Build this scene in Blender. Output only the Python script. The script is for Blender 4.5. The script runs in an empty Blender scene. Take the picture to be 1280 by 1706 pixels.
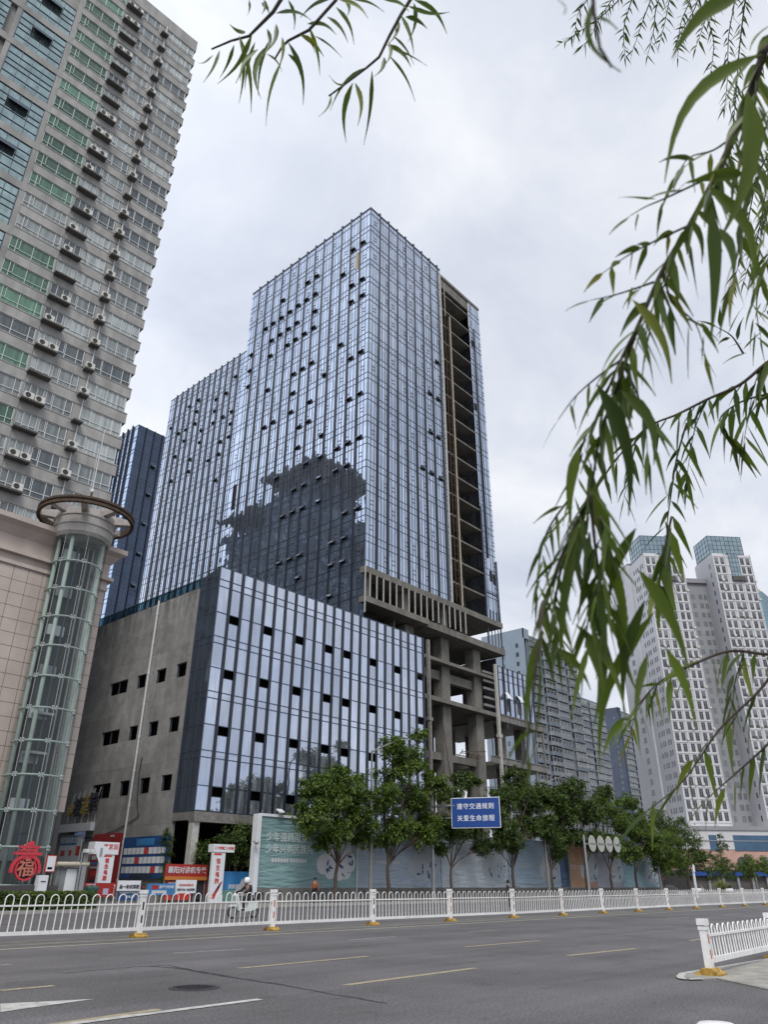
import bpy, bmesh, math, random
from mathutils import Vector, Matrix, noise
random.seed(7)
S = bpy.context.scene
COL = S.collection
R = math.radians
PI = math.pi

# ---------------------------------------------------------------- camera
F_PX, PITCH, ROLL, AZ = 1234.334, R(26.6127), R(0.2735), R(41.7406)   # photo is 1280 x 1706
CAM = Vector((0.0, 0.0, 1.5))
_h = Vector((math.cos(AZ), math.sin(AZ), 0)); _r = Vector((math.sin(AZ), -math.cos(AZ), 0)); _z = Vector((0, 0, 1))
FWD = _h*math.cos(PITCH) + _z*math.sin(PITCH)
_u = -_h*math.sin(PITCH) + _z*math.cos(PITCH)
RGT = _r*math.cos(ROLL) + _u*math.sin(ROLL)
UPV = -_r*math.sin(ROLL) + _u*math.cos(ROLL)
cd = bpy.data.cameras.new("camera"); co = bpy.data.objects.new("camera", cd); COL.objects.link(co)
cm = Matrix.Identity(4)
for i in range(3):
    cm[i][0] = RGT[i]; cm[i][1] = UPV[i]; cm[i][2] = -FWD[i]; cm[i][3] = CAM[i]
co.matrix_world = cm
cd.sensor_fit = 'VERTICAL'; cd.sensor_height = 36.0; cd.lens = F_PX/1706*36.0
cd.clip_start = 0.05; cd.clip_end = 3000
cd.dof.use_dof = True; cd.dof.focus_distance = 60.0; cd.dof.aperture_fstop = 8.5
S.camera = co

# ---------------------------------------------------------------- sky, sun, exposure
SUN_AZ, SUN_EL = R(224), R(52)          # soft light from the left of the street
W = bpy.data.worlds.new("World"); S.world = W; W.use_nodes = True
nt = W.node_tree; N = nt.nodes; L = nt.links
bg = N['Background']
sky = N.new('ShaderNodeTexSky'); sky.sky_type = 'NISHITA'; sky.sun_disc = False
sky.sun_elevation = SUN_EL; sky.sun_rotation = PI/2 - SUN_AZ
tc = N.new('ShaderNodeTexCoord')
sep = N.new('ShaderNodeSeparateXYZ'); L.new(tc.outputs['Generated'], sep.inputs[0])
def wm(op, a, b=None):
    n = N.new('ShaderNodeMath'); n.operation = op
    for i, v in enumerate((a, b)):
        if v is None: continue
        if isinstance(v, (int, float)): n.inputs[i].default_value = v
        else: L.new(v, n.inputs[i])
    return n.outputs[0]
den = wm('ADD', wm('MAXIMUM', sep.outputs[2], 0.0), 0.30)
cmb = N.new('ShaderNodeCombineXYZ')
L.new(wm('DIVIDE', sep.outputs[0], den), cmb.inputs[0]); L.new(wm('DIVIDE', sep.outputs[1], den), cmb.inputs[1])
n1 = N.new('ShaderNodeTexNoise'); n1.inputs['Scale'].default_value = 2.4; n1.inputs['Detail'].default_value = 8; n1.inputs['Roughness'].default_value = .56; n1.inputs['Distortion'].default_value = .35
L.new(cmb.outputs[0], n1.inputs['Vector'])
cr = N.new('ShaderNodeValToRGB'); L.new(n1.outputs['Fac'], cr.inputs[0])
cr.color_ramp.elements[0].position = .33; cr.color_ramp.elements[0].color = (.62, .665, .78, 1)
cr.color_ramp.elements[1].position = .68; cr.color_ramp.elements[1].color = (.95, .965, 1.0, 1)
e = cr.color_ramp.elements.new(.5); e.color = (.765, .805, .89, 1)
# the cloud deck has a bright patch added to whiten the tower's glass reflections
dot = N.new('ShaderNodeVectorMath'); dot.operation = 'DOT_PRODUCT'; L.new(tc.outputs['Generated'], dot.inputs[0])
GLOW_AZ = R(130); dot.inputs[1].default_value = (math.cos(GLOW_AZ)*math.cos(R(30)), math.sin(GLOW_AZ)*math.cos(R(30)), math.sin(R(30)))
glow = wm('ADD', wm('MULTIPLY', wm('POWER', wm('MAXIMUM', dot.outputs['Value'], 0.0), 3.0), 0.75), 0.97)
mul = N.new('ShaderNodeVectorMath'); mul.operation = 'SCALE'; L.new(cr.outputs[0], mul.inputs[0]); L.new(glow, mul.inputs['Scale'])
sk = N.new('ShaderNodeVectorMath'); sk.operation = 'SCALE'; L.new(sky.outputs[0], sk.inputs[0]); sk.inputs['Scale'].default_value = .06
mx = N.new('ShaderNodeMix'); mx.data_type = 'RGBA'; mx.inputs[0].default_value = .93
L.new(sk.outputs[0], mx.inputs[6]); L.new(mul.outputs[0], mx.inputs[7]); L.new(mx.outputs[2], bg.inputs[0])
bg.inputs[1].default_value = 1.0
sd = bpy.data.lights.new("sun", 'SUN'); sd.energy = 2.1; sd.angle = R(22); sd.color = (1, .96, .9)
so = bpy.data.objects.new("sun", sd); COL.objects.link(so)
sdir = Vector((math.cos(SUN_AZ)*math.cos(SUN_EL), math.sin(SUN_AZ)*math.cos(SUN_EL), math.sin(SUN_EL)))
so.rotation_euler = sdir.to_track_quat('Z', 'Y').to_euler()
so.location = (-30, 0, 60)
S.view_settings.view_transform = 'Standard'; S.view_settings.look = 'None'
S.view_settings.exposure = 0.12; S.view_settings.gamma = 1.0
S.cycles.max_bounces = 6; S.cycles.transparent_max_bounces = 12; S.cycles.glossy_bounces = 4
S.cycles.diffuse_bounces = 3; S.cycles.transmission_bounces = 4
S.cycles.caustics_reflective = False; S.cycles.caustics_refractive = False
S.cycles.use_denoising = True

# ---------------------------------------------------------------- measuring helpers (survey of the site)
def ray(x, y):
    return RGT*((x-640)/F_PX) - UPV*((y-853)/F_PX) + FWD
def pxY(x, y, Y):
    d = ray(x, y); return CAM + d*(Y/d.y)
def pxX(x, y, X):
    d = ray(x, y); return CAM + d*(X/d.x)
def pxZ(x, y, Z=0.0):
    d = ray(x, y); return CAM + d*((Z-CAM.z)/d.z)
def pxD(x, y, D):
    return CAM + ray(x, y)*D

# ---------------------------------------------------------------- object helpers
MW = {}
def tag(o, label=None, cat=None, group=None, kind=None):
    if label: o['label'] = label
    if cat: o['category'] = cat
    if group: o['group'] = group
    if kind: o['kind'] = kind
    return o
def thing(name, label, cat, loc=(0, 0, 0), rz=0.0, group=None):
    o = bpy.data.objects.new(name, None); COL.objects.link(o)
    o.empty_display_size = .3
    o.location = loc; o.rotation_euler = (0, 0, rz)
    MW[o.name] = Matrix.Translation(Vector(loc)) @ Matrix.Rotation(rz, 4, 'Z')
    return tag(o, label, cat, group)
def kids(o):
    return [c for c in COL.objects if c.parent == o]
KID = {}
def copy_tree(o, parent=None):
    c = o.copy(); COL.objects.link(c); c.parent = parent
    if parent: KID.setdefault(parent.name, []).append(c)
    for ch in KID.get(o.name, []): copy_tree(ch, c)
    return c
class MB:
    def __init__(s): s.v = []; s.f = []; s.m = []
    def add(s, vs, fs, mi=0):
        b = len(s.v); s.v += [tuple(v) for v in vs]
        s.f += [tuple(b+i for i in f) for f in fs]; s.m += [mi]*len(fs); return s
    def box(s, x0, x1, y0, y1, z0, z1, mi=0):
        return s.add([(x0,y0,z0),(x1,y0,z0),(x1,y1,z0),(x0,y1,z0),(x0,y0,z1),(x1,y0,z1),(x1,y1,z1),(x0,y1,z1)],
                     [(0,3,2,1),(4,5,6,7),(0,1,5,4),(1,2,6,5),(2,3,7,6),(3,0,4,7)], mi)
    def quad(s, a, b, c, d, mi=0): return s.add([a, b, c, d], [(0,1,2,3)], mi)
    def bar(s, a, b, w, h=None, up=(0,0,1), mi=0):
        a = Vector(a); b = Vector(b); d = (b-a).normalized(); h = h or w; up = Vector(up)
        if abs(d.dot(up)) > .98: up = Vector((0, 1, 0))
        x = d.cross(up).normalized()*(w/2); z = x.cross(d).normalized()*(h/2)
        vs = [p+i*x+j*z for p in (a, b) for i, j in ((-1,-1),(1,-1),(1,1),(-1,1))]
        return s.add(vs, [(3,2,1,0),(4,5,6,7),(0,1,5,4),(1,2,6,5),(2,3,7,6),(3,0,4,7)], mi)
    def prism(s, pts, axis, a0, a1, mi=0):
        n = len(pts); mk = {'x': lambda p, a: (a, p[0], p[1]), 'y': lambda p, a: (p[0], a, p[1]), 'z': lambda p, a: (p[0], p[1], a)}[axis]
        vs = [mk(p, a0) for p in pts]+[mk(p, a1) for p in pts]
        return s.add(vs, [tuple(range(n-1,-1,-1)), tuple(range(n,2*n))]+[(i,(i+1)%n,n+(i+1)%n,n+i) for i in range(n)], mi)
    def tube(s, path, r, n=8, mi=0, cap=True):
        path = [Vector(p) for p in path]; k = len(path)
        rr = r if isinstance(r, (list, tuple)) else [r]*k
        b = len(s.v); ref = Vector((.13, .31, .94)); px = None
        for i, p in enumerate(path):
            t = (path[min(i+1,k-1)]-path[max(i-1,0)]).normalized()
            if px is None:
                px = t.cross(ref if abs(t.dot(ref)) < .95 else Vector((1,0,0))).normalized()
            px = (px - t*px.dot(t)).normalized(); py = t.cross(px)
            for j in range(n):
                a = 2*PI*j/n; s.v.append(tuple(p+(px*math.cos(a)+py*math.sin(a))*rr[i]))
        for i in range(k-1):
            for j in range(n):
                s.f.append((b+i*n+j, b+i*n+(j+1)%n, b+(i+1)*n+(j+1)%n, b+(i+1)*n+j)); s.m.append(mi)
        if cap:
            s.f.append(tuple(b+j for j in range(n-1,-1,-1))); s.m.append(mi)
            s.f.append(tuple(b+(k-1)*n+j for j in range(n))); s.m.append(mi)
        return s
    def lathe(s, prof, cx=0, cy=0, n=24, a0=0.0, a1=2*PI, mi=0, axis='z', close=False):
        full = abs(a1-a0-2*PI) < 1e-6; m = n if full else n+1; b = len(s.v)
        for r_, z_ in prof:
            for j in range(m):
                a = a0+(a1-a0)*j/n; c, q = r_*math.cos(a), r_*math.sin(a)
                s.v.append((cx+c, cy+q, z_) if axis == 'z' else (cx+c, z_, cy+q))
        k = len(prof)
        for i in range(k if close else k-1):
            i2 = (i+1) % k
            for j in range(n):
                j2 = (j+1) % m; s.f.append((b+i*m+j, b+i*m+j2, b+i2*m+j2, b+i2*m+j)); s.m.append(mi)
        return s
    def build(s, name, mats, parent=None, local=False, smooth=False, label=None):
        me = bpy.data.meshes.new(name)
        vs = s.v
        if parent is not None and not local:
            inv = MW[parent.name].inverted(); vs = [tuple(inv @ Vector(v)) for v in vs]
        me.from_pydata(vs, [], s.f)
        if not isinstance(mats, (list, tuple)): mats = [mats]
        for m_ in mats: me.materials.append(m_)
        if len(mats) > 1: me.polygons.foreach_set('material_index', s.m)
        if smooth: me.polygons.foreach_set('use_smooth', [True]*len(me.polygons))
        me.update()
        o = bpy.data.objects.new(name, me); COL.objects.link(o)
        if parent is not None:
            o.parent = parent; MW[o.name] = MW[parent.name]; KID.setdefault(parent.name, []).append(o)
        if label: o['label'] = label
        return o
def single(name, mb, mats, label, cat, group=None, kind=None, smooth=False):
    return tag(mb.build(name, mats, smooth=smooth), label, cat, group, kind)
def text_mesh(txt, size, bold=0.0, extrude=.004, sx=1.0, align='CENTER', spacing=1.0):
    cu = bpy.data.curves.new('lettering', 'FONT'); cu.body = txt; cu.size = size; cu.align_x = align; cu.align_y = 'CENTER'
    cu.offset = bold; cu.extrude = extrude; cu.resolution_u = 2; cu.space_character = spacing
    t = bpy.data.objects.new('lettering', cu); COL.objects.link(t)
    dg = bpy.context.evaluated_depsgraph_get(); dg.update()
    me = bpy.data.meshes.new_from_object(t.evaluated_get(dg))
    vs = [(v.co.x*sx, v.co.y, v.co.z) for v in me.vertices]; fs = [tuple(p.vertices) for p in me.polygons]
    bpy.data.objects.remove(t); bpy.data.curves.remove(cu); bpy.data.meshes.remove(me)
    return vs, fs
def letter(mb, txt, origin, right, size, up=(0,0,1), bold=0.0, extrude=.004, sx=1.0, mi=0, align='CENTER', spacing=1.0):
    vs, fs = text_mesh(txt, size, bold, extrude, sx, align, spacing)
    o = Vector(origin); r_ = Vector(right).normalized(); u_ = Vector(up).normalized(); n_ = r_.cross(u_)
    mb.add([o+r_*v[0]+u_*v[1]+n_*v[2] for v in vs], fs, mi); return mb

# ---------------------------------------------------------------- materials
MAT = {}
def mat(name, col, rough=.7, metal=0.0, var=0.0, vscale=4.0, spec=.5, bump=0.0, bscale=20.0, coat=0.0, streak=0.0, coord='pos', col2=None, emit=None):
    m = bpy.data.materials.new(name); m.use_nodes = True; t = m.node_tree; n = t.nodes; l = t.links
    p = n['Principled BSDF']; p.inputs['Base Color'].default_value = (*col, 1); p.inputs['Roughness'].default_value = rough
    p.inputs['Metallic'].default_value = metal; p.inputs['Specular IOR Level'].default_value = spec
    p.inputs['Coat Weight'].default_value = coat
    if coord == 'pos':
        g = n.new('ShaderNodeNewGeometry'); vec = g.outputs['Position']
    else:
        g = n.new('ShaderNodeTexCoord'); vec = g.outputs['Object']
    if var > 0 or col2:
        nz = n.new('ShaderNodeTexNoise'); nz.inputs['Scale'].default_value = vscale; nz.inputs['Detail'].default_value = 6; nz.inputs['Roughness'].default_value = .62
        l.new(vec, nz.inputs['Vector'])
        rp = n.new('ShaderNodeValToRGB'); l.new(nz.outputs['Fac'], rp.inputs[0])
        c2 = col2 or tuple(c*(1-var) for c in col); c1 = col if col2 else tuple(min(1, c*(1+var*.6)) for c in col)
        rp.color_ramp.elements[0].position = .32; rp.color_ramp.elements[0].color = (*c2, 1)
        rp.color_ramp.elements[1].position = .68; rp.color_ramp.elements[1].color = (*c1, 1)
        out = rp.outputs[0]
        if streak > 0:
            mp = n.new('ShaderNodeMapping'); mp.inputs['Scale'].default_value = (.8, .8, .13); l.new(vec, mp.inputs[0])
            n2 = n.new('ShaderNodeTexNoise'); n2.inputs['Scale'].default_value = 1.2; n2.inputs['Detail'].default_value = 5; l.new(mp.outputs[0], n2.inputs['Vector'])
            r2 = n.new('ShaderNodeValToRGB'); l.new(n2.outputs['Fac'], r2.inputs[0])
            r2.color_ramp.elements[0].position = .36; r2.color_ramp.elements[0].color = (1-streak,)*3+(1,)
            r2.color_ramp.elements[1].position = .60; r2.color_ramp.elements[1].color = (1, 1, 1, 1)
            mm = n.new('ShaderNodeMix'); mm.data_type = 'RGBA'; mm.blend_type = 'MULTIPLY'; mm.inputs[0].default_value = 1
            l.new(out, mm.inputs[6]); l.new(r2.outputs[0], mm.inputs[7]); out = mm.outputs[2]
        l.new(out, p.inputs['Base Color'])
    if bump > 0:
        nb = n.new('ShaderNodeTexNoise'); nb.inputs['Scale'].default_value = bscale; nb.inputs['Detail'].default_value = 4; l.new(vec, nb.inputs['Vector'])
        bp = n.new('ShaderNodeBump'); bp.inputs['Strength'].default_value = bump; bp.inputs['Distance'].default_value = .02
        l.new(nb.outputs['Fac'], bp.inputs['Height']); l.new(bp.outputs[0], p.inputs['Normal'])
    if emit:
        p.inputs['Emission Color'].default_value = (*emit[0], 1); p.inputs['Emission Strength'].default_value = emit[1]
    MAT[name] = m; return m

def glass_facade(name, tint, cell, wob=.012, rough=.02, grime=.25, dirt=(.30, .33, .38), metal=.92):
    """mirror-coated curtain wall glass: every pane is set at a hair's angle of its own; rain-streaked grime"""
    m = bpy.data.materials.new(name); m.use_nodes = True; t = m.node_tree; n = t.nodes; l = t.links
    p = n['Principled BSDF']; p.inputs['Metallic'].default_value = metal; p.inputs['Roughness'].default_value = rough
    g = n.new('ShaderNodeNewGeometry')
    off = n.new('ShaderNodeVectorMath'); off.operation = 'SUBTRACT'; l.new(g.outputs['Position'], off.inputs[0]); off.inputs[1].default_value = cell[3]
    dv = n.new('ShaderNodeVectorMath'); dv.operation = 'DIVIDE'; l.new(off.outputs[0], dv.inputs[0]); dv.inputs[1].default_value = cell[:3]
    fl = n.new('ShaderNodeVectorMath'); fl.operation = 'FLOOR'; l.new(dv.outputs[0], fl.inputs[0])
    wn = n.new('ShaderNodeTexWhiteNoise'); wn.noise_dimensions = '3D'; l.new(fl.outputs[0], wn.inputs['Vector'])
    sb = n.new('ShaderNodeVectorMath'); sb.operation = 'SUBTRACT'; l.new(wn.outputs['Color'], sb.inputs[0]); sb.inputs[1].default_value = (.5, .5, .5)
    sc = n.new('ShaderNodeVectorMath'); sc.operation = 'SCALE'; l.new(sb.outputs[0], sc.inputs[0]); sc.inputs['Scale'].default_value = wob
    # slow bulge of each pane
    nz = n.new('ShaderNodeTexNoise'); nz.inputs['Scale'].default_value = .9; nz.inputs['Detail'].default_value = 1; l.new(g.outputs['Position'], nz.inputs['Vector'])
    s2 = n.new('ShaderNodeVectorMath'); s2.operation = 'SUBTRACT'; l.new(nz.outputs['Color'], s2.inputs[0]); s2.inputs[1].default_value = (.5, .5, .5)
    s3 = n.new('ShaderNodeVectorMath'); s3.operation = 'SCALE'; l.new(s2.outputs[0], s3.inputs[0]); s3.inputs['Scale'].default_value = wob*1.3
    a1 = n.new('ShaderNodeVectorMath'); a1.operation = 'ADD'; l.new(sc.outputs[0], a1.inputs[0]); l.new(s3.outputs[0], a1.inputs[1])
    a2 = n.new('ShaderNodeVectorMath'); a2.operation = 'ADD'; l.new(g.outputs['Normal'], a2.inputs[0]); l.new(a1.outputs[0], a2.inputs[1])
    nm = n.new('ShaderNodeVectorMath'); nm.operation = 'NORMALIZE'; l.new(a2.outputs[0], nm.inputs[0]); l.new(nm.outputs[0], p.inputs['Normal'])
    # pane to pane tint
    hv = n.new('ShaderNodeMapRange'); l.new(wn.outputs['Value'], hv.inputs[0]); hv.inputs[3].default_value = .84; hv.inputs[4].default_value = 1.12
    tn = n.new('ShaderNodeVectorMath'); tn.operation = 'SCALE'; tn.inputs[0].default_value = tint; l.new(hv.outputs[0], tn.inputs['Scale'])
    l.new(tn.outputs[0], p.inputs['Base Color'])
    # grime
    d = n.new('ShaderNodeBsdfDiffuse'); d.inputs[0].default_value = (*dirt, 1)
    mp = n.new('ShaderNodeMapping'); mp.inputs['Scale'].default_value = (1.5, 1.5, .22); l.new(g.outputs['Position'], mp.inputs[0])
    ng = n.new('ShaderNodeTexNoise'); ng.inputs['Scale'].default_value = 1.4; ng.inputs['Detail'].default_value = 8; ng.inputs['Roughness'].default_value = .65; l.new(mp.outputs[0], ng.inputs['Vector'])
    rg = n.new('ShaderNodeValToRGB'); l.new(ng.outputs['Fac'], rg.inputs[0])
    rg.color_ramp.elements[0].position = .42; rg.color_ramp.elements[0].color = (.02,)*3+(1,)
    rg.color_ramp.elements[1].position = .75; rg.color_ramp.elements[1].color = (grime,)*3+(1,)
    ms = n.new('ShaderNodeMixShader'); l.new(rg.outputs[0], ms.inputs[0]); l.new(p.outputs[0], ms.inputs[1]); l.new(d.outputs[0], ms.inputs[2])
    l.new(ms.outputs[0], n['Material Output'].inputs[0]); MAT[name] = m; return m

def clear_glass(name, tint, refl=.5, alpha=.55, rough=.02):
    m = bpy.data.materials.new(name); m.use_nodes = True; t = m.node_tree; n = t.nodes; l = t.links
    tr = n.new('ShaderNodeBsdfTransparent'); tr.inputs[0].default_value = (*tint, 1)
    gl = n.new('ShaderNodeBsdfGlossy'); gl.inputs['Roughness'].default_value = rough; gl.inputs[0].default_value = (.85, .92, .9, 1)
    fr = n.new('ShaderNodeFresnel'); fr.inputs[0].default_value = 1.5
    ml = n.new('ShaderNodeMath'); ml.operation = 'MULTIPLY_ADD'; ml.use_clamp = True; l.new(fr.outputs[0], ml.inputs[0]); ml.inputs[1].default_value = refl; ml.inputs[2].default_value = .03
    ms = n.new('ShaderNodeMixShader'); l.new(ml.outputs[0], ms.inputs[0]); l.new(tr.outputs[0], ms.inputs[1]); l.new(gl.outputs[0], ms.inputs[2])
    l.new(ms.outputs[0], n['Material Output'].inputs[0]); MAT[name] = m; return m

def room_glass(name, dark, light, spec=.8, rough=.04):
    """window glass with the room or drawn curtains behind it; differs from window to window"""
    m = bpy.data.materials.new(name); m.use_nodes = True; t = m.node_tree; n = t.nodes; l = t.links
    p = n['Principled BSDF']; p.inputs['Roughness'].default_value = rough; p.inputs['Specular IOR Level'].default_value = spec
    oi = n.new('ShaderNodeObjectInfo'); g = n.new('ShaderNodeNewGeometry')
    rp = n.new('ShaderNodeValToRGB'); l.new(oi.outputs['Random'], rp.inputs[0])
    rp.color_ramp.interpolation = 'CONSTANT'
    rp.color_ramp.elements[0].position = 0; rp.color_ramp.elements[0].color = (*dark, 1)
    rp.color_ramp.elements[1].position = .55; rp.color_ramp.elements[1].color = (*light, 1)
    e = rp.color_ramp.elements.new(.3); e.color = (*[a*.65+b*.35 for a, b in zip(dark, light)], 1)
    e = rp.color_ramp.elements.new(.8); e.color = (*[a*.4+b*.6 for a, b in zip(dark, light)], 1)
    wv = n.new('ShaderNodeTexNoise'); wv.inputs['Scale'].default_value = 1.0; wv.inputs['Detail'].default_value = 3
    mp = n.new('ShaderNodeMapping'); mp.inputs['Scale'].default_value = (3.5, 3.5, .25); l.new(g.outputs['Position'], mp.inputs[0]); l.new(mp.outputs[0], wv.inputs['Vector'])
    mr = n.new('ShaderNodeMapRange'); l.new(wv.outputs['Fac'], mr.inputs[0]); mr.inputs[1].default_value = .3; mr.inputs[2].default_value = .7; mr.inputs[3].default_value = .55; mr.inputs[4].default_value = 1.3
    sc = n.new('ShaderNodeVectorMath'); sc.operation = 'SCALE'; l.new(rp.outputs[0], sc.inputs[0]); l.new(mr.outputs[0], sc.inputs['Scale'])
    l.new(sc.outputs[0], p.inputs['Base Color']); MAT[name] = m; return m

def leaf_mat(name, c1, c2, trans=.35, rough=.5, tip=None):
    m = bpy.data.materials.new(name); m.use_nodes = True; t = m.node_tree; n = t.nodes; l = t.links
    p = n['Principled BSDF']; p.inputs['Roughness'].default_value = rough; p.inputs['Specular IOR Level'].default_value = .35
    g = n.new('ShaderNodeNewGeometry'); nz = n.new('ShaderNodeTexNoise'); nz.inputs['Scale'].default_value = 1.1; nz.inputs['Detail'].default_value = 5
    l.new(g.outputs['Position'], nz.inputs['Vector'])
    av = n.new('ShaderNodeMath'); av.operation = 'MULTIPLY_ADD'; l.new(g.outputs['Random Per Island'], av.inputs[0]); av.inputs[1].default_value = .55
    sb = n.new('ShaderNodeMath'); sb.operation = 'SUBTRACT'; l.new(nz.outputs['Fac'], sb.inputs[0]); sb.inputs[1].default_value = .27; l.new(sb.outputs[0], av.inputs[2])
    rp = n.new('ShaderNodeValToRGB'); l.new(av.outputs[0], rp.inputs[0])
    rp.color_ramp.elements[0].position = .2; rp.color_ramp.elements[0].color = (*c1, 1)
    rp.color_ramp.elements[1].position = .8; rp.color_ramp.elements[1].color = (*c2, 1)
    if tip:
        e = rp.color_ramp.elements.new(.93); e.color = (*tip, 1)
    l.new(rp.outputs[0], p.inputs['Base Color'])
    tr = n.new('ShaderNodeBsdfTranslucent'); br = n.new('ShaderNodeVectorMath'); br.operation = 'MULTIPLY'; br.inputs[1].default_value = (1.5, 1.6, .6); l.new(rp.outputs[0], br.inputs[0]); l.new(br.outputs[0], tr.inputs[0])
    ms = n.new('ShaderNodeMixShader'); ms.inputs[0].default_value = trans; l.new(p.outputs[0], ms.inputs[1]); l.new(tr.outputs[0], ms.inputs[2])
    l.new(ms.outputs[0], n['Material Output'].inputs[0]); MAT[name] = m; return m

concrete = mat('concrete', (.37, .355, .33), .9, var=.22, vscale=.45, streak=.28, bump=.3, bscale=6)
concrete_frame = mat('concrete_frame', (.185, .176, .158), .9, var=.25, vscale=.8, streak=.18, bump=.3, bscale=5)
def raw_wall(name, col):
    """old board-marked concrete: pour lines, patches and black run-off from the coping"""
    m = mat(name, col, .92, var=.20, vscale=.35, streak=.16, bump=.25, bscale=5); t = m.node_tree; n = t.nodes; l = t.links; p = n['Principled BSDF']
    src = p.inputs['Base Color'].links[0].from_socket
    g = n.new('ShaderNodeNewGeometry'); sx = n.new('ShaderNodeSeparateXYZ'); l.new(g.outputs['Position'], sx.inputs[0])
    def mth(op, a, b=0.0, c=None):
        q = n.new('ShaderNodeMath'); q.operation = op
        for i, v in enumerate((a, b, c)):
            if v is None: continue
            if isinstance(v, (int, float)): q.inputs[i].default_value = v
            else: l.new(v, q.inputs[i])
        return q.outputs[0]
    def nz(sc, det, mp):
        q = n.new('ShaderNodeMapping'); q.inputs['Scale'].default_value = mp; l.new(g.outputs['Position'], q.inputs[0])
        x = n.new('ShaderNodeTexNoise'); x.inputs['Scale'].default_value = sc; x.inputs['Detail'].default_value = det; x.inputs['Roughness'].default_value = .65; l.new(q.outputs[0], x.inputs['Vector']); return x.outputs['Fac']
    z = sx.outputs[2]
    def mr(v, a, b, c, d):
        x = n.new('ShaderNodeMapRange'); l.new(v, x.inputs[0])
        for i, q in enumerate((a, b, c, d)): x.inputs[i+1].default_value = q
        return x.outputs[0]
    top = mr(z, 20.5, 25.0, 0.0, 1.0)
    run = mr(nz(1.6, 6, (1.0, 1.0, .12)), .46, .60, 0.0, 1.0)
    stain = mth('SUBTRACT', 1.0, mth('MULTIPLY', mth('MULTIPLY', run, mth('POWER', top, 2.0)), .62))
    zz = mth('FRACT', mth('DIVIDE', mth('ADD', z, .4), 2.4)); line = mth('LESS_THAN', mth('ABSOLUTE', mth('SUBTRACT', zz, .5)), .012)
    ln = mth('SUBTRACT', 1.0, mth('MULTIPLY', line, .20))
    wn = n.new('ShaderNodeTexWhiteNoise'); wn.noise_dimensions = '2D'; cb = n.new('ShaderNodeCombineXYZ')
    l.new(mth('FLOOR', mth('DIVIDE', sx.outputs[1], 4.1)), cb.inputs[0]); l.new(mth('FLOOR', mth('DIVIDE', mth('ADD', z, 1.6), 2.4)), cb.inputs[1]); l.new(cb.outputs[0], wn.inputs['Vector'])
    pt = mr(wn.outputs['Value'], 0, 1, .86, 1.06)
    crk = mr(nz(.9, 10, (1, 1, 1)), .485, .5, 1.0, .86)
    f = mth('MULTIPLY', mth('MULTIPLY', stain, ln), mth('MULTIPLY', pt, mth('MAXIMUM', crk, .86)))
    s_ = n.new('ShaderNodeVectorMath'); s_.operation = 'SCALE'; l.new(src, s_.inputs[0]); l.new(f, s_.inputs['Scale']); l.new(s_.outputs[0], p.inputs['Base Color']); return m
concrete_wall_m = raw_wall('raw_concrete_wall', (.345, .34, .33))
concrete_dark = mat('concrete_dark', (.10, .095, .09), .9, var=.3, vscale=.8)
plaster = mat('grey_plaster', (.33, .328, .32), .9, var=.16, vscale=.5, streak=.24)
plaster_band = mat('grey_band', (.365, .36, .35), .9, var=.16, vscale=.7, streak=.24)
stone_pink = mat('pink_stone', (.50, .425, .385), .75, var=.12, vscale=.4, streak=.10)
stone_joint = mat('stone_joint', (.16, .13, .115), .9)
granite_dark = mat('dark_granite', (.065, .058, .06), .35, var=.2, vscale=8)
fin_metal = mat('fin_metal', (.024, .031, .048), .35, metal=.3, var=.2, vscale=2)
mullion = mat('mullion', (.07, .09, .125), .4, metal=.3)
steel = mat('weathered_steel', (.26, .25, .235), .6, metal=.3, var=.3, vscale=3, streak=.3)
steel_pale = mat('pale_steel', (.50, .49, .46), .5, metal=.2, var=.2, vscale=3)
rust = mat('rusty_steel', (.10, .062, .038), .85, var=.6, vscale=4, col2=(.035, .026, .022))
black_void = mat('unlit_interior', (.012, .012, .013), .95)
white_paint = mat('white_paint', (.80, .80, .80), .4, var=.12, vscale=7, streak=.12)
yellow_base = mat('yellow_rubber', (.40, .245, .045), .75, var=.6, vscale=9)
reflector = mat('orange_reflector', (.45, .12, .02), .4)
rubber = mat('black_rubber', (.02, .02, .02), .8)
galv = mat('galvanised_pole', (.34, .35, .36), .45, metal=.5, var=.15, vscale=2)
lamp_grey = mat('lamp_pole', (.22, .23, .21), .5, metal=.3, var=.15, vscale=2)
lens_white = mat('lamp_lens', (.75, .75, .72), .3)
sign_blue = mat('sign_blue', (.006, .055, .27), .5, var=.08, vscale=2)
sign_white = mat('sign_white', (.80, .82, .84), .5)
ac_white = mat('ac_white', (.62, .61, .56), .5, var=.2, vscale=6)
ac_dark = mat('ac_grille', (.03, .03, .03), .6)
pvc = mat('window_frame_white', (.62, .63, .64), .4)
green_frame = mat('window_frame_green', (.50, .62, .55), .4)
glass_tower = glass_facade('tower_glass', (.47, .54, .665), (.68, .68, 1.7, (58.3, 55.0, 1.5)), wob=.016, grime=.26, dirt=(.33,.36,.40))
glass_podium = glass_facade('podium_glass', (.52, .58, .705), (1.285, 1.285, 2.35, (35.6, 51.0, 1.2)), wob=.014, grime=.62, dirt=(.36, .39, .43))
glass_blue2 = glass_facade('navy_glass', (.34, .44, .62), (2.2, 2.2, 1.75, (0, 0, 0)), wob=.012, grime=.12)
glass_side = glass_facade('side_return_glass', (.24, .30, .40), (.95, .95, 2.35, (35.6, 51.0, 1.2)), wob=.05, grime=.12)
glass_navy_refl = glass_facade('navy_glass_dark_reflection', (.055, .078, .125), (2.2, 2.2, 1.75, (0, 0, 0)), wob=.015, grime=.10)  # darker copy of the navy glass, its tint holding the dark reflection
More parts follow.
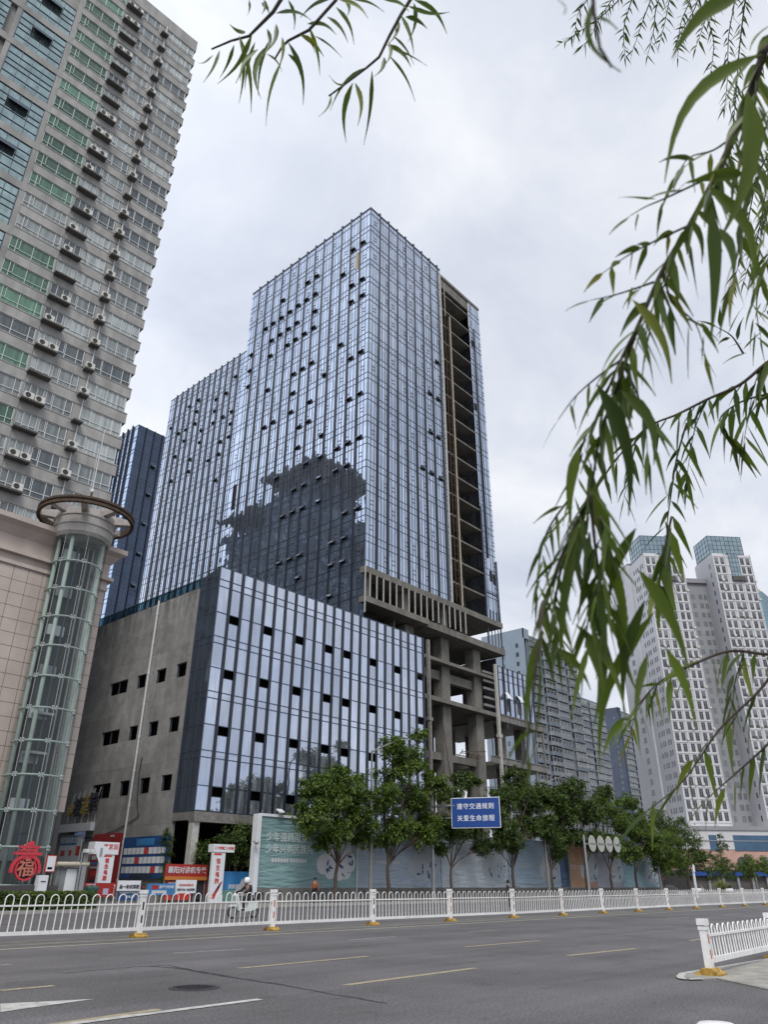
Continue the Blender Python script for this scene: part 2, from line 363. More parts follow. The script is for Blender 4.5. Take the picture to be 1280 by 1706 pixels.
glass_bay = glass_facade('teal_bay_glass', (.33, .425, .425), (1.25, 1.25, 1.0, (0, 0, 0)), wob=.03, grime=.55, dirt=(.13, .17, .165))
glass_green = room_glass('green_pane', (.035, .085, .060), (.10, .22, .155))
glass_room = room_glass('room_pane', (.075, .095, .105), (.36, .40, .40))
glass_dark = room_glass('dark_pane', (.035, .042, .05), (.17, .185, .195))
glass_teal = glass_facade('teal_crown_glass', (.29, .375, .40), (1.7, 1.7, 1.2, (0, 0, 0)), wob=.02, grime=.2)
glass_tube = clear_glass('elevator_glass', (.84, .88, .87), refl=.22)
glass_car = mat('car_glass', (.015, .018, .02), .05, spec=.8)
tile_white = mat('white_tile', (.56, .56, .585), .6, var=.08, vscale=.12)
tile_shade = mat('grey_tile', (.27, .275, .295), .6, var=.12, vscale=.3)
render_blue = mat('blue_render', (.27, .33, .40), .85, var=.07, vscale=.2)
render_navy = mat('navy_render', (.075, .095, .14), .8, var=.15, vscale=.2)
render_grey = mat('grey_render', (.165, .195, .235), .85, var=.12, vscale=.5)
balcony_pale = mat('balcony_pale', (.24, .265, .295), .8, var=.3, vscale=.5)
bark = mat('bark', (.085, .062, .05), .9, var=.4, vscale=8, bump=.6, bscale=25)
leaf_tree = leaf_mat('camphor_leaf', (.018, .042, .008), (.15, .22, .036), trans=.3)
leaf_dark = leaf_mat('dark_leaf', (.013, .031, .008), (.105, .158, .032), trans=.28)
leaf_wil = leaf_mat('willow_leaf', (.022, .046, .013), (.13, .185, .034), trans=.36, rough=.38, tip=(.24, .23, .05))
leaf_hedge = leaf_mat('hedge_leaf', (.03, .06, .015), (.14, .19, .04))
twig = mat('willow_twig', (.05, .04, .028), .8, var=.3, vscale=30)
red_paint = mat('red_paint', (.55, .035, .055), .45, var=.1, vscale=3)
banner_red = mat('banner_red', (.36, .022, .018), .6, var=.2, vscale=1.5)
print_blue = mat('print_blue', (.012, .06, .19), .5, var=.25, vscale=.8)
print_sky = mat('print_sky', (.04, .20, .46), .5, var=.25, vscale=.9)
print_white = mat('print_white', (.68, .70, .73), .55, var=.06, vscale=2)
print_dark = mat('print_dark', (.03, .03, .04), .6)
print_orange = mat('print_orange', (.5, .17, .03), .6)
print_red = mat('print_red', (.55, .045, .03), .6)
gold = mat('gold_letter', (.55, .40, .08), .4, metal=.6)
hedge_stone = mat('rubble_stone', (.17, .165, .155), .9, var=.5, vscale=5, bump=.6, bscale=6)
skin = mat('skin', (.42, .26, .19), .6)
hair = mat('dark_hair', (.015, .013, .012), .6)
cloth_dark = mat('dark_cloth', (.02, .02, .025), .9)
cloth_orange = mat('rust_orange_cloth', (.36, .12, .05), .9)
cloth_white = mat('white_cloth', (.7, .7, .7), .9)
car_white = mat('car_white', (.72, .73, .75), .25, coat=.6)
car_dark = mat('car_dark', (.04, .045, .05), .25, coat=.6)
plastic_green = mat('bin_green', (.02, .07, .06), .5)
# ================================================================ ground, roads, markings
def asphalt_mat(name, base, seed):
    m = bpy.data.materials.new(name); m.use_nodes = True; t = m.node_tree; n = t.nodes; l = t.links
    p = n['Principled BSDF']; p.inputs['Roughness'].default_value = .82; p.inputs['Specular IOR Level'].default_value = .35
    g = n.new('ShaderNodeNewGeometry')
    def nz(scale, det, mp=None):
        x = n.new('ShaderNodeTexNoise'); x.inputs['Scale'].default_value = scale; x.inputs['Detail'].default_value = det; x.inputs['Roughness'].default_value = .6
        if mp:
            q = n.new('ShaderNodeMapping'); q.inputs['Scale'].default_value = mp; q.inputs['Location'].default_value = (seed, seed*2, 0); l.new(g.outputs['Position'], q.inputs[0]); l.new(q.outputs[0], x.inputs['Vector'])
        else: l.new(g.outputs['Position'], x.inputs['Vector'])
        return x.outputs['Fac']
    def mr(v, a, b, c, d):
        x = n.new('ShaderNodeMapRange'); l.new(v, x.inputs[0]); x.inputs[1].default_value = a; x.inputs[2].default_value = b; x.inputs[3].default_value = c; x.inputs[4].default_value = d; return x.outputs[0]
    def mu(a, b):
        x = n.new('ShaderNodeMath'); x.operation = 'MULTIPLY'; l.new(a, x.inputs[0]); l.new(b, x.inputs[1]); return x.outputs[0]
    grain = mr(nz(26, 5), .34, .66, .55, 1.5)
    lane = mr(nz(.55, 6, (.05, 1.3, 1)), .34, .66, .78, 1.14)      # worn along the wheel tracks
    patch = mr(nz(.30, 8), .32, .68, .76, 1.16)
    spots = mr(nz(1.7, 4), .58, .72, 1.0, .74)                       # old oil drips
    f = mu(mu(grain, lane), mu(patch, spots))
    s = n.new('ShaderNodeVectorMath'); s.operation = 'SCALE'; s.inputs[0].default_value = base; l.new(f, s.inputs['Scale']); l.new(s.outputs[0], p.inputs['Base Color'])
    b = n.new('ShaderNodeBump'); b.inputs['Strength'].default_value = .35; b.inputs['Distance'].default_value = .01; l.new(nz(90, 2), b.inputs['Height']); l.new(b.outputs[0], p.inputs['Normal'])
    return m
asphalt = asphalt_mat('asphalt', (.120, .115, .119), 1.0)
paving = mat('pavement_slabs', (.20, .195, .185), .9, var=.25, vscale=1.5, bump=.2, bscale=12)
kerb_m = mat('kerb_stone', (.33, .32, .30), .85, var=.25, vscale=2.5)
mark_white = mat('worn_white_paint', (.58, .57, .55), .7, var=.3, vscale=6, col2=(.30, .29, .28))
mark_thin = mat('faded_white_paint', (.40, .39, .38), .75, var=.3, vscale=7, col2=(.20, .195, .19))
mark_yel = mat('faded_yellow_paint', (.44, .37, .24), .75, var=.3, vscale=7, col2=(.20, .18, .14))
mark_line = mat('yellow_edge_paint', (.55, .50, .36), .7, var=.3, vscale=5, col2=(.36, .33, .25))
tar = mat('tar_seal', (.045, .044, .046), .6, var=.4, vscale=9)
earth = mat('far_ground', (.15, .15, .14), .95, var=.3, vscale=.05)
single('ground', MB().add([(-900,-900,-.03),(1500,-900,-.03),(1500,1500,-.03),(-900,1500,-.03)], [(0,1,2,3)]), earth, None, None, kind='structure')
single('road', MB().add([(-150,-9,0),(420,-9,0),(420,44,0),(-150,44,0)], [(0,1,2,3)]), asphalt, None, None, kind='structure')
mb = MB(); mb.box(-150, 420, 21.75, 23.5, -.02, .012)
single('median_strip', mb, mat('median_concrete', (.155, .15, .14), .9, var=.3, vscale=2), None, None, kind='structure')
mb = MB(); mb.box(-150, 36, 42.9, 70, -.02, .15); mb.box(36.0, 420, 44.15, 70, -.02, .15)
single('pavement', mb, paving, None, None, kind='structure')
mb = MB(); mb.box(-150, 36, 42.7, 42.895, -.02, .162); mb.box(36.0, 420, 43.95, 44.145, -.02, .162)
single('kerb', mb, kerb_m, None, None, kind='structure')
def dash(x0, y0, x1, y1, w, m, z=.005):
    a = pxZ(x0, y0, z); b = pxZ(x1, y1, z); n_ = Vector((-(b-a).y, (b-a).x, 0)).normalized()*(w/2)
    o = MB().quad(a-n_, b-n_, b+n_, a+n_).build('lane_marking', m); o['kind'] = 'structure'
def dashX(x0, x1, Y, w, m, z=.005):
    o = MB().quad((x0,Y-w/2,z),(x1,Y-w/2,z),(x1,Y+w/2,z),(x0,Y+w/2,z)).build('lane_marking', m); o['kind'] = 'structure'
dashX(-40, 380, 21.05, .14, mark_line)
for a in ((288,1588,405,1581,.11),(583,1566,660,1560,.11),(0,1608,18,1606.5,.11),(780,1552.5,826,1549.5,.11)): dash(*a, mark_thin)
for a in ((398,1613,613,1593,.16),(575,1641,793,1612.5,.16),(945,1592,1060,1580,.16),(775,1577.5,900,1567,.15),(1150,1567,1172,1564,.15),(0,1650,90,1642,.16)): dash(*a, mark_yel)
dash(50,1712,265,1681.5,.16, mark_yel, .004); dash(88,1709,433,1664.5,.16, mark_white, .008)
mb = MB(); pts = [pxZ(x, y, .006) for x, y in ((0,1672),(60,1669),(158,1664),(60,1677.5),(0,1686))]; mb.add(pts, [tuple(range(5))[::-1]])
o = mb.build('lane_marking', mark_white); o['kind'] = 'structure'
for k in range(9): dashX(24+k*9.5, 27.5+k*9.5, 28.2, .12, mark_thin)
for k in range(8): dashX(27+k*9.5, 30.5+k*9.5, 33.6, .12, mark_thin)
for k in range(9): dashX(40+k*8, 43+k*8, 17.1, .12, mark_thin)
for k in range(7): dashX(38+k*8, 41.5+k*8, 13.4, .12, mark_thin)
# tar-sealed cracks in the road
def seal(path, w):
    mb = MB(); P = [pxZ(x, y, .003) for x, y in path]; Q = []
    for a, b in zip(P[:-1], P[1:]):
        for k in range(5): Q.append(a.lerp(b, k/5)+Vector((random.uniform(-.03,.03), random.uniform(-.05,.05), 0)))
    Q.append(P[-1]); vs = []
    for i, p in enumerate(Q):
        t = Q[min(i+1,len(Q)-1)]-Q[max(i-1,0)]; n_ = Vector((-t.y, t.x, 0)).normalized()*w*random.uniform(.3, .8)
        vs += [p-n_, p+n_]
    o = mb.add(vs, [(2*i,2*i+2,2*i+3,2*i+1) for i in range(len(Q)-1)]).build('road_crack', tar); o['kind'] = 'structure'
seal([(105,1621),(180,1614),(250,1609),(280,1608),(330,1618),(410,1632),(470,1641),(560,1657),(645,1671)], .05)
seal([(250,1609.5),(290,1612),(345,1621),(400,1630),(470,1640)], .09)
seal([(1040,1558),(1062,1559.5),(1086,1559)], .10)
# manhole cover
c = pxZ(323, 1646)
mh = thing('manhole_cover', 'round dark iron manhole cover set in the near lane of the road', 'manhole cover', (c.x, c.y, 0))
mb = MB(); mb.lathe([(0,.012),(.31,.012),(.32,.006),(.32,.0)], c.x, c.y, 28)
for k in range(-3, 4):
    hw = math.sqrt(max(0.0, .28**2-(k*.08)**2)); mb.box(c.x-hw, c.x+hw, c.y+k*.08-.012, c.y+k*.08+.012, .012, .018)
mb.build('lid', mat('cast_iron', (.045, .044, .045), .55, metal=.4, var=.5, vscale=20), mh)
MB().lathe([(.335,.001),(.335,.009),(.40,.009),(.40,.001)], c.x, c.y, 28).build('rim', tar, mh)
# island nose under the near fence
a0 = pxZ(1145, 1634); a1 = pxZ(1285, 1599); a2 = pxZ(1290, 1652)
isl = [(a0.x+.05, a0.y+.0), (a0.x+.30, a0.y-.16), (a0.x+.6, a0.y-.30), (a2.x, a2.y-.0), (a2.x+14, a2.y-.1), (a1.x+14, a1.y+.02), (a1.x, a1.y), (a0.x+.9, a0.y+.42), (a0.x+.35, a0.y+.26), (a0.x+.10, a0.y+.12)]
mb = MB(); mb.prism([(x, y) for x, y in isl], 'z', -.02, .02)
o = mb.build('traffic_island', mat('island_concrete', (.30, .29, .26), .9, var=.35, vscale=2.2, bump=.2, bscale=14)); o['kind'] = 'structure'
mb = MB(); edge = isl[6:]+isl[:2]; edge = [(a1.x+14, a1.y+.02)]+edge
for (x0, y0), (x1, y1) in zip(edge[:-1], edge[1:]):
    mb.bar((x0, y0, .024), (x1, y1, .024), .13, .008)
o = mb.build('island_edge_marking', mark_white); o['kind'] = 'structure'
# ================================================================ podium block (glass front, raw concrete side)
X0, YP, ZT = 35.6, 51.0, 26.45
XR = 63.86
pod = thing('podium_block', 'lower block with a striped blue glass front and a bare concrete side wall', 'building', (X0, YP, 0))
NB = 22; BW = (XR-X0)/NB
hz = [26.40, 25.24, 24.60, 22.26, 20.16, 19.57, 17.50, 15.52, 14.97, 12.87, 10.86, 10.33, 8.23, 6.42]
holes = {}                                        # dark openings where a pane is out: bay -> z ranges
for zt, bays in ((22.26, (1,4,7,10,12,15,18,21)), (17.50, (1,4,7,10,12,15,18,21)), (12.87, (1,4,7,10,12,15,18,21)), (8.23, (1,4,7,10,12,15,18,21))):
    for b_ in bays: holes.setdefault(b_, []).append((zt-.78, zt-.02))
mb = MB()
for b_ in range(NB):
    xa, xb = X0+b_*BW, X0+(b_+1)*BW; z = 6.42
    for lo, hi in sorted(holes.get(b_, [])):
        mb.quad((xa,YP,z),(xb,YP,z),(xb,YP,lo),(xa,YP,lo)); z = hi
    mb.quad((xa,YP,z),(xb,YP,z),(xb,YP,26.4),(xa,YP,26.4))
mb.quad((XR,YP,6.42),(XR,YP+.25,6.42),(XR,YP+.25,26.4),(XR,YP,26.4))
cw = mb.build('curtain_wall', glass_podium, pod)
mb = MB()
for z in hz: mb.box(X0, XR, YP-.045, YP+.02, z-.035, z+.035)
mb.box(X0-.03, X0+.05, YP-.05, YP+.04, 6.4, 26.45)
mb.build('mullion_grid', mullion, cw)
for i in range(1, NB+1):
    x = X0+i*BW; MB().box(x-.13, x+.13, YP-.09, YP-.002, 6.35, 26.36).build('fin', fin_metal, pod)
for b_, zs in holes.items():
    for lo, hi in zs:
        xa, xb = X0+b_*BW+.14, X0+(b_+1)*BW-.14
        ow = MB().box(xa, xb, YP+.02, YP+.06, lo, lo+.06).build('open_window', mullion, pod)
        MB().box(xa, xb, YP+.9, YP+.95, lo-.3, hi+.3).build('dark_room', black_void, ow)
# narrow glazed return on the left
mb = MB(); mb.quad((X0,YP+2.75,6.42),(X0,YP,6.42),(X0,YP,26.4),(X0,YP+2.75,25.9))
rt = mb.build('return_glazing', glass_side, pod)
mb = MB()
for z in hz: mb.box(X0-.03, X0+.02, YP+.05, YP+2.75, z-.03, z+.03)
for y in (.95, 1.9, 2.72): mb.box(X0-.035, X0+.02, YP+y-.03, YP+y+.03, 6.42, 25.9)
mb.build('mullion_grid', mullion, rt)
# concrete wall with real openings; local grid of solid cells
def wall_with_holes(Xw, th, y0, y1, z0, z1, hs):
    ys = sorted({y0, y1, *[h[0] for h in hs], *[h[1] for h in hs]}); zs = sorted({z0, z1, *[h[2] for h in hs], *[h[3] for h in hs]})
    mb = MB(); idx = {}
    def V_(x, y, z):
        k = (x, y, z)
        if k not in idx: idx[k] = len(mb.v); mb.v.append(k)
        return idx[k]
    solid = lambda i, j: 0 <= i < len(ys)-1 and 0 <= j < len(zs)-1 and not any(h[0] <= (ys[i]+ys[i+1])/2 <= h[1] and h[2] <= (zs[j]+zs[j+1])/2 <= h[3] for h in hs)
    for i in range(len(ys)-1):
        for j in range(len(zs)-1):
            if not solid(i, j): continue
            a, b, c, d = ys[i], ys[i+1], zs[j], zs[j+1]; x1 = Xw+th
            mb.f.append((V_(Xw,b,c), V_(Xw,a,c), V_(Xw,a,d), V_(Xw,b,d))); mb.m.append(0)
            if not solid(i-1, j): mb.f.append((V_(Xw,a,c), V_(x1,a,c), V_(x1,a,d), V_(Xw,a,d))); mb.m.append(0)
            if not solid(i+1, j): mb.f.append((V_(x1,b,c), V_(Xw,b,c), V_(Xw,b,d), V_(x1,b,d))); mb.m.append(0)
            if not solid(i, j-1): mb.f.append((V_(Xw,a,c), V_(Xw,b,c), V_(x1,b,c), V_(x1,a,c))); mb.m.append(0)
            if not solid(i, j+1): mb.f.append((V_(Xw,a,d), V_(x1,a,d), V_(x1,b,d), V_(Xw,b,d))); mb.m.append(0)
    return mb
def chp(x, y): return 100+x/3.4118, 920+y/3.4118
hs = []
for rows in ([(660,715,640,695),(545,598,675,725),(435,484,710,760),(279,378,745,800)],
             [(616,673,948,1004),(500,552,977,1030),(387,435,1003,1052),(231,330,1027,1086)],
             [(571,630,1283,1338),(450,505,1298,1352),(335,388,1316,1366),(178,280,1332,1388)]):
    for xa, xb, ya, yb in rows:
        A = pxX(*chp(xb, (ya+yb)/2), X0); B = pxX(*chp(xa, (ya+yb)/2), X0)
        zc = (A.z+B.z)/2; hh = .66 if xb-xa < 80 else .68
        hs.append((round(A.y,3), round(B.y,3), zc-hh, zc+hh))
# rows share one sill line
for r_ in range(3):
    zc = sum((h[2]+h[3])/2 for h in hs[r_*4:r_*4+4])/4
    hs[r_*4:r_*4+4] = [(h[0], h[1], round(zc-.62,3), round(zc+.62,3)) for h in hs[r_*4:r_*4+4]]
    hs.append((72.6, 74.4, round(zc-.62,3), round(zc+.62,3)))
A = pxX(120, 1398, X0)
hs.append((66.9, 69.4, 4.6, 6.2))
cwall = wall_with_holes(X0+.02, .3, YP+2.75, 84.0, 0.0, 25.05, hs).build('concrete_wall', concrete_wall_m, pod)
for h in hs[:15]:
    ym = (h[0]+h[1])/2 if h[1]-h[0] > 2.2 else h[1]-.06
    wo_ = MB().box(X0+.12, X0+.2, ym-.05, ym+.05, h[2], h[3]).build('wall_opening', mullion, pod)
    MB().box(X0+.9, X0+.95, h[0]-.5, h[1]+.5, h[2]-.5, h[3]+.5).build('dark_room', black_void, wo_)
MB().box(X0+.03, X0+.4, YP+2.8, 84, 25.052, 25.14).build('coping', concrete_dark, pod)
# white downpipe
pt = pxX(*chp(562, 283), X0-.12); pb = pxX(*chp(345, 1700), X0-.12)
m_ = MB(); m_.tube([(X0-.12, pt.y, .3), (X0-.12, pt.y, 25.3)], .09, 10)
for k in range(9): m_.tube([(X0-.12, pt.y, 1.5+k*2.8), (X0-.12, pt.y, 1.72+k*2.8)], .115, 10)
m_.build('downpipe', pvc, pod)
# glass balustrade along the wall top
m_ = MB(); m_.quad((X0+.25, 83.8, 25.15), (X0+.25, YP+2.8, 25.15), (X0+.25, YP+2.8, 26.1), (X0+.25, 83.8, 26.1))
bal = m_.build('roof_balustrade', clear_glass('balustrade_glass', (.10, .19, .23), refl=.25), pod)
m_ = MB()
for k in range(20): m_.box(X0+.22, X0+.28, YP+2.9+k*1.58, YP+2.96+k*1.58, 25.14, 26.14)
m_.box(X0+.22, X0+.28, YP+2.8, 83.8, 26.1, 26.15); m_.build('rail', mullion, bal)
# body, soffit, undercroft
m_ = MB(); m_.box(X0+1.0, XR-.02, YP+1.0, 82, 6.5, 25.0); m_.build('core', black_void, pod)
m_ = MB(); m_.box(X0, XR, YP-.1, YP+.5, 5.75, 6.35); 
for i in range(NB+1): m_.box(X0+i*BW-.03, X0+i*BW+.03, YP-.16, YP-.1, 5.75, 6.35)
m_.box(X0, XR, YP-.2, YP+.6, 5.62, 5.745); m_.box(X0-.01, X0+.4, YP+.51, YP+2.75, 5.75, 6.35)
m_.build('edge_beam', steel, pod)
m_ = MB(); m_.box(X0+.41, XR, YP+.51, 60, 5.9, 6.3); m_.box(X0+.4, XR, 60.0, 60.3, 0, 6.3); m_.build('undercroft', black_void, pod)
for i, x in enumerate((X0+.35, X0+8.5, X0+17, X0+25.5)):
    MB().box(x-.3, x+.3, YP+.0, YP+.55, 0, 5.62).build('column', steel_pale if i == 0 else steel, pod)
# loose cable drooping across the wall
pts = [pxX(*chp(*p), X0-.05) for p in ((465,1165),(450,1250),(437,1400),(440,1470),(447,1500),(380,1545),(290,1590),(190,1622),(95,1625))]
m_ = MB(); m_.tube(pts, .035, 5); m_.build('cable', rubber, pod)
# restaurant lettering on a frame, twisted and half fallen
sg = thing('fallen_sign_letters', 'bent gold and black sign characters on a thin frame on the concrete wall', 'sign', (X0-.4, 70.5, 6.6))
m_ = MB()
for k, ch in enumerate('金榜酒楼'):
    p_ = pxX(117+k*12.6, 1352-k*4.6, X0-.3)
    letter(m_, ch, p_, (0, -1, 0), 1.65 if k else 1.2, up=(0, -.12*(1-k*.3), 1), bold=.03, extrude=.06, sx=.95, mi=k % 2)
m_.build('characters', [gold, print_dark], sg)
m_ = MB()
for k in range(6):
    p_ = pxX(112+k*8.5, 1366-k*1.8, X0-.1); m_.bar(p_, p_+Vector((-.2, -1.0, 2.2)), .05)
for k in range(5):
    p_ = pxX(112+k*11, 1372, X0-.1); m_.bar(p_, p_+Vector((0, 0, 1.0)), .04)
m_.build('support_rods', pvc, sg)
a = pxX(98, 1374, X0-.25); b = pxX(153, 1377, X0-.25)
m_ = MB(); m_.box(X0-.4, X0-.02, b.y, a.y, b.z-.32, b.z+.35); m_.build('light_box', print_white, sg)

# ================================================================ the tower
XT, YT, ZTOP, ZW = 58.3, 55.0, 93.5, 81.0
XG, XS, XE = 75.4, 83.2, 86.45
tow = thing('glass_tower', 'tall blue mirror glass office tower with an open unfinished concrete strip', 'building', (XT, YT, 0))
FL = [34.5+3.4*k for k in range(17)]
def hband(z0): return (z0, z0+.95)
# face towards the side street
mb = MB(); mb.add([(XT,83,24),(XT,YT+.02,24),(XT,YT+.02,34.3),(XT,YT,34.3),(XT,YT,ZTOP),(XT,83,ZTOP)], [(0,1,2,3,4,5)])
ga = mb.build('curtain_wall', glass_tower, tow)
mb = MB(); mb.quad((XT,104.9,24),(XT,83,24),(XT,83,ZW),(XT,104.9,ZW))
gw = mb.build('curtain_wall', glass_tower, tow)
mb = MB(); mb.quad((XT,YT,34.3),(XG,YT,34.3),(XG,YT,ZTOP),(XT,YT,ZTOP))
gb = mb.build('curtain_wall', glass_tower, tow)
mb = MB(); mb.quad((XS,YT,36.0),(XE,YT,36.0),(XE,YT,92.3),(XS,YT,92.3))
mb.quad((XE,YT,36.0),(XE,83,36.0),(XE,83,92.3),(XE,YT,92.3))
gs = mb.build('curtain_wall', glass_tower, tow)
def grid(face, zs, parent, zmax, zmin, bays, axis, pos, out):
    m_ = MB(); s = .032
    rnd = random.Random(len(bays)*7+int(pos))
    def hb(a, b, z, h=s):
        if axis == 'y': m_.box(pos-out, pos+.01, a, b, z-h, z+h)
        else: m_.box(a, b, pos-out, pos+.01, z-h, z+h)
    def vb(c, z0, z1, h=s):
        if axis == 'y': m_.box(pos-out*.8, pos+.01, c-h, c+h, z0, z1)
        else: m_.box(c-h, c+h, pos-out*.8, pos+.01, z0, z1)
    a, b = bays[0][0], bays[-1][1]
    for z in zs:
        if zmin < z < zmax: hb(a, b, z, .028)
        if zmin < z+.95 < zmax: hb(a, b, z+.95, .024)
    hb(a, b, zmax, .08)
    for i, (p, q) in enumerate(bays):
        w = q-p; vb(p+w*.36, zmin, zmax); 
        if w > 1.2: vb(p+w*.68, zmin, zmax)
        for z in zs:
            if zmin < z+1.5 < zmax-.5 and rnd.random() < .55:
                side = (p+w*.68, q) if i % 2 else (p+w*.36, p+w*.68)
                for dz in (1.75, 2.3): hb(*side, z+dz, .025)
    return m_.build('mullion_grid', mullion, parent)
ZS = [24.3+3.4*k for k in range(21)]
grid('a', ZS, ga, ZTOP, 24, [(YT+2*k, YT+2*k+2) for k in range(14)], 'y', XT, .05)
grid('w', ZS, gw, ZW, 24, [(83+1.65*k, 83+1.65*k+1.65) for k in range(13)]+[(104.45, 104.9)], 'y', XT, .05)
grid('b', ZS, gb, ZTOP, 34.3, [(XT+2.03*k, XT+2.03*k+2.03) for k in range(8)]+[(XT+16.24, XG)], 'x', YT, .05)
grid('s', ZS, gs, 92.3, 36, [(XS, XS+1.25), (XS+1.25, XE)], 'x', YT, .05)
for k in range(1, 14): MB().box(XT-.13, XT-.002, YT+2*k-.165, YT+2*k+.165, 24.2, ZTOP+.35).build('fin', fin_metal, tow)
for k in range(12): MB().box(XT-.13, XT-.002, 84.75+1.65*k-.145, 84.75+1.65*k+.145, 24.2, ZW+.35).build('fin', fin_metal, tow)
for k in range(1, 9): MB().box(XT+2.03*k-.165, XT+2.03*k+.165, YT-.13, YT-.002, 34.4, ZTOP+.35).build('fin', fin_metal, tow)
MB().box(XS+1.14, XS+1.36, YT-.20, YT-.002, 44.0, 86.5).build('fin', fin_metal, tow)
MB().box(XG-.30, XG, YT-.12, YT+.4, 34.3, 92.6).build('edge_trim', steel_pale, tow)
MB().box(XT-.06, XT+.06, YT-.06, YT+.06, 30, ZTOP+.1).build('corner_trim', mullion, tow)
# body behind the glass
m_ = MB(); m_.box(XT+.15, XG-.32, YT+.6, 83, 34.6, ZTOP-.4); m_.box(XT+.15, XE-.5, 63.5, 83, 31, 92.0); m_.box(XT+.15, XE-2, 83.0, 104.8, 24, ZW-.3); m_.box(XT+.15, XT+3.5, 56.2, 83.0, 24, 34.59)
m_.build('core', black_void, tow)
m_ = MB(); m_.box(XT+.1, XG, YT+.3, 83, ZTOP-.39, ZTOP-.15); m_.box(XT+.1, XE-.1, 83.01, 104.8, ZW-.29, ZW-.1); m_.box(XG+.01, XE-.1, YT+.3, 83, 92.0, 92.2)
m_.build('roof_slab', concrete_dark, tow)
# open strip: slab edges, head beam, hoist rails
for z in FL:
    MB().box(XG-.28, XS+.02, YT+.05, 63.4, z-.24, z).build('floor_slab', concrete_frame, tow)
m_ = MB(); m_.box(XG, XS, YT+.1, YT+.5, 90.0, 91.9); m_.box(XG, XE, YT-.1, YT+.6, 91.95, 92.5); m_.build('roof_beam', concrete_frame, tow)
m_ = MB(); m_.box(XG, XS, 63.41, 63.49, 34, 91.9); m_.build('dark_backing_wall', concrete_dark, tow)
for x, y in ((81.9, 58.5),): MB().box(x-.65, x+.65, y-.6, y+.6, 31, 90).build('column', concrete_frame, tow)
m_ = MB()
for x in (XG+.7, XG+1.55):
    m_.tube([(x, YT-.15, 35.0), (x, YT-.15, 83.5)], .055, 6)
for k in range(40): m_.bar((XG+.7, YT-.15, 36+k*1.2), (XG+1.55, YT-.15, 36+k*1.2), .05)
m_.build('hoist_mast', rust, tow)
m_ = MB(); m_.tube([(XG+1.95, YT-.2, 34.6), (XG+1.95, YT-.2, 84.5)], .12, 8); m_.tube([(XG+.9, YT-.1, 84), (XG+.9, YT-.1, 91)], .07, 6); m_.tube([(XS-.25, YT-.1, 86), (XS-.25, YT-.1, 91)], .07, 6)
m_.build('riser_pipe', mat('pale_riser', (.40, .36, .28), .8, var=.3, vscale=3), tow)
m_ = MB()
for k in range(15): m_.box(XG+.05, XG+.75, YT+.7, YT+1.6, 36.2+3.4*k, 37.6+3.4*k)
m_.build('brick_screen', mat('raw_brick', (.22, .15, .11), .9, var=.3, vscale=6), tow)
# storey left open under the glass, with bare mullion posts, on a cantilevered slab
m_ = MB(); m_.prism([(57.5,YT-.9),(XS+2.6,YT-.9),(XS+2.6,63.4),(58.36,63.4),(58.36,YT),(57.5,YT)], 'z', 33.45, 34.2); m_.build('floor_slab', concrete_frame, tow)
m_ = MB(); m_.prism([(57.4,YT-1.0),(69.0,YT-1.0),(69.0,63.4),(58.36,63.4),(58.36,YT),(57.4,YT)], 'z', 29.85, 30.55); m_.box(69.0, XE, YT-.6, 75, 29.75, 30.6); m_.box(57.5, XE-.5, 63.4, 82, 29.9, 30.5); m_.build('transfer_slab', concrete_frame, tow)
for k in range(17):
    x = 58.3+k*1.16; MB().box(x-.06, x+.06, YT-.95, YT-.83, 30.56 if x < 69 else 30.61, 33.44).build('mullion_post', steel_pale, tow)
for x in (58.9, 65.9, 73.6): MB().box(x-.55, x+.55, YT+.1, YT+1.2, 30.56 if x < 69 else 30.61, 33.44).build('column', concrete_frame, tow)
m_ = MB(); m_.box(59, 85, 60.2, 60.4, 30.7, 33.4); m_.build('dark_backing_wall', concrete_dark, tow)
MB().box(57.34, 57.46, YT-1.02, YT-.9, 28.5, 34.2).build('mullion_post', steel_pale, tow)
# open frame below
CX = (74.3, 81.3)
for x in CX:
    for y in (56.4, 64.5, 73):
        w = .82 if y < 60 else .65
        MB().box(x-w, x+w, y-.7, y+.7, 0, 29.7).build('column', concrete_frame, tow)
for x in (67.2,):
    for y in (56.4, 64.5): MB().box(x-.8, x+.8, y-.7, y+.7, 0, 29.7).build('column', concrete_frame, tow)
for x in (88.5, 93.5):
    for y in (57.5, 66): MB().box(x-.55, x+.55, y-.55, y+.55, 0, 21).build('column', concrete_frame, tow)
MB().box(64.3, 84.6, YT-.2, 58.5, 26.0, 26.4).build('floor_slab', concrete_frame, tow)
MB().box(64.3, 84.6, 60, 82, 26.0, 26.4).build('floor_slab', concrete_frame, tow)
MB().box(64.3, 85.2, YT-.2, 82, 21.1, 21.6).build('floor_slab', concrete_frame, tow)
for z0, z1 in ((24.2, 25.3), (14.6, 15.45)):
    for a, b in ((64.3, 73.34), (75.26, 80.34)):
        MB().box(a, b, 56.0, 56.7, z0, z1).build('floor_beam', concrete_frame, tow)
    for x in CX: MB().box(x-.35, x+.35, 57.11, 63.79, z0, z1-.05).build('floor_beam', concrete_frame, tow)
MB().box(64.3, 78, 56.8, 76, 14.9, 15.3).build('floor_slab', concrete_frame, tow)
m_ = MB(); m_.box(64.31, 79.5, 70, 70.3, 21.61, 29.7); m_.build('dark_backing_wall', concrete_dark, tow)  # dark walls added so the open frame looks deep and shaded behind
m_ = MB(); m_.box(64.31, 76, 66, 66.3, 0, 21.0); m_.build('dark_backing_wall', concrete_dark, tow)
m_ = MB(); m_.box(64, 64.3, 55.5, 76, 5, 29.6); m_.build('dark_backing_wall', concrete_dark, tow)
m_ = MB()
for z in (8.5,): m_.box(64.3, 86, 57, 76, z, z+.4)
m_.build('floor_slab', concrete_frame, tow)
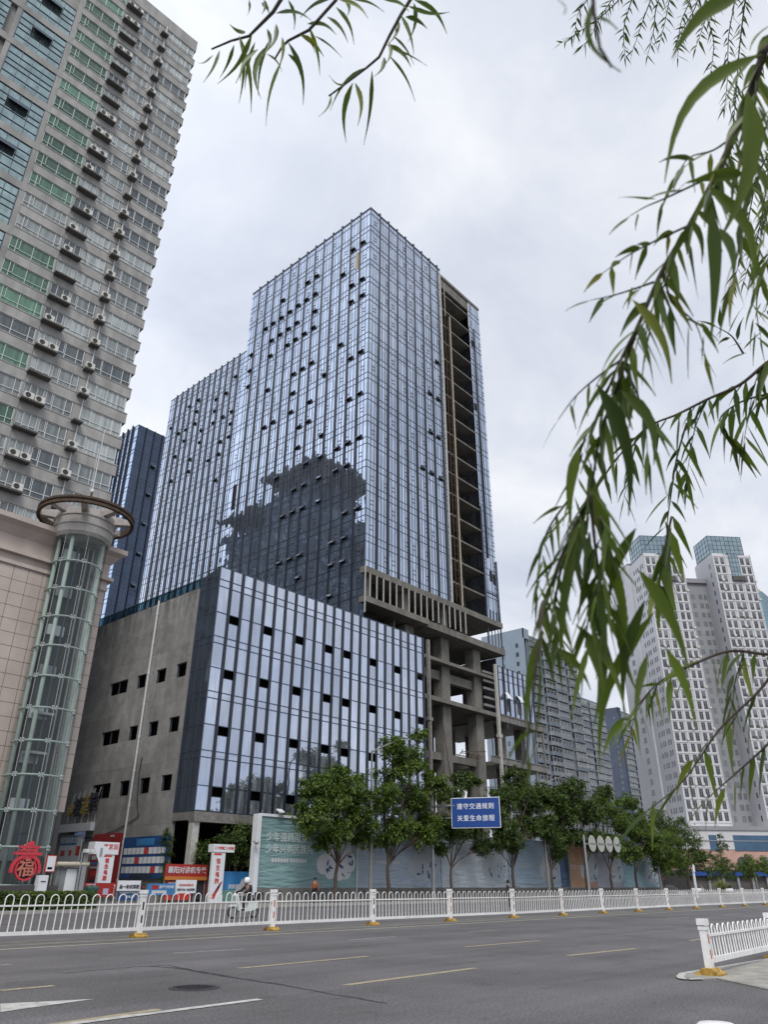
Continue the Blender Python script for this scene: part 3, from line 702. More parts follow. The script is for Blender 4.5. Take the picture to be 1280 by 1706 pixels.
# rusty lattice, cables and posts at the broken edge
m_ = MB()
for k in range(8):
    m_.bar((75.6+k*.6, 55.4, 15.5), (76.2+k*.6, 55.4, 16.2 if k % 2 else 15.4), .07); m_.bar((75.6+k*.6, 54.5, 15.6), (76.2+k*.6, 55.4, 15.7), .06)
m_.bar((75.5, 55.4, 15.4), (80.6, 55.4, 15.5), .09); m_.bar((75.5, 54.5, 15.7), (80.6, 54.6, 16.3), .09); m_.build('rebar_lattice', rust, tow)
m_ = MB()
for a, b in (((72.2,55.2,21),(74.4,55.6,13)), ((82.6,55,21),(83.2,55,9)), ((83.2,55.2,21),(83.2,55.2,7)), ((76.5,55.2,26),(79.5,56.3,25.5))): m_.tube([a, b], .035, 5)
m_.build('hanging_cable', rubber, tow)
for x, z1 in ((69.5, 28.2), (84.1, 28.1)):
    m_ = MB(); m_.box(x-.16, x+.16, YT-.5, YT-.2, .1, z1); m_.box(x-.28, x-.22, YT-.5, YT-.2, 6, z1); m_.box(x-.4, x+.4, YT-.55, YT-.1, 18.5, 18.9); m_.build('scaffold_post', steel_pale if x > 80 else steel, tow)
# glazing remnants on the right edge
m_ = MB()
for k in range(5):
    x = XS+.2+k*.8; m_.box(x-.05, x+.05, YT-.14, YT-.04, 30.6, 36)
m_.box(XE-.07, XE+.07, YT-.2, YT-.05, 20, 44); m_.box(XS-.1, XS+.1, YT-.2, YT-.05, 30.6, 52)
for z in (33.6, 38.5): m_.box(XS, XE, YT-.13, YT-.05, z, z+.08)
m_.build('bare_mullions', mullion, tow)
m_ = MB(); m_.quad((XS,YT-.02,36-1.6),(XE,YT-.02,36-1.6),(XE,YT-.02,35.98),(XS,YT-.02,35.98)); m_.build('loose_glazing', glass_tower, tow)
m_ = MB(); m_.quad((XE,56,22),(XE,62,22),(XE,62,29.7),(XE,56,29.7)); m_.build('loose_glazing', glass_tower, tow)
for x, z in ((XS+.7, 82.5), (XS+.45, 69.5)):
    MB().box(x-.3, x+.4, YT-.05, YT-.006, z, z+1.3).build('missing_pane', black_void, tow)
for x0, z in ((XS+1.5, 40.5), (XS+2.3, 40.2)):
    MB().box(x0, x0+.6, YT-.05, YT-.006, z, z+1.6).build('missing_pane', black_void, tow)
# vents standing open; the sash hinges at its head
def vent(axis, c, z, w=.95, h=.62, tilt=.38):
    m_ = MB(); d = math.sin(tilt+.25)*h; q = math.cos(tilt+.25)*h
    if axis == 'y':
        m_.add([(XT-.06,c,z),(XT-.06,c+w,z),(XT-.06-d,c+w,z-q),(XT-.06-d,c,z-q),(XT-.02,c,z-.03),(XT-.02,c+w,z-.03),(XT-.02-d,c+w,z-q-.05),(XT-.02-d,c,z-q-.05)],
               [(0,1,2,3)], 1)
        m_.f += [(7,6,5,4),(0,3,7,4),(1,5,6,2),(3,2,6,7)]; m_.m += [0]*4
        m_.box(XT-.055, XT-.008, c, c+w, z-.58, z-.05, 2)
    else:
        m_.add([(c,YT-.06,z),(c+w,YT-.06,z),(c+w,YT-.06-d,z-q),(c,YT-.06-d,z-q),(c,YT-.02,z-.03),(c+w,YT-.02,z-.03),(c+w,YT-.02-d,z-q-.05),(c,YT-.02-d,z-q-.05)], [(0,3,2,1)], 1)
        m_.f += [(4,5,6,7),(0,4,7,3),(1,2,6,5),(3,7,6,2)]; m_.m += [0]*4
        m_.box(c, c+w, YT-.055, YT-.008, z-.58, z-.05, 2)
    return m_
def c5p(x, y): return 220+x/3.0476, 330+y/3.0476
def c8p(x, y): return 160+x/4, 680+y/4
def cdp(x, y): return 330+x/4.414, 690+y/4.414
VA = [c5p(*p) for p in ((1172,225),(1122,262),(1070,388),(1168,410),(1115,442),(1168,492),(1112,525),(937,395),(930,487),(885,515),(892,428),(842,545),(800,577),(765,518),(757,607),(715,635),(677,663),(928,573),(835,632),(792,663),(750,692),(707,722),(920,657),(873,687),(828,716),(787,745),(700,800),(1057,743),(1160,778),(1108,812),(910,835),(863,865),(818,892),(686,973),(975,897),(815,988),(1155,990),(1100,1020),(900,1032),(803,1085),(893,1133),(845,1160),(713,1136),(668,1163),(960,1203),(1152,1213),(1095,1242),(1040,1270),(838,1265),(885,1345),(956,1312),(1090,1355),(1036,1382),(605,795),(597,875),(588,955),(525,905),(503,1083),(497,1145),(490,1210),(475,990),(458,1110),(443,1237),(435,1300),(420,1432),(426,1020),(418,1080),(410,1140),(387,1330),(335,1025),(325,1083),(315,1145),(290,1057),(348,1180),(340,1240),(290,1327),(282,1388),(195,1168),(232,1195),(215,1312),(193,1437),(270,1175),(262,1232))]
VA += [cdp(*p) for p in ((580,465),(708,553),(780,518),(625,750),(700,715),(770,685),(885,640),(890,468),(1085,722),(1175,688),(990,940),(1080,905),(600,1092),(680,1060),(752,1032),(980,1108),(1068,1078),(738,1200),(970,1335))]
vm = [mullion, glass_tower, black_void]
nv = 0; seen = set()
many = MB()
for x, y in VA:
    p = pxX(x, y, XT)
    if p.y < 83: k = math.floor((p.y-YT)/2); c = YT+2*k+.72+(.36 if False else 0); c = p.y-.45
    else: c = p.y-.4
    w = .85 if p.y < 83 else .7
    if nv < 92: vent('y', c, p.z+.25, w).build('open_vent', vm, tow); nv += 1
    else:
        q = vent('y', c, p.z+.25, w); b0 = len(many.v); many.v += q.v; many.f += [tuple(b0+i for i in f) for f in q.f]; many.m += q.m
def c6p(x, y): return 540+x/3.4125, 330+y/3.4125
for x, y in ((645,930),(605,1108),(652,1140),(610,1328),(655,1358),(565,1532),(615,1560),(667,1592)):
    p = pxY(*c6p(x, y), YT); vent('x', p.x-.45, p.z+.25, .85, tilt=.2).build('open_vent', vm, tow)
o = many.build('small_vents', vm, tow); o['kind'] = 'stuff'
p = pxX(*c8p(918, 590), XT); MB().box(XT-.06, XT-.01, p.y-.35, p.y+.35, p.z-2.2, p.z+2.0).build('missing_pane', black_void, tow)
p = pxX(*c5p(1142, 325), XT); MB().box(XT-.06, XT-.01, p.y-.3, p.y+.3, p.z-1.5, p.z+1.8).build('boarded_pane', mat('plywood', (.50, .42, .30), .8, var=.2, vscale=3), tow)

# ================================================================ lower glazed annex on steel frame, right of the tower
ann = thing('steel_annex', 'short strip of blue finned glazing on a bare steel platform beside the tower', 'building', (85, 55, 0))
m_ = MB(); m_.quad((85.1,YT,21.7),(94.0,YT,21.7),(94.0,YT,28.2),(85.1,YT,28.2)); m_.quad((94.0,YT,21.7),(94.0,62,21.7),(94.0,62,28.2),(94.0,YT,28.2))
ag = m_.build('curtain_wall', glass_podium, ann)
m_ = MB()
for z in (21.75, 24.0, 26.4, 27.4, 28.2): m_.box(85.1, 94.0, YT-.05, YT+.01, z-.035, z+.035)
m_.build('mullion_grid', mullion, ag)
for k in range(8): MB().box(85.1+k*1.27-.09, 85.1+k*1.27+.09, YT-.1, YT-.002, 21.6, 28.25).build('fin', fin_metal, ann)
for x0, z in ((86.4, 23.9), (89.6, 23.9)):
    m_ = MB(); m_.add([(x0-.1,YT-.05,z+1.0),(x0+.95,YT-.05,z+1.0),(x0+.95,YT-.7,z),(x0-.1,YT-.7,z)], [(0,3,2,1)]); m_.build('open_vent', print_white, ann)
    MB().box(x0-.05, x0+.9, YT-.06, YT-.01, z-1.6, z).build('missing_pane', concrete_dark, ann)
m_ = MB(); m_.box(84.7, 96, YT-.3, YT, 20.7, 21.5); m_.box(84.7, 96, YT-.4, YT+.1, 21.5, 21.6)
for k in range(12): m_.box(85+k*.95, 85.06+k*.95, YT-.38, YT-.3, 20.7, 21.5)
m_.box(85, 96, 55.2, 70, 20.9, 21.4); m_.build('platform', steel, ann)
m_ = MB(); m_.box(82.4, 96, YT-.3, YT, 15.2, 16.0); m_.box(82.4, 96, YT-.4, YT+.1, 16.0, 16.08); m_.box(84.2, 96, 55.2, 66, 15.2, 15.7); m_.build('platform', steel, ann)
for x in (85.3, 87, 89, 91, 93, 95.6): MB().box(x-.09, x+.09, YT-.25, YT-.05, .1, 15.2).build('steel_post', steel, ann)
for x in (91.2, 95.4): MB().box(x-.12, x+.12, YT-.25, YT-.05, 16.08, 20.7).build('steel_post', steel, ann)
m_ = MB()
m_.bar((91.4, YT-.15, 16.4), (95.2, YT-.15, 20.4), .12); m_.build('brace', steel, ann); m_ = MB()
for z in (22.4, 23.4, 24.6, 25.6, 26.8): m_.bar((81.6, YT+.1, z), (85.0, YT+.1, z+.05), .14, .3)
m_.build('brace', steel, ann)
# ================================================================ grey apartment tower, far left
AR = R(-3.5); A0 = (28.7, 60.0, 0)
apt = thing('apartment_tower', 'tall grey apartment tower with white and green windows and air conditioners', 'building', A0, AR)
ZR, PIT, ZW0 = 103.4, 2.97, 101.25
NF = 26
SR, SM, SN, SG, SB = (.2, 4.2), (5.1, 7.6), (7.8, 9.6), (9.8, 14.1), (14.65, 19.5)   # window columns, metres left of the corner
m_ = MB(); m_.box(-62, -.02, .45, 15, 0, ZR-.4); m_.build('core', plaster, apt, local=True)
m_ = MB()
pts = [-.0, -4.25, -5.05, -7.65, -7.75, -9.65, -9.75]
for a, b in ((-5.05, -4.25), (-7.79, -7.61), (-9.79, -9.61), (-14.63, -14.12), (-20.0, -19.52)):
    m_.box(a, b, .04, .449, 22, ZR-1.6)
m_.build('pier', plaster, apt, local=True)
m_ = MB(); m_.box(-14.6, .05, -.03, .449, ZW0+.02, ZR); m_.box(-62, -14.6, -.02, .449, ZW0+.6, ZR+.3); m_.box(-.0, .05, .45, 15, ZW0, ZR); m_.build('parapet', plaster_band, apt, local=True)
for k in range(NF):
    zt = ZW0-k*PIT; zb = zt-PIT
    m_ = MB(); m_.box(-14.11, .12, -.02, .449, zb+.02, zb+1.2); m_.box(-14.11, .14, -.06, -.021, zb+1.1, zb+1.2); m_.box(.0, .12, .45, 15, zb+.02, zb+1.2)
    m_.build('spandrel_band', plaster_band, apt, local=True)
NB2 = 13
for k in range(NB2):
    zt = 92.24-k*5.94
    m_ = MB(); m_.box(-26, -14.11, .0, .449, zt-5.94-.0, zt-5.0); m_.build('spandrel_band', plaster, apt, local=True)
def win(w, h, frame, glass, kind):
    """window in local coords: origin lower left, opening towards -y; the frame is a child of its glass"""
    g_ = MB(); g_.quad((0,.26,0),(w,.26,0),(w,.26,h),(0,.26,h))
    f_ = MB(); t = .055
    def hb(a, b, z): f_.box(a, b, .20, .26, z-t/2, z+t/2)
    def vb(x, a, b, tt=t): f_.box(x-tt/2, x+tt/2, .19, .262, a, b)
    hb(0, w, t/2); hb(0, w, h-t/2); vb(t/2, 0, h); vb(w-t/2, 0, h)
    lo = h*.30
    if kind == 'R':
        hb(0, w, lo); vb(w*.24, 0, h); vb(w*.5, 0, h); vb(w*.78, 0, h)
    elif kind == 'M':
        hb(0, w, lo); vb(w*.27, 0, h); vb(w*.73, 0, h)
    elif kind == 'N':
        vb(w*.33, 0, h); vb(w*.67, 0, h); hb(0, w, lo)
    elif kind == 'G':
        hb(0, w, lo); vb(w*.14, 0, h); vb(w*.5, 0, h); vb(w*.86, 0, h)
    for a, b in (((w*.02, w*.22) if kind != 'N' else (0, w*.33)), ((w*.8, w*.98) if kind != 'N' else (w*.67, w))):
        f_.box(b-.05, b, .17, .19, lo, h); f_.box(a, b, .17, .19, lo, lo+.05)
    return g_, f_
protos = {}
def place_win(kind, s0, s1, zt, h, frame, glass, label=None):
    key = (kind, frame.name, glass.name)
    if key not in protos:
        g_, f_ = win(s1-s0, h, frame, glass, kind)
        go = g_.build('window', glass, apt, local=True); fo = f_.build('window_frame', frame, go, local=True)
        protos[key] = go
    else:
        go = copy_tree(protos[key], apt)
    go.location = (-s1, -.14, zt-h)
    if label: go['label'] = label
rnd = random.Random(4)
white_rows = {13, 14, 18, 20}
for k in range(25):
    zt = ZW0-k*PIT
    place_win('R', *SR, zt, 1.77, pvc, glass_room)
    place_win('M', *SM, zt, 1.77, pvc, glass_room)
    place_win('N', *SN, zt, 1.77, pvc, glass_room)
    if k in white_rows or k > 21: place_win('G', *SG, zt, 1.77, pvc, glass_room)
    else: place_win('G', *SG, zt, 1.77, green_frame, glass_green)
def bay_window(s0, s1, opened=True):
    w = s1-s0; g_ = MB(); g_.quad((0,.22,0),(w,.22,0),(w,.22,5.0),(0,.22,5.0)); f_ = MB()
    for x in (.04, w*.27, w*.5, w*.73, w-.04): f_.box(x-.03, x+.03, .14, .22, 0, 5.0)
    for z in (.03, .9, 2.1, 2.9, 3.9, 4.97): f_.box(0, w, .15, .221, z-.03, z+.03)
    if opened: f_.add([(w*.28,.1,3.9),(w*.72,.1,3.9),(w*.72,-.35,2.95),(w*.28,-.35,2.95)], [(0,1,2,3)])
    return g_, f_
bp = None
for k in range(NB2):
    for s0, s1 in (SB, (20.05, 25.5)):
        op = (k*2+(s0 > 20)) % 3 != 1
        if bp is None: bp = {}
        if op not in bp:
            g_, f_ = bay_window(*SB, op); bp[op] = g_.build('glass_bay', glass_bay, apt, local=True); f_.build('bay_frame', mullion, bp[op], local=True); c_ = bp[op]
        else: c_ = copy_tree(bp[op], apt)
        c_.location = (-s1, -.1, 92.24-k*5.94-5.0)
# ledges, pipes
for k in range(26):
    zl = ZW0-k*PIT-1.95
    MB().box(-5.0, -4.1, -.75, -.031, zl-.26, zl-.08).build('ac_ledge', concrete_dark, apt, local=True)
    MB().box(-9.75, -7.7, -.72, -.031, zl-.12, zl+.05).build('ac_ledge', concrete_dark, apt, local=True)
for x in (-4.32, -9.72):
    MB().tube([(x, -.10, 20), (x, -.10, 101.5)], .05 if x > -5 else .03, 6).build('drain_pipe', pvc if x > -5 else plaster, apt, local=True)
# air conditioners standing on the ledges
acl = 'white box air conditioner on the single ledges beside the right-hand windows of the grey tower'
acl2 = 'white box air conditioner on the double ledges below the narrow windows of the grey tower'
ac0 = thing('air_conditioner', acl, 'air conditioner', (0, 0, 0), AR, 'air conditioners on the grey tower')
m_ = MB(); m_.box(-.42, .42, -.16, .16, 0, .62); m_.box(-.38, -.3, -.12, .12, -.05, 0); m_.box(.3, .38, -.12, .12, -.05, 0); m_.build('casing', ac_white, ac0, local=True)
m_ = MB(); m_.lathe([(0,-.18),(.08,-.18),(.08,-.19),(.235,-.19),(.25,-.165)], -.1, .31, 18, axis='y'); m_.build('fan_grille', ac_dark, ac0, local=True)
def put_ac(s, zl, lab, first=[True]):
    o = ac0 if first[0] else copy_tree(ac0); first[0] = False
    c, q = math.cos(AR), math.sin(AR); x, y = -s, -.47
    o.location = (A0[0]+c*x-q*y, A0[1]+q*x+c*y, zl); o['label'] = lab
for k in range(26):
    zl = ZW0-k*PIT-1.95
    if k not in (0, 1, 3, 6, 7, 10, 20, 23): put_ac(4.55, zl-.03, acl)
    if k not in (2, 5, 6, 15, 19):
        if rnd.random() < .8: put_ac(9.15, zl+.10, acl2)
        if rnd.random() < .6: put_ac(8.2, zl+.10, acl2)

# ================================================================ second tower block standing behind (mirrored in the glass)
bt = thing('stepped_apartment_block', 'stepped grey apartment block standing behind the tall grey tower on the left', 'building', (8, 88, 0))
segs = [(84, 93, 56), (93, 101, 67), (101, 108, 72.5), (108, 125, 82), (125, 138, 76)]
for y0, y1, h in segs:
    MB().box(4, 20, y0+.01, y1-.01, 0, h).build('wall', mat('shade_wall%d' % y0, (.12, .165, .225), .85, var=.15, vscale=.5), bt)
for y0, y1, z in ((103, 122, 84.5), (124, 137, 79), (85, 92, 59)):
    m_ = MB(); m_.box(1.5, 22.5, y0, y1, z, z+.9); m_.build('roof_slab', concrete_dark, bt)
    for y in (y0+1.2, (y0+y1)/2, y1-1.2):
        for x in (5, 19): MB().box(x-.5, x+.5, y-.5, y+.5, z-5.5, z).build('roof_post', concrete_dark, bt)
MB().box(8, 15, 111, 117, 82, 87.5).build('lift_house', concrete, bt)
mwin = MB()
for y0, y1, h in segs:
    for j in range(int((h-4)/3)):
        for i in range(int((y1-y0)/2.6)):
            y = y0+.7+i*2.6; mwin.box(20.0, 20.06, y, y+1.3, 3.2+j*3, 4.7+j*3)
o = mwin.build('windows', mat('pale_blind', (.34, .41, .50), .5, var=.6, vscale=.5), bt); o['kind'] = 'stuff'

# ================================================================ pink stone building with the glass lift
YK = 49.5
pk = thing('stone_faced_building', 'pink stone building with moulded cornice and dark granite base at the left', 'building', (0, YK, 0))
m_ = MB(); m_.box(-40, 24.65, YK, 59.0, 5.5, 21.0); m_.build('wall', stone_pink, pk)
m_ = MB()
for k in range(17): m_.box(-40, 24.66, YK-.006, YK+.02, 6.4+k*.88, 6.43+k*.88)
for k in range(34): m_.box(-10+k*1.0, -9.97+k*1.0, YK-.006, YK+.02, 5.5, 21)
for k in range(17): m_.box(24.64, 24.656, YK, 59, 6.4+k*.88, 6.43+k*.88)
m_.build('stone_joints', stone_joint, pk)
m_ = MB(); m_.box(-40, 24.55, YK+.05, 59, 0, 5.49); m_.build('granite_base', granite_dark, pk)
prof = [(0,20.6),(-.12,20.6),(-.12,20.85),(-.02,20.9),(-.02,21.3),(-.35,21.35),(-.35,21.6),(-.05,21.7),(-.05,22.6),(-.18,22.75),(-.5,23.2),(-.85,23.45),(-.85,23.8),(0,23.85)]
m_ = MB(); n_ = len(prof)
ring = []
for (d, z) in prof: ring.append([(-40, YK+d, z), (24.65-d, YK+d, z), (24.65-d, 59, z)])
b0 = 0
for r_ in ring: m_.v += r_
for i in range(n_-1):
    for j in range(2):
        m_.f.append((i*3+j, i*3+j+1, (i+1)*3+j+1, (i+1)*3+j)); m_.m.append(0)
m_.f.append(tuple(reversed(range(0, 3*n_, 3)))); m_.m.append(0)
m_.add([(-40,YK,23.85),(24.65,YK,23.85),(24.65,59,23.85),(-40,59,23.85)], [(0,1,2,3)])
m_.build('cornice', stone_pink, pk)
m_ = MB(); m_.box(-40, 24.3, YK+.3, 58.8, 23.86, 23.95); m_.build('roof', concrete_dark, pk)

EX, EY, ER = 21.85, 48.7, 1.80
lf = thing('glass_lift_shaft', 'round glass lift shaft with pale green frame and rusty ring crown', 'lift shaft', (EX, EY, 0))
A_0, A_1 = R(160), R(380)
m_ = MB()
NA = 9
angs = [A_0+(A_1-A_0)*i/NA for i in range(NA+1)]
for i in range(NA):
    p, q = angs[i], angs[i+1]
    m_.quad((EX+ER*math.cos(p),EY+ER*math.sin(p),1.1),(EX+ER*math.cos(q),EY+ER*math.sin(q),1.1),(EX+ER*math.cos(q),EY+ER*math.sin(q),23.3),(EX+ER*math.cos(p),EY+ER*math.sin(p),23.3))
gt = m_.build('glass_skin', glass_tube, lf)
zr = [1.3+2.0*k for k in range(12)]
fr_m = mat('pale_green_frame', (.44, .50, .47), .5, var=.12, vscale=2)
for z in zr:
    MB().tube([(EX+(ER-.12)*math.cos(a), EY+(ER-.12)*math.sin(a), z) for a in [A_0+(A_1-A_0)*i/18 for i in range(19)]], .065, 8).build('ring_beam', fr_m, lf, smooth=True)
for a in (R(178), R(222), R(318), R(368)):
    x, y = EX+(ER-.28)*math.cos(a), EY+(ER-.28)*math.sin(a)
    MB().tube([(x, y, 0.4), (x, y, 23.4)], .13, 10).build('post', fr_m, lf, smooth=True)
for a in angs[2:-1:2]:
    x, y = EX+(ER+.005)*math.cos(a), EY+(ER+.005)*math.sin(a)
    m_ = MB(); m_.tube([(x, y, 1.1), (x, y, 23.3)], .011, 5); m_.build('glass_joint', pvc, gt)
    for z in zr[1:]:
        m_ = MB()
        for da in (-.055, .055):
            for dz in (-.09, .09):
                xx, yy = EX+(ER+.02)*math.cos(a+da), EY+(ER+.02)*math.sin(a+da)
                m_.box(xx-.03, xx+.03, yy-.03, yy+.03, z+dz-.03, z+dz+.03)
        m_.build('spider_fitting', pvc, gt)
m_ = MB(); m_.box(EX-1.2, EX+1.3, EY+.35, EY+.75, 0.3, 23.3); m_.build('shaft_wall', mat('lift_back', (.055, .06, .065), .7, var=.3, vscale=1), lf)
for x in (EX-.75, EX-.2, EX+.55, EX+.95): MB().box(x-.05, x+.05, EY-.2, EY-.08, .3, 23.3).build('guide_rail', mullion if x < EX else galv, lf)
for k in range(8):
    m_ = MB(); m_.box(EX-1.0, EX+.1, EY+.1, EY+.34, 2.6+k*2.75, 3.3+k*2.75); m_.build('landing_panel', print_white if k % 2 else galv, lf)
m_ = MB(); m_.box(EX-.95, EX+.2, EY-.75, EY+.05, 8.6, 8.75); m_.box(EX-.95, EX+.2, EY-.75, EY+.05, 11.0, 11.15); m_.build('lift_car', galv, lf)
# drum and ring crown
m_ = MB(); m_.lathe([(0,23.2),(1.86,23.2),(2.02,23.45),(2.02,24.0),(2.09,24.03),(2.09,24.12),(2.02,24.16),(2.05,24.65),(2.12,24.68),(2.12,24.78),(2.0,24.82),(1.95,25.3),(0,25.35)], EX, EY, 40)
m_.build('drum', mat('drum_panels', (.42, .40, .38), .6, var=.15, vscale=1, streak=.3), lf, smooth=False)
m_ = MB(); m_.lathe([(3.12,25.0),(3.12,25.5),(3.36,25.5),(3.36,25.33),(3.26,25.3),(3.26,25.2),(3.36,25.17),(3.36,25.0)], EX, EY, 56, close=True)
m_.build('ring', rust, lf)
for k in range(8):
    a = 2*PI*k/8+.25; c, q = math.cos(a), math.sin(a)
    m_ = MB(); t = Vector((-q, c, 0))*.22
    p0 = Vector((EX+1.2*c, EY+1.2*q, 0)); p1 = Vector((EX+3.13*c, EY+3.13*q, 0))
    vs = [p0+t+Vector((0,0,24.9)), p0-t+Vector((0,0,24.9)), p1-t+Vector((0,0,25.05)), p1+t+Vector((0,0,25.05)), p0+t+Vector((0,0,25.7)), p0-t+Vector((0,0,25.7)), p1-t+Vector((0,0,25.42)), p1+t+Vector((0,0,25.42))]
    m_.add(vs, [(0,1,2,3),(7,6,5,4),(0,4,5,1),(1,5,6,2),(2,6,7,3),(3,7,4,0)])
    m_.build('spoke', mat('spoke_panel', (.40, .37, .36), .7, var=.2, vscale=2) if k == 0 else MAT['spoke_panel'], lf)
m_ = MB(); m_.lathe([(.75,25.5),(.8,25.5),(.8,25.62),(.75,25.62)], EX, EY, 20, close=True); m_.lathe([(.5,25.85),(.56,25.85),(.56,25.98),(.5,25.98)], EX, EY, 20, close=True); m_.tube([(EX, EY, 25.3), (EX, EY, 27.4)], .07, 8); m_.build('hoops', rust, lf)
m_ = MB(); m_.lathe([(0,27.35),(.12,27.4),(.17,27.52),(.12,27.64),(0,27.7)], EX, EY, 14); m_.build('ball', pvc, lf, smooth=True)
m_ = MB(); m_.tube([(EX, EY, 27.68), (EX, EY, 33.0)], [.045, .02], 8); m_.tube([(EX-.16, EY, 27.6), (EX-.16, EY, 31.2)], .02, 6); m_.build('mast', pvc, lf)
m_ = MB(); m_.box(EX-6, EX+1.9, EY-1.95, EY-1.5, .15, 1.3); m_.box(EX-6, EX+1.95, EY-2.0, EY-1.95, .55, .6); m_.box(EX-6, EX+1.95, EY-2.0, EY-1.95, .95, 1.0); m_.build('plinth', granite_dark, lf)
# red good-luck emblem hung on the lift glass: a roof-like top over a ring holding one character
em = thing('red_emblem', 'red rounded emblem with a lucky character hung low on the glass lift', 'sign', (21.55, EY-1.98, 1.4))
m_ = MB(); ex, ey = 21.55, EY-1.95
def arc(r0, r1, a0, a1, cx, cz, n=22):
    P = [(cx+r1*math.cos(a0+(a1-a0)*i/n), cz+r1*math.sin(a0+(a1-a0)*i/n)) for i in range(n+1)]+[(cx+r0*math.cos(a1+(a0-a1)*i/n), cz+r0*math.sin(a1+(a0-a1)*i/n)) for i in range(n+1)]
    b = len(m_.v); k = len(P)
    m_.v += [(p[0], ey-.1, p[1]) for p in P]+[(p[0], ey+.05, p[1]) for p in P]
    for i in range(n):
        m_.f += [(b+i, b+i+1, b+k-2-i, b+k-1-i), (b+k+k-1-i, b+k+k-2-i, b+k+i+1, b+k+i)]; m_.m += [0, 0]
    for i in range(k): j = (i+1) % k; m_.f.append((b+i, b+k+i, b+k+j, b+j)); m_.m.append(0)
arc(.52, .62, 0, 2*PI, ex+.02, 2.15, 36); arc(.74, .90, R(-8), R(188), ex+.02, 2.05)
m_.box(ex-.78, ex+.82, ey-.12, ey+.05, 2.86, 3.02); m_.box(ex-.52, ex+.56, ey-.12, ey+.05, 3.06, 3.18); m_.box(ex-.58, ex+.62, ey-.12, ey+.05, 3.22, 3.36)
m_.prism([(ex-.25,3.37),(ex+.30,3.37),(ex+.16,3.62),(ex-.05,3.55)], 'y', ey-.12, ey+.05)
m_.build('outline', red_paint, em)
m_ = MB(); letter(m_, '福', (ex+.02, ey-.05, 2.15), (1, 0, 0), 1.02, bold=.012, extrude=.05); m_.build('character', mat('faded_red', (.50, .16, .12), .5, var=.2, vscale=4), em)
m_ = MB(); m_.lathe([(0,ey+.03),(.53,ey+.03),(.53,ey+.06),(0,ey+.06)], ex+.02, 2.15, 30, axis='y'); m_.build('backing', print_dark, em)
# ================================================================ navy glass tower behind, on the left
QX, QY = 74.8, 148.4
p = pxY(231, 707.5, QY); QX = p.x; QZ = p.z
nv2 = thing('navy_glass_tower', 'dark navy glass tower with thin fins rising behind the stone building', 'building', (QX, QY, 0))
m_ = MB(); m_.quad((QX,QY+30,0),(QX,QY,0),(QX,QY,QZ),(QX,QY+30,QZ)); ca = m_.build('curtain_wall', glass_blue2, nv2)
m_ = MB(); m_.quad((QX,QY,0),(QX+40,QY,0),(QX+40,QY,QZ),(QX,QY,QZ)); cb = m_.build('curtain_wall', glass_navy_refl, nv2)
m_ = MB(); m_.box(QX+.1, QX+39.9, QY+.1, QY+29.9, 0, QZ-.3); m_.build('core', concrete_dark, nv2)
m_ = MB()
for k in range(30):
    z = QZ-3.5*k; m_.box(QX-.06, QX+.01, QY, QY+30, z-.07, z+.07); m_.box(QX-.05, QX+.01, QY, QY+30, z-1.1, z-1.0)
m_.build('mullion_grid', mullion, ca)
m_ = MB()
for k in range(30):
    z = QZ-3.5*k; m_.box(QX, QX+40, QY-.06, QY+.01, z-.07, z+.07); m_.box(QX, QX+40, QY-.05, QY+.01, z-1.1, z-1.0)
for k in range(18): m_.box(QX+1.1+k*2.2-.04, QX+1.1+k*2.2+.04, QY-.05, QY+.01, 20, QZ)
m_.build('mullion_grid', mullion, cb)
for k in range(1, 13): MB().box(QX-.4, QX-.002, QY+k*2.3-.16, QY+k*2.3+.16, 10, QZ+.5).build('fin', fin_metal, nv2)
for k in range(1, 17): MB().box(QX+k*2.3-.12, QX+k*2.3+.12, QY-.28, QY-.002, 10, QZ+.1).build('fin', fin_metal, nv2)
rnd = random.Random(12)
for k in range(26):
    x = QX+(4.6 if k % 3 == 0 else 9.2)+rnd.choice((.4, .5)); z = QZ-9.2-k*2.6
    m_ = MB(); m_.add([(x,QY-.08,z),(x+1.3,QY-.08,z),(x+1.3,QY-.75,z-.75),(x,QY-.75,z-.75)], [(0,3,2,1)]); m_.build('open_vent', glass_blue2, nv2)
for k in range(16):
    y = QY+2.3*rnd.randint(1, 8)+.5; z = QZ-8-k*4
    m_ = MB(); m_.add([(QX-.08,y,z),(QX-.08,y+1.3,z),(QX-.75,y+1.3,z-.7),(QX-.75,y,z-.7)], [(0,1,2,3)]); m_.build('open_vent', mullion, nv2)

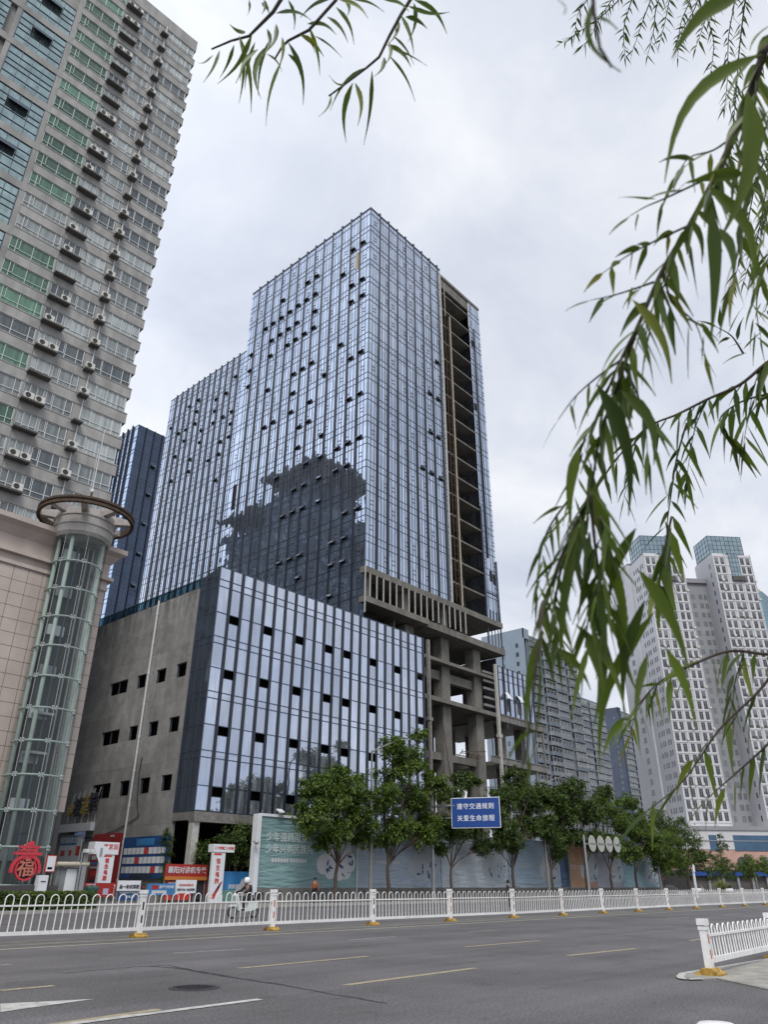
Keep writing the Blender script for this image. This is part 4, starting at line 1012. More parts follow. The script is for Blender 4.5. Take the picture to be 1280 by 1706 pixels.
# ================================================================ pale blue balcony blocks along the street
def balcony_block(px0, py0, Y, L, H, D, wallm, finm, label, nst, xs_first=2.0, navy=False):
    a = pxY(px0, py0, Y); x0 = a.x; H = a.z
    t = thing('balcony_block', label, 'building', (x0, Y, 0), 0)
    m_ = MB(); m_.box(x0, x0+L, Y+1.2, Y+D, 0, H-1.0); m_.build('wall', render_grey, t)
    m_ = MB(); m_.box(x0-.2, x0+.0, Y, Y+D, 0, H+.0); m_.box(x0-.2, x0+3.0, Y+.0, Y+.35, H-3.2, H); m_.box(x0, x0+3, Y+.36, Y+D, H-1.0, H-.6); m_.build('end_wall', wallm, t)
    sw = (L-3.0)/nst; nb = 0
    for i in range(nst):
        xa = x0+2.6+i*sw
        MB().box(xa-.9, xa+.05, Y+.3, Y+1.19, 0, H-2-i*.8).build('pilaster', finm, t)
        for k in range(int((H-4)/2.95)):
            z = H-5.2-k*2.95
            if z < 12 or nb >= 99: continue
            nb += 1
            b_ = MB(); dp = .9 if i % 2 else .35
            b_.prism([(xa+.25, Y+1.19), (xa+.25, Y-dp+.5), (xa+.8, Y-dp), (xa+sw-1.6, Y-dp), (xa+sw-1.05, Y-dp+.5), (xa+sw-1.05, Y+1.19)], 'z', z, z+1.15)
            bo = b_.build('balcony', balcony_pale if (k+i) % 3 else render_grey, t)
            b_ = MB(); b_.box(xa+.4, xa+sw-1.2, Y-dp+.55, Y+1.18, z+1.152, z+2.75); b_.build('balcony_glazing', glass_dark, bo)
            b_ = MB()
            for q in range(4): xx = xa+.5+q*(sw-1.75)/3; b_.box(xx-.06, xx+.06, Y-dp+.48, Y-dp+.56, z+1.152, z+2.75)
            b_.box(xa+.35, xa+sw-1.15, Y-dp+.45, Y-dp+.56, z+2.3, z+2.4); b_.build('balcony_frame', pvc, bo)
    m_ = MB()
    for k in range(int(H/2.95)-2):
        z = H-6-k*2.95
        for y in (Y+2.2, Y+7.5):
            if y < Y+D-1: m_.box(x0-.22, x0-.19, y, y+1.0, z, z+1.4)
    o = m_.build('windows', glass_dark, t); o['kind'] = 'stuff'
    return t
b1 = balcony_block(872, 1046, 118, 34, 70, 16, render_blue, render_grey, 'pale blue apartment block with curved white balconies just right of the concrete frame', 4)
b2 = balcony_block(961, 1153, 150, 26, 66, 14, render_navy, render_navy, 'apartment block with navy end wall and grey balconies behind the street trees', 3)
b3 = balcony_block(1030, 1178, 172, 34, 66, 14, render_navy, render_navy, 'farther navy apartment block with glazed balconies next to the white towers', 3)

# ================================================================ white tiled twin towers
WA = R(-43); Wp = pxZ(1072.6, 924.7, 98.0); WL = (Wp.x, Wp.y, 0)
louvre = mat('window_louvre', (.085, .088, .095), .6, var=.4, vscale=.4)
def tower_white(name_label, loc, W_, H, cols, rows, sidecols, sdepth, with_strip):
    t = thing('white_tower', name_label, 'building', loc, WA)
    m_ = MB(); m_.box(0, W_, 0, sdepth, 15, H); m_.box(.6, W_*.36, 1, sdepth, H, H+.8); m_.build('wall', tile_white, t, local=True)
    g_ = MB(); g_.box(.5, W_-.9, 1.6, sdepth-1.0, H+.82, H+7.4); gc = g_.build('glass_crown', glass_teal, t, local=True)
    f_ = MB()
    for z in (H+.9, H+2.5, H+4.1, H+5.7, H+7.4): f_.box(.45, W_-.85, 1.55, 1.6, z-.06, z+.06); f_.box(.44, .5, 1.6, sdepth-1, z-.06, z+.06)
    for i in range(9): x = .5+i*(W_-1.4)/8; f_.box(x-.06, x+.06, 1.54, 1.6, H+.8, H+7.4)
    for i in range(6): y = 1.7+i*(sdepth-2.8)/5; f_.box(.44, .5, y-.06, y+.06, H+.8, H+7.4)
    f_.build('crown_frame', mullion, gc, local=True)
    if with_strip:
        g_ = MB(); g_.box(W_*.42, W_*.66, -.25, 1.7, H-7.6, H+.78); go = g_.build('glass_strip', glass_teal, t, local=True)
        f_ = MB()
        for z in range(6): f_.box(W_*.42-.02, W_*.66+.02, -.3, -.25, H-7.6+z*1.6-.06, H-7.6+z*1.6+.06)
        for i in range(4): x = W_*.42+i*W_*.08; f_.box(x-.05, x+.05, -.3, -.25, H-7.6, H+.7)
        f_.build('strip_frame', mullion, go, local=True)
        MB().box(W_*.40, W_*.72, -.8, 1.0, H-9.3, H-7.7).build('ledge', concrete_dark, t, local=True)
    # windows: glass pair above a dark louvre panel
    def wmesh(w):
        q = MB(); q.box(0, w, -.05, .3, .75, 2.25, 0); q.box(0, w, -.06, .3, 0, .72, 1)
        q.box(w/2-.04, w/2+.04, -.09, -.05, .75, 2.25, 2); q.box(0, w, -.09, -.05, 1.62, 1.68, 2); return q
    ww = W_/cols*.54; proto = None; rest = MB(); n = 0
    for r_ in range(rows):
        z = H-3.4-r_*3.1
        if z < 16: break
        for c_ in range(cols):
            x = W_/cols*(c_+.5)-ww/2 + (-.12 if c_ % 2 else .12)
            if with_strip and r_ < 3 and W_*.34 < x+ww/2 < W_*.72: continue
            if n < 88:
                if proto is None: proto = wmesh(ww).build('window', [glass_dark, louvre, tile_shade], t, local=True); o = proto
                else: o = copy_tree(proto, t)
                o.location = (x, 0, z); n += 1
            else:
                q = wmesh(ww); b0 = len(rest.v); rest.v += [(v[0]+x, v[1], v[2]+z) for v in q.v]; rest.f += [tuple(b0+i for i in f) for f in q.f]; rest.m += q.m
    o = rest.build('windows', [glass_dark, louvre, tile_shade], t, local=True); o['kind'] = 'stuff'
    q = MB()
    for r_ in range(rows):
        z = H-4.2-r_*3.1
        if z < 16: break
        for y in sidecols: q.box(-.05, .2, y, y+.75, z, z+1.5)
    o = q.build('windows', glass_dark, t, local=True); o['kind'] = 'stuff'
    q = MB(); rr = random.Random(int(W_*10)+cols)
    for k in range(40):
        r_ = rr.randint(2, rows-3); c_ = rr.randint(0, cols-1); z = H-3.4-r_*3.1+.1; x = W_/cols*(c_+.98)
        q.box(x-.35, x+.35, -.5, -.1, z, z+.6)
    o = q.build('air_conditioners', ac_white, t, local=True); o['kind'] = 'stuff'
    f_ = MB()
    for r_ in range(rows+1): z = H-.7-r_*3.1; f_.box(-.01, W_+.01, -.14, .0, z-.14, z+.14)
    for c_ in range(0, cols+1, 2):
        x = W_/cols*c_; f_.box(max(x-.16, -.02), min(x+.16, W_+.02), -.2, -.141, 15, H+.3)
    f_.build('facade_ribs', tile_white, t, local=True)
    return t
c, q = math.cos(WA), math.sin(WA)
def wl(s, v): return (WL[0]+c*s-q*v, WL[1]+q*s+c*v, 0)
wt1 = tower_white('white tiled residential tower with teal glass crown, nearer the navy blocks', WL, 12.9, 98.4, 6, 27, (1.6, 3.0, 5.2, 6.6, 8.4), 12, True)
wt2 = tower_white('white tiled residential tower with teal glass crown at the right edge', wl(23.6, 0), 13.2, 99.4, 6, 27, (2.2,), 12, True)
t = wt1
m_ = MB(); m_.box(-.6, 12.8, 12.01, 27, 15, 99.2); m_.build('wing', tile_white, t, local=True)
m_ = MB()
for r_ in range(26): z = 94-r_*3.1; m_.box(-.66, -.58, 17, 19, z, z+1.6)
o = m_.build('wing_windows', glass_dark, t, local=True); o['kind'] = 'stuff'
m_ = MB(); m_.box(-.4, 12.8, 12.1, 26.9, 99.21, 100.0); m_.build('wing_parapet', tile_shade, t, local=True)
m_ = MB(); m_.box(12.92, 23.58, 7.0, 19, 15, 91.5); m_.build('link_wing', tile_shade, t, local=True)
m_ = MB(); m_.box(12.95, 23.55, 6.2, 19, 91.51, 93.0); m_.build('link_cornice', tile_shade, t, local=True)
m_ = MB()
for r_ in range(25):
    z = 86-r_*3.1
    for x, w in ((14.2, 2.0), (17.6, 1.2), (20.2, 1.2), (22.0, 1.0)): m_.box(x, x+w, 6.95, 7.1, z, z+1.6)
o = m_.build('link_windows', glass_dark, t, local=True); o['kind'] = 'stuff'
# white and pink shopping podium at their foot
sp = thing('shopping_podium', 'low white podium with blue window band and pink arched arcade below the towers', 'building', wl(-4, -8), WA)
m_ = MB(); m_.box(-2, 90, 0, 30, 9.9, 15.4); m_.build('white_wall', tile_white, sp, local=True)
m_ = MB(); m_.box(-2.2, 90, -.3, 0, 14.6, 15.6); m_.box(-2.1, 90, -.15, 0, 11.9, 12.1); m_.build('cornice', tile_shade, sp, local=True)
m_ = MB(); m_.box(-2, 90, .1, 30, 5.0, 9.88); m_.build('pink_wall', mat('pink_render', (.50, .31, .26), .8, var=.12, vscale=.4), sp, local=True)
m_ = MB(); m_.box(-2, 90, .5, 30, 0, 4.98); m_.build('shop_front', concrete_dark, sp, local=True)
m_ = MB(); m_.box(12.0, 70, -.06, .2, 9.6, 13.4); bw_ = m_.build('window_band', mat('blue_band_glass', (.03, .09, .17), .15, spec=.8, var=.3, vscale=.3), sp, local=True)
m_ = MB(); m_.box(5.2, 7.4, -.06, .2, 9.6, 13.4); m_.build('window', MAT['blue_band_glass'], sp, local=True)
for k in range(6):
    x = 13.5+k*7; P = [(x-1.6, 5.2)]+[(x+1.6*math.cos(PI-PI*i/12), 6.6+1.6*math.sin(PI-PI*i/12)) for i in range(13)]+[(x+1.6, 5.2)]
    m_ = MB(); m_.prism(P[::-1], 'y', .04, .3); ao = m_.build('arched_window', glass_dark, sp, local=True)
m_ = MB(); m_.box(-2, 90, -.6, .3, 3.6, 4.6); m_.build('shop_fascia', sign_blue, sp, local=True)
for k in range(12): MB().box(-1+k*4, -.4+k*4, -.1, .45, 0, 3.59).build('shop_pier', tile_shade, sp, local=True)
# slivers of towers at the right edge of the view
p = pxY(1270, 985, 150)
tt = thing('teal_tower', 'slim blue green tower behind the right white tower', 'building', (p.x, 150, 0))
m_ = MB(); m_.box(p.x, p.x+25, 150, 170, 0, p.z); m_.build('wall', mat('teal_wall', (.16, .27, .33), .6, var=.1, vscale=.3), tt)
m_ = MB(); m_.box(p.x+3, p.x+22, 153, 167, p.z, p.z+4); m_.build('roof_house', mat('tan_wall', (.5, .42, .30), .8), tt)
m_ = MB()
for k in range(30): m_.box(p.x-.05, p.x+25.05, 149.9, 150, p.z-2.2-k*3.2, p.z-.9-k*3.2)
o = m_.build('window_bands', glass_dark, tt)
# ================================================================ white hooped road barrier on the median
def barrier(t, xs, Y, H=1.2, first_only=False, nh=12, origin=(0, 0), d=(1, 0)):
    """hooped panels between square capped posts; xs are the post positions along the line"""
    ox, oy = origin; dx, dy = d; nx, ny = -dy, dx
    def P(s, off, z): return (ox+dx*s+nx*off, oy+dy*s+ny*off, z)
    def slab(m_, s0, s1, o0, o1, z0, z1, mi=0):
        vs = [P(s0,o0,z0),P(s1,o0,z0),P(s1,o1,z0),P(s0,o1,z0),P(s0,o0,z1),P(s1,o0,z1),P(s1,o1,z1),P(s0,o1,z1)]
        m_.add(vs, [(0,3,2,1),(4,5,6,7),(0,1,5,4),(1,2,6,5),(2,3,7,6),(3,0,4,7)], mi)
    for i, x in enumerate(xs):
        m_ = MB(); slab(m_, x-.085, x+.085, -.06, .06, .13, H-.04); po = m_.build('post', white_paint, t)
        m_ = MB(); slab(m_, x-.10, x+.10, -.085, .085, H-.02, H+.085); slab(m_, x-.095, x+.095, -.075, .075, H-.10, H-.04); m_.build('post_cap', white_paint, po)
        m_ = MB(); slab(m_, x-.028, x+.028, -.064, -.06, H*.62, H*.80, 0); slab(m_, x-.028, x+.028, -.064, -.06, H*.33, H*.5, 0); m_.build('reflector', reflector if i % 2 == 0 else rubber, po)
        m_ = MB()
        prof = [(-.23,.015),(.23,.015),(.23,.05),(.15,.075),(.10,.128),(-.10,.128),(-.15,.075),(-.23,.05)]
        n = len(prof); vs = [P(x+o*.16/.34*1.0, o2, z) for o2, (o, z) in []]
        vs = [P(x-.20, o, z) for o, z in prof]+[P(x+.20, o, z) for o, z in prof]
        m_.add(vs, [tuple(range(n-1,-1,-1)), tuple(range(n,2*n))]+[(i_,(i_+1)%n,n+(i_+1)%n,n+i_) for i_ in range(n)])
        m_.build('base_weight', yellow_base, t)
    for i, (a, b) in enumerate(zip(xs[:-1], xs[1:])):
        m_ = MB(); a0, b0 = a+.085, b-.085
        rj = random.Random(i*3+int(Y)); tj = rj.uniform(-.025, .025); oj = rj.uniform(-.03, .03)
        slab(m_, a0, b0, -.03, .03, .20, .29); slab(m_, a0, b0, -.022, .022, H*.74, H*.74+.04)
        nhh = nh; pit = (b0-a0)/nhh; r_ = pit*.27
        for k in range(nhh):
            c = a0+(k+.5)*pit; N_ = 7 if i < 6 else 5
            path = [P(c-r_, 0, .26)]+[P(c-r_*math.cos(PI*j/N_), 0, H-.02-r_*1.05+r_*1.05*math.sin(PI*j/N_)) for j in range(N_+1)]+[P(c+r_, 0, .26)]
            m_.tube(path, .0155, 6, cap=False)
        m_.v = [(v[0]+nx*((v[2]-.2)*tj*2+oj*((k_ % 7) == 9)), v[1]+ny*(v[2]-.2)*tj*2, v[2]+tj*.6*math.sin(v[0]*.6)) for k_, v in enumerate(m_.v)]
        m_.build('hooped_panel', white_paint, t)
YF = 22.55
xs = [-1.5, 3.75, 9.0, 14.25, 19.5, 24.72, 29.8, 34.9, 39.7, 44.3, 48.9, 53.5, 58.2, 63.2, 68.2, 73.2, 78.2, 84, 90, 96, 102, 108, 114, 120]
fb = thing('median_fence', 'long white hooped steel fence on yellow feet along the middle of the road', 'fence', (14.25, YF, 0))
barrier(fb, xs, YF, origin=(0, YF))
nf = pxZ(1186, 1626); d_ = Vector((1, .045, 0)).normalized()
f2 = thing('island_fence', 'short white hooped fence on the traffic island at the near right', 'fence', (nf.x, nf.y, .02))
barrier(f2, [0, 4.6, 9.2], 0, H=.84, origin=(nf.x, nf.y), d=(d_.x, d_.y), nh=13)
p = pxZ(1194, 1704, .30)
bd = thing('white_bollard', 'round white concrete bollard cut off by the bottom edge of the view', 'bollard', (p.x, p.y, 0))
m_ = MB(); m_.lathe([(0,.30),(.16,.298),(.185,.28),(.19,.24),(.175,0),(0,0)], p.x, p.y, 28); m_.build('post', white_paint, bd, smooth=True)
m_ = MB(); m_.lathe([(.21,0),(.21,.03),(.18,.035)], p.x, p.y, 28); m_.build('foot', rubber, bd)

# ================================================================ printed hoarding round the site
YHO = 48.0
ho = thing('site_hoarding', 'long tall hoarding printed with pale clouds, lettering and coloured panels behind the trees', 'hoarding', (39.6, YHO, 0))
cols_ = [('teal', 39.65, 50.5, (.20, .325, .335)), ('slate', 50.6, 62.2, (.33, .395, .475)), ('mist', 62.3, 73.8, (.48, .53, .58)), ('sky', 73.9, 84.8, (.31, .40, .49)), ('navy', 84.9, 86.6, (.05, .10, .20)), ('tan', 86.7, 93.4, (.40, .22, .125)), ('dusk', 93.5, 100.6, (.30, .31, .37)), ('aqua', 100.7, 112.5, (.21, .335, .385))]
def fabric(name, c):
    m = mat('print_'+name, c, .5, var=.10, vscale=.7, bump=.0); t = m.node_tree; n = t.nodes; l = t.links; p = n['Principled BSDF']
    g = n.new('ShaderNodeNewGeometry'); mp = n.new('ShaderNodeMapping'); mp.inputs['Rotation'].default_value = (0, R(28), 0); mp.inputs['Scale'].default_value = (.35, 1, 2.6); l.new(g.outputs['Position'], mp.inputs[0])
    z = n.new('ShaderNodeTexNoise'); z.inputs['Scale'].default_value = 1.1; z.inputs['Detail'].default_value = 3; z.inputs['Distortion'].default_value = .6; l.new(mp.outputs[0], z.inputs['Vector'])
    b = n.new('ShaderNodeBump'); b.inputs['Strength'].default_value = .9; b.inputs['Distance'].default_value = .22; l.new(z.outputs['Fac'], b.inputs['Height']); l.new(b.outputs[0], p.inputs['Normal']); return m
cloud_m = mat('print_cloud', (.52, .53, .55), .6, var=.05, vscale=1)
cloud_faint = mat('print_cloud_faint', (.40, .44, .48), .6, var=.12, vscale=1.2)
inkb = mat('print_ink', (.012, .04, .13), .6)
palew = mat('print_pale_letter', (.62, .68, .70), .6)
rnd = random.Random(3)
def blob(m_, cx, cz, r_, y, mi=0, n=16, sq=1.0):
    m_.add([(cx+r_*math.cos(2*PI*i/n), y, cz+sq*r_*math.sin(2*PI*i/n)) for i in range(n)], [tuple(range(n))], mi)
for i, (nm, xa, xb, c) in enumerate(cols_):
    zt = 6.1 if xa < 60 else 5.9
    m_ = MB(); m_.box(xa, xb, YHO, YHO+.12, 1.15, zt); pn = m_.build('printed_panel', fabric(nm, c), ho, label=nm+' coloured printed panel')
    m_ = MB(); w = xb-xa
    if w > 5:
        # overlapping discs at hair-thin steps make the cloud, with ink leaves on it
        cx = xb-w*.20; 
        for q, (dx, dz, r_) in enumerate(((-1.75,-.55,.75),(-.7,.35,1.0),(.5,.75,1.05),(1.25,-.35,.8),(.1,-.75,1.0),(-.95,-1.0,.65),(.9,-1.05,.6))): blob(m_, cx+dx, 3.4+dz, r_, YHO-.004-.0015*q, 0)
        m_.build('cloud_print', cloud_m if nm == 'teal' else cloud_faint, pn)
        m_ = MB()
        for q in range(13):
            g0 = (-1.1, .6, 1.0)[q % 3]; x, z = cx+g0+rnd.gauss(0, .32), (2.2, 2.0, 2.9)[q % 3]+abs(rnd.gauss(0, .35)); a_ = rnd.uniform(0, PI); L_ = rnd.uniform(.10, .30); w_ = L_*rnd.uniform(.25, .45)
            m_.add([(x+L_*math.cos(2*PI*i_/10)*math.cos(a_)-w_*math.sin(2*PI*i_/10)*math.sin(a_), YHO-.016-.001*q, z+L_*math.cos(2*PI*i_/10)*math.sin(a_)+w_*math.sin(2*PI*i_/10)*math.cos(a_)) for i_ in range(10)], [tuple(range(10))])
        m_.build('ink_print', inkb, pn)
    m_ = MB()
    if nm == 'teal':
        letter(m_, '少年强则国强', (40.35, YHO-.012, 4.66), (1, 0, 0), .72, bold=.004, align='LEFT', spacing=1.0)
        letter(m_, '少年兴则民族兴', (40.35, YHO-.012, 3.82), (1, 0, 0), .72, bold=.004, align='LEFT', spacing=1.0)
        m_.build('lettering', palew, pn)
        m_ = MB()
        for q in range(12): blob(m_, 41.15+q*.30+(.12 if q > 5 else 0), 3.05, .13, YHO-.012, 0, 12, 1.25)
        m_.build('lettering', cloud_m, pn)
    elif nm == 'slate':
        letter(m_, '民族行复兴', (54.4, YHO-.012, 4.0), (1, 0, 0), .85, bold=.006); m_.build('lettering', mat('faint_letter', (.30, .37, .47), .6), pn)
        m_ = MB()
        for q in range(10): blob(m_, 53.2+q*.32, 3.15, .12, YHO-.012, 0, 12, 1.3)
        m_.build('lettering', cloud_m, pn)
    elif nm in ('mist', 'sky', 'tan'):
        letter(m_, '— ○○○ ○○○ —', ((xa+xb)/2-1.2, YHO-.012, 3.3), (1, 0, 0), .55, bold=.01); m_.build('lettering', cloud_m, pn)
m_ = MB(); m_.box(39.2, 39.62, YHO-.25, YHO+.3, .15, 6.22); m_.box(39.62, 43.6, YHO-.1, YHO+.2, 6.105, 6.3); m_.build('hoarding_post', print_white, ho)
m_ = MB(); m_.box(50.51, 50.59, YHO-.06, YHO+.1, .15, 6.2); m_.build('seam_post', print_white, ho)
m_ = MB(); m_.box(86.4, 86.65, YHO-.3, YHO+.1, .15, 6.2); m_.build('seam_post', lamp_grey, ho)
m_ = MB(); m_.box(39.3, 118, YHO-.02, YHO+.25, .15, 1.14); m_.build('rubble_wall', hedge_stone, ho)
lw = thing('railing', 'low dark railing on the pavement in front of the hoarding', 'railing', (40, 47.0, .15))
m_ = MB(); m_.bar((40.5,47.1,1.15), (112,47.1,1.15), .045)
for k in range(48): m_.bar((40.5+k*1.5,47.1,.15), (40.5+k*1.5,47.1,1.17), .05)
m_.build('rail', steel, lw)
cc = pxY(425, 1402, YHO-.4)
cam = thing('security_camera', 'small grey security camera on the white end post of the hoarding', 'camera', (cc.x, cc.y, cc.z))
m_ = MB(); m_.bar((cc.x-.05, YHO-.26, cc.z), (cc.x-.05, YHO-.55, cc.z), .08); m_.lathe([(0,cc.z-.22),(.12,cc.z-.2),(.16,cc.z-.08),(.14,cc.z+.04),(0,cc.z+.06)], cc.x+.02, YHO-.55, 14); m_.build('dome', galv, cam, smooth=True)
fl = thing('floodlight', 'white floodlight on top of the hoarding corner', 'floodlight', (41.6, YHO, 6.3))
m_ = MB(); m_.box(41.55, 41.62, YHO-.05, YHO, 6.3, 6.5); m_.add([(41.2,YHO-.4,6.42),(41.75,YHO-.4,6.42),(41.75,YHO,6.62),(41.2,YHO,6.62),(41.2,YHO-.38,6.52),(41.75,YHO-.38,6.52),(41.75,YHO,6.72),(41.2,YHO,6.72)], [(0,3,2,1),(4,5,6,7),(0,1,5,4),(1,2,6,5),(2,3,7,6),(3,0,4,7)]); m_.build('lamp', print_white, fl)

# ================================================================ road sign on a cantilever arm
sp0, sp1 = Vector((59.5, 44.5, 0)), Vector((61.3, 40.3, 0)); sd_ = (sp1-sp0).normalized(); pb = sp0-sd_*1.9
rs = thing('blue_road_sign', 'blue road sign with two lines of white characters on a grey mast arm', 'road sign', (pb.x, pb.y, .15))
nrm = Vector((sd_.y, -sd_.x, 0)); nrm = nrm if nrm.dot(-sp0) > 0 else -nrm
m_ = MB(); m_.tube([(pb.x, pb.y, .15), (pb.x, pb.y, 4), (pb.x, pb.y, 8.4)], [.19, .16, .12], 12); m_.lathe([(.3,.15),(.3,.2),(0,.21)], pb.x, pb.y, 12); m_.build('mast', galv, rs, smooth=False)
m_ = MB(); m_.tube([pb+Vector((0,0,7.95)), sp1+Vector((0,0,8.1))-nrm*.12], [.11, .07], 10); m_.tube([pb+Vector((0,0,6.9)), sp1+Vector((0,0,6.95))-nrm*.12], [.07, .05], 8); m_.build('arm', galv, rs)
def splate(m_, e, z0, z1, o0, o1):
    a, b = sp0-sd_*e, sp1+sd_*e
    vs = [a+nrm*o0, b+nrm*o0, b+nrm*o1, a+nrm*o1]
    m_.add([(v.x, v.y, z0) for v in vs]+[(v.x, v.y, z1) for v in vs], [(0,3,2,1),(4,5,6,7),(0,1,5,4),(1,2,6,5),(2,3,7,6),(3,0,4,7)])
m_ = MB(); splate(m_, 0, 6.04, 8.65, .0, .03); sb_ = m_.build('border', sign_white, rs)
m_ = MB(); splate(m_, -.06, 6.10, 8.59, .032, .05); m_.build('face', sign_blue, rs)
mid = (sp0+sp1)/2; m_ = MB()
letter(m_, '遵守交通规则', mid+nrm*.056+Vector((0,0,7.86)), sd_, .55, bold=.004, spacing=1.16)
letter(m_, '关爱生命旅程', mid+nrm*.056+Vector((0,0,6.84)), sd_, .55, bold=.004, spacing=1.16)
m_.build('lettering', sign_white, rs)
m_ = MB(); splate(m_, -.2, 6.3, 6.4, -.1, -.002); m_.build('stiffener', galv, rs)

# ================================================================ street lamps and other poles
def lamp(px, Y, ztop, dxa, dz, label):
    b_ = pxY(px, 1480, Y); x = b_.x
    t = thing('street_lamp', label, 'street lamp', (x, Y, .15), 0, 'street lamps on the far pavement')
    m_ = MB(); m_.tube([(x, Y, .15), (x, Y, ztop*.5), (x, Y, ztop)], [.17, .12, .08], 10); m_.lathe([(.26,.15),(.26,.5),(.18,.55)], x, Y, 12); m_.build('pole', lamp_grey, t)
    m_ = MB(); m_.tube([(x, Y, ztop-.1), (x+dxa*.5, Y-.7, ztop+dz*.55), (x+dxa, Y-1.2, ztop+dz)], [.07, .055, .045], 8); m_.build('arm', lamp_grey, t)
    a = Vector((x+dxa, Y-1.2, ztop+dz)); b = a+Vector((.75, -.25, .12))
    m_ = MB(); m_.bar(a-Vector((.15,-.05,.02)), b, .26, .10); m_.build('lamp_head', galv, t)
    m_ = MB(); m_.bar(a+Vector((.1,-.03,-.06)), b+Vector((-.08,.03,-.065)), .2, .03); m_.build('lens', lens_white, t)
lamp(617.5, 45.6, 11.9, 2.6, 1.1, 'grey street lamp pole rising out of the tree crowns before the glass podium')
lamp(915, 45.6, 11.5, 4.0, 1.3, 'grey street lamp above the trees in front of the pale blue blocks')
lamp(1103, 45.6, 10.8, 1.8, .6, 'far street lamp near the foot of the white towers')
# round signal discs on a mast arm
p = pxY(985, 1407, 42.9); 
dg_ = thing('disc_sign_gantry', 'four round pale discs in a row on a dark arm among the trees', 'sign', (p.x-1.5, 42.9, .15))
m_ = MB(); m_.tube([(p.x-1.5, 42.9, .15), (p.x-1.5, 42.9, 6.4)], .13, 10); m_.build('mast', galv, dg_)
m_ = MB(); m_.tube([(p.x-1.5, 42.9, p.z+.02), (p.x+7.6, 42.9, p.z+.15)], .09, 8); m_.build('arm', lamp_grey, dg_)
for k in range(4):
    x = p.x+.1+k*2.05; m_ = MB(); m_.lathe([(0,42.72),(.82,42.72),(.86,42.75),(.82,42.78),(0,42.78)], x, p.z+.1+.03*k, 24, axis='y'); m_.build('disc', mat('disc_grey', (.40, .41, .39), .6, var=.15, vscale=2) if k == 0 else MAT['disc_grey'], dg_)
    m_ = MB(); m_.box(x-.62, x+.62, 42.68, 42.70, p.z+.05+.03*k, p.z+.17+.03*k); m_.build('disc_bar', lamp_grey, dg_)
p = pxY(1252, 1440, 60)
tl = thing('traffic_light', 'pair of dark traffic light heads on a pole at the far right', 'traffic light', (p.x+1.6, 60, 0))
m_ = MB(); m_.tube([(p.x+1.6, 60, 0), (p.x+1.6, 60, p.z+1.2)], .14, 8); m_.tube([(p.x-3, 60, p.z+.6), (p.x+1.6, 60, p.z+.6)], .09, 6); m_.build('mast', galv, tl)
for k in range(2):
    m_ = MB(); x = p.x-2.4+k*2.2; m_.box(x-.35, x+.35, 59.6, 59.85, p.z-1.1, p.z+1.4)
    ho_ = m_.build('signal_head', print_dark, tl)
    for q in range(3): m_ = MB(); m_.lathe([(0,59.58),(.2,59.57),(.24,59.6)], x, p.z-.65+q*.8, 12, axis='y'); m_.build('lens', ac_dark, ho_)
for px_, py_, Y_, h_, lab in ((1155,1445,40,4.2,'white leaning sign post above the far end of the fence'),):
    b_ = pxY(px_, py_, Y_)
    t = thing('sign_post', lab, 'post', (b_.x, Y_, 0)); m_ = MB(); m_.box(b_.x-.12, b_.x+.12, Y_-.1, Y_+.1, 0, b_.z); m_.build('post', white_paint, t)
    m_ = MB(); m_.box(b_.x-.3, b_.x+.25, Y_-.14, Y_-.101, b_.z-.5, b_.z+.3); m_.build('plate', sign_white, t)

# ================================================================ shop signs, boards and gate at the mouth of the side street
def board(name, x0p, x1p, y0p, y1p, Y, label, cat, matl, parts=(), th=.08, zmin=.15, legs=True):
    a = pxY(x0p, y0p, Y); b = pxY(x1p, y1p, Y); x0, x1 = a.x, pxY(x1p, y0p, Y).x; z1 = (a.z+pxY(x1p, y0p, Y).z)/2; z0 = max(zmin+.05, b.z)
    t = thing(name, label, cat, ((x0+x1)/2, Y, zmin))
    m_ = MB(); m_.box(x0, x1, Y, Y+th, z0, z1); m_.build('board', matl, t)
    if legs:
        for x in (x0+.08, x1-.08): m_ = MB(); m_.box(x-.04, x+.04, Y+th, Y+th+.08, zmin, z1-.1); m_.build('leg', steel, t)
    for (u0, u1, v0, v1, mm, txt, tm, bold) in parts:      # fractions of width and height (from the top)
        xa, xb = x0+(x1-x0)*u0, x0+(x1-x0)*u1; zb, za = z1-(z1-z0)*v0, z1-(z1-z0)*v1
        off = .012
        if mm is not None: m_ = MB(); m_.box(xa, xb, Y-.01, Y-.001, za, zb); m_.build('panel', mm, t)
        if txt:
            m_ = MB(); n = len(txt)
            if zb-za > (xb-xa)*1.6:
                h = (zb-za)/n
                for k, ch in enumerate(txt): letter(m_, ch, ((xa+xb)/2, Y-off-.008, zb-h*(k+.5)), (1, 0, 0), min(h*.86, (xb-xa)*.85), bold=bold*.5)
            else:
                size = min((zb-za)*.82, (xb-xa)/n*.98); letter(m_, txt, ((xa+xb)/2, Y-off-.008, (za+zb)/2), (1, 0, 0), size, bold=bold*.35)
            m_.build('lettering', tm, t)
    return t, x0, x1, z0, z1
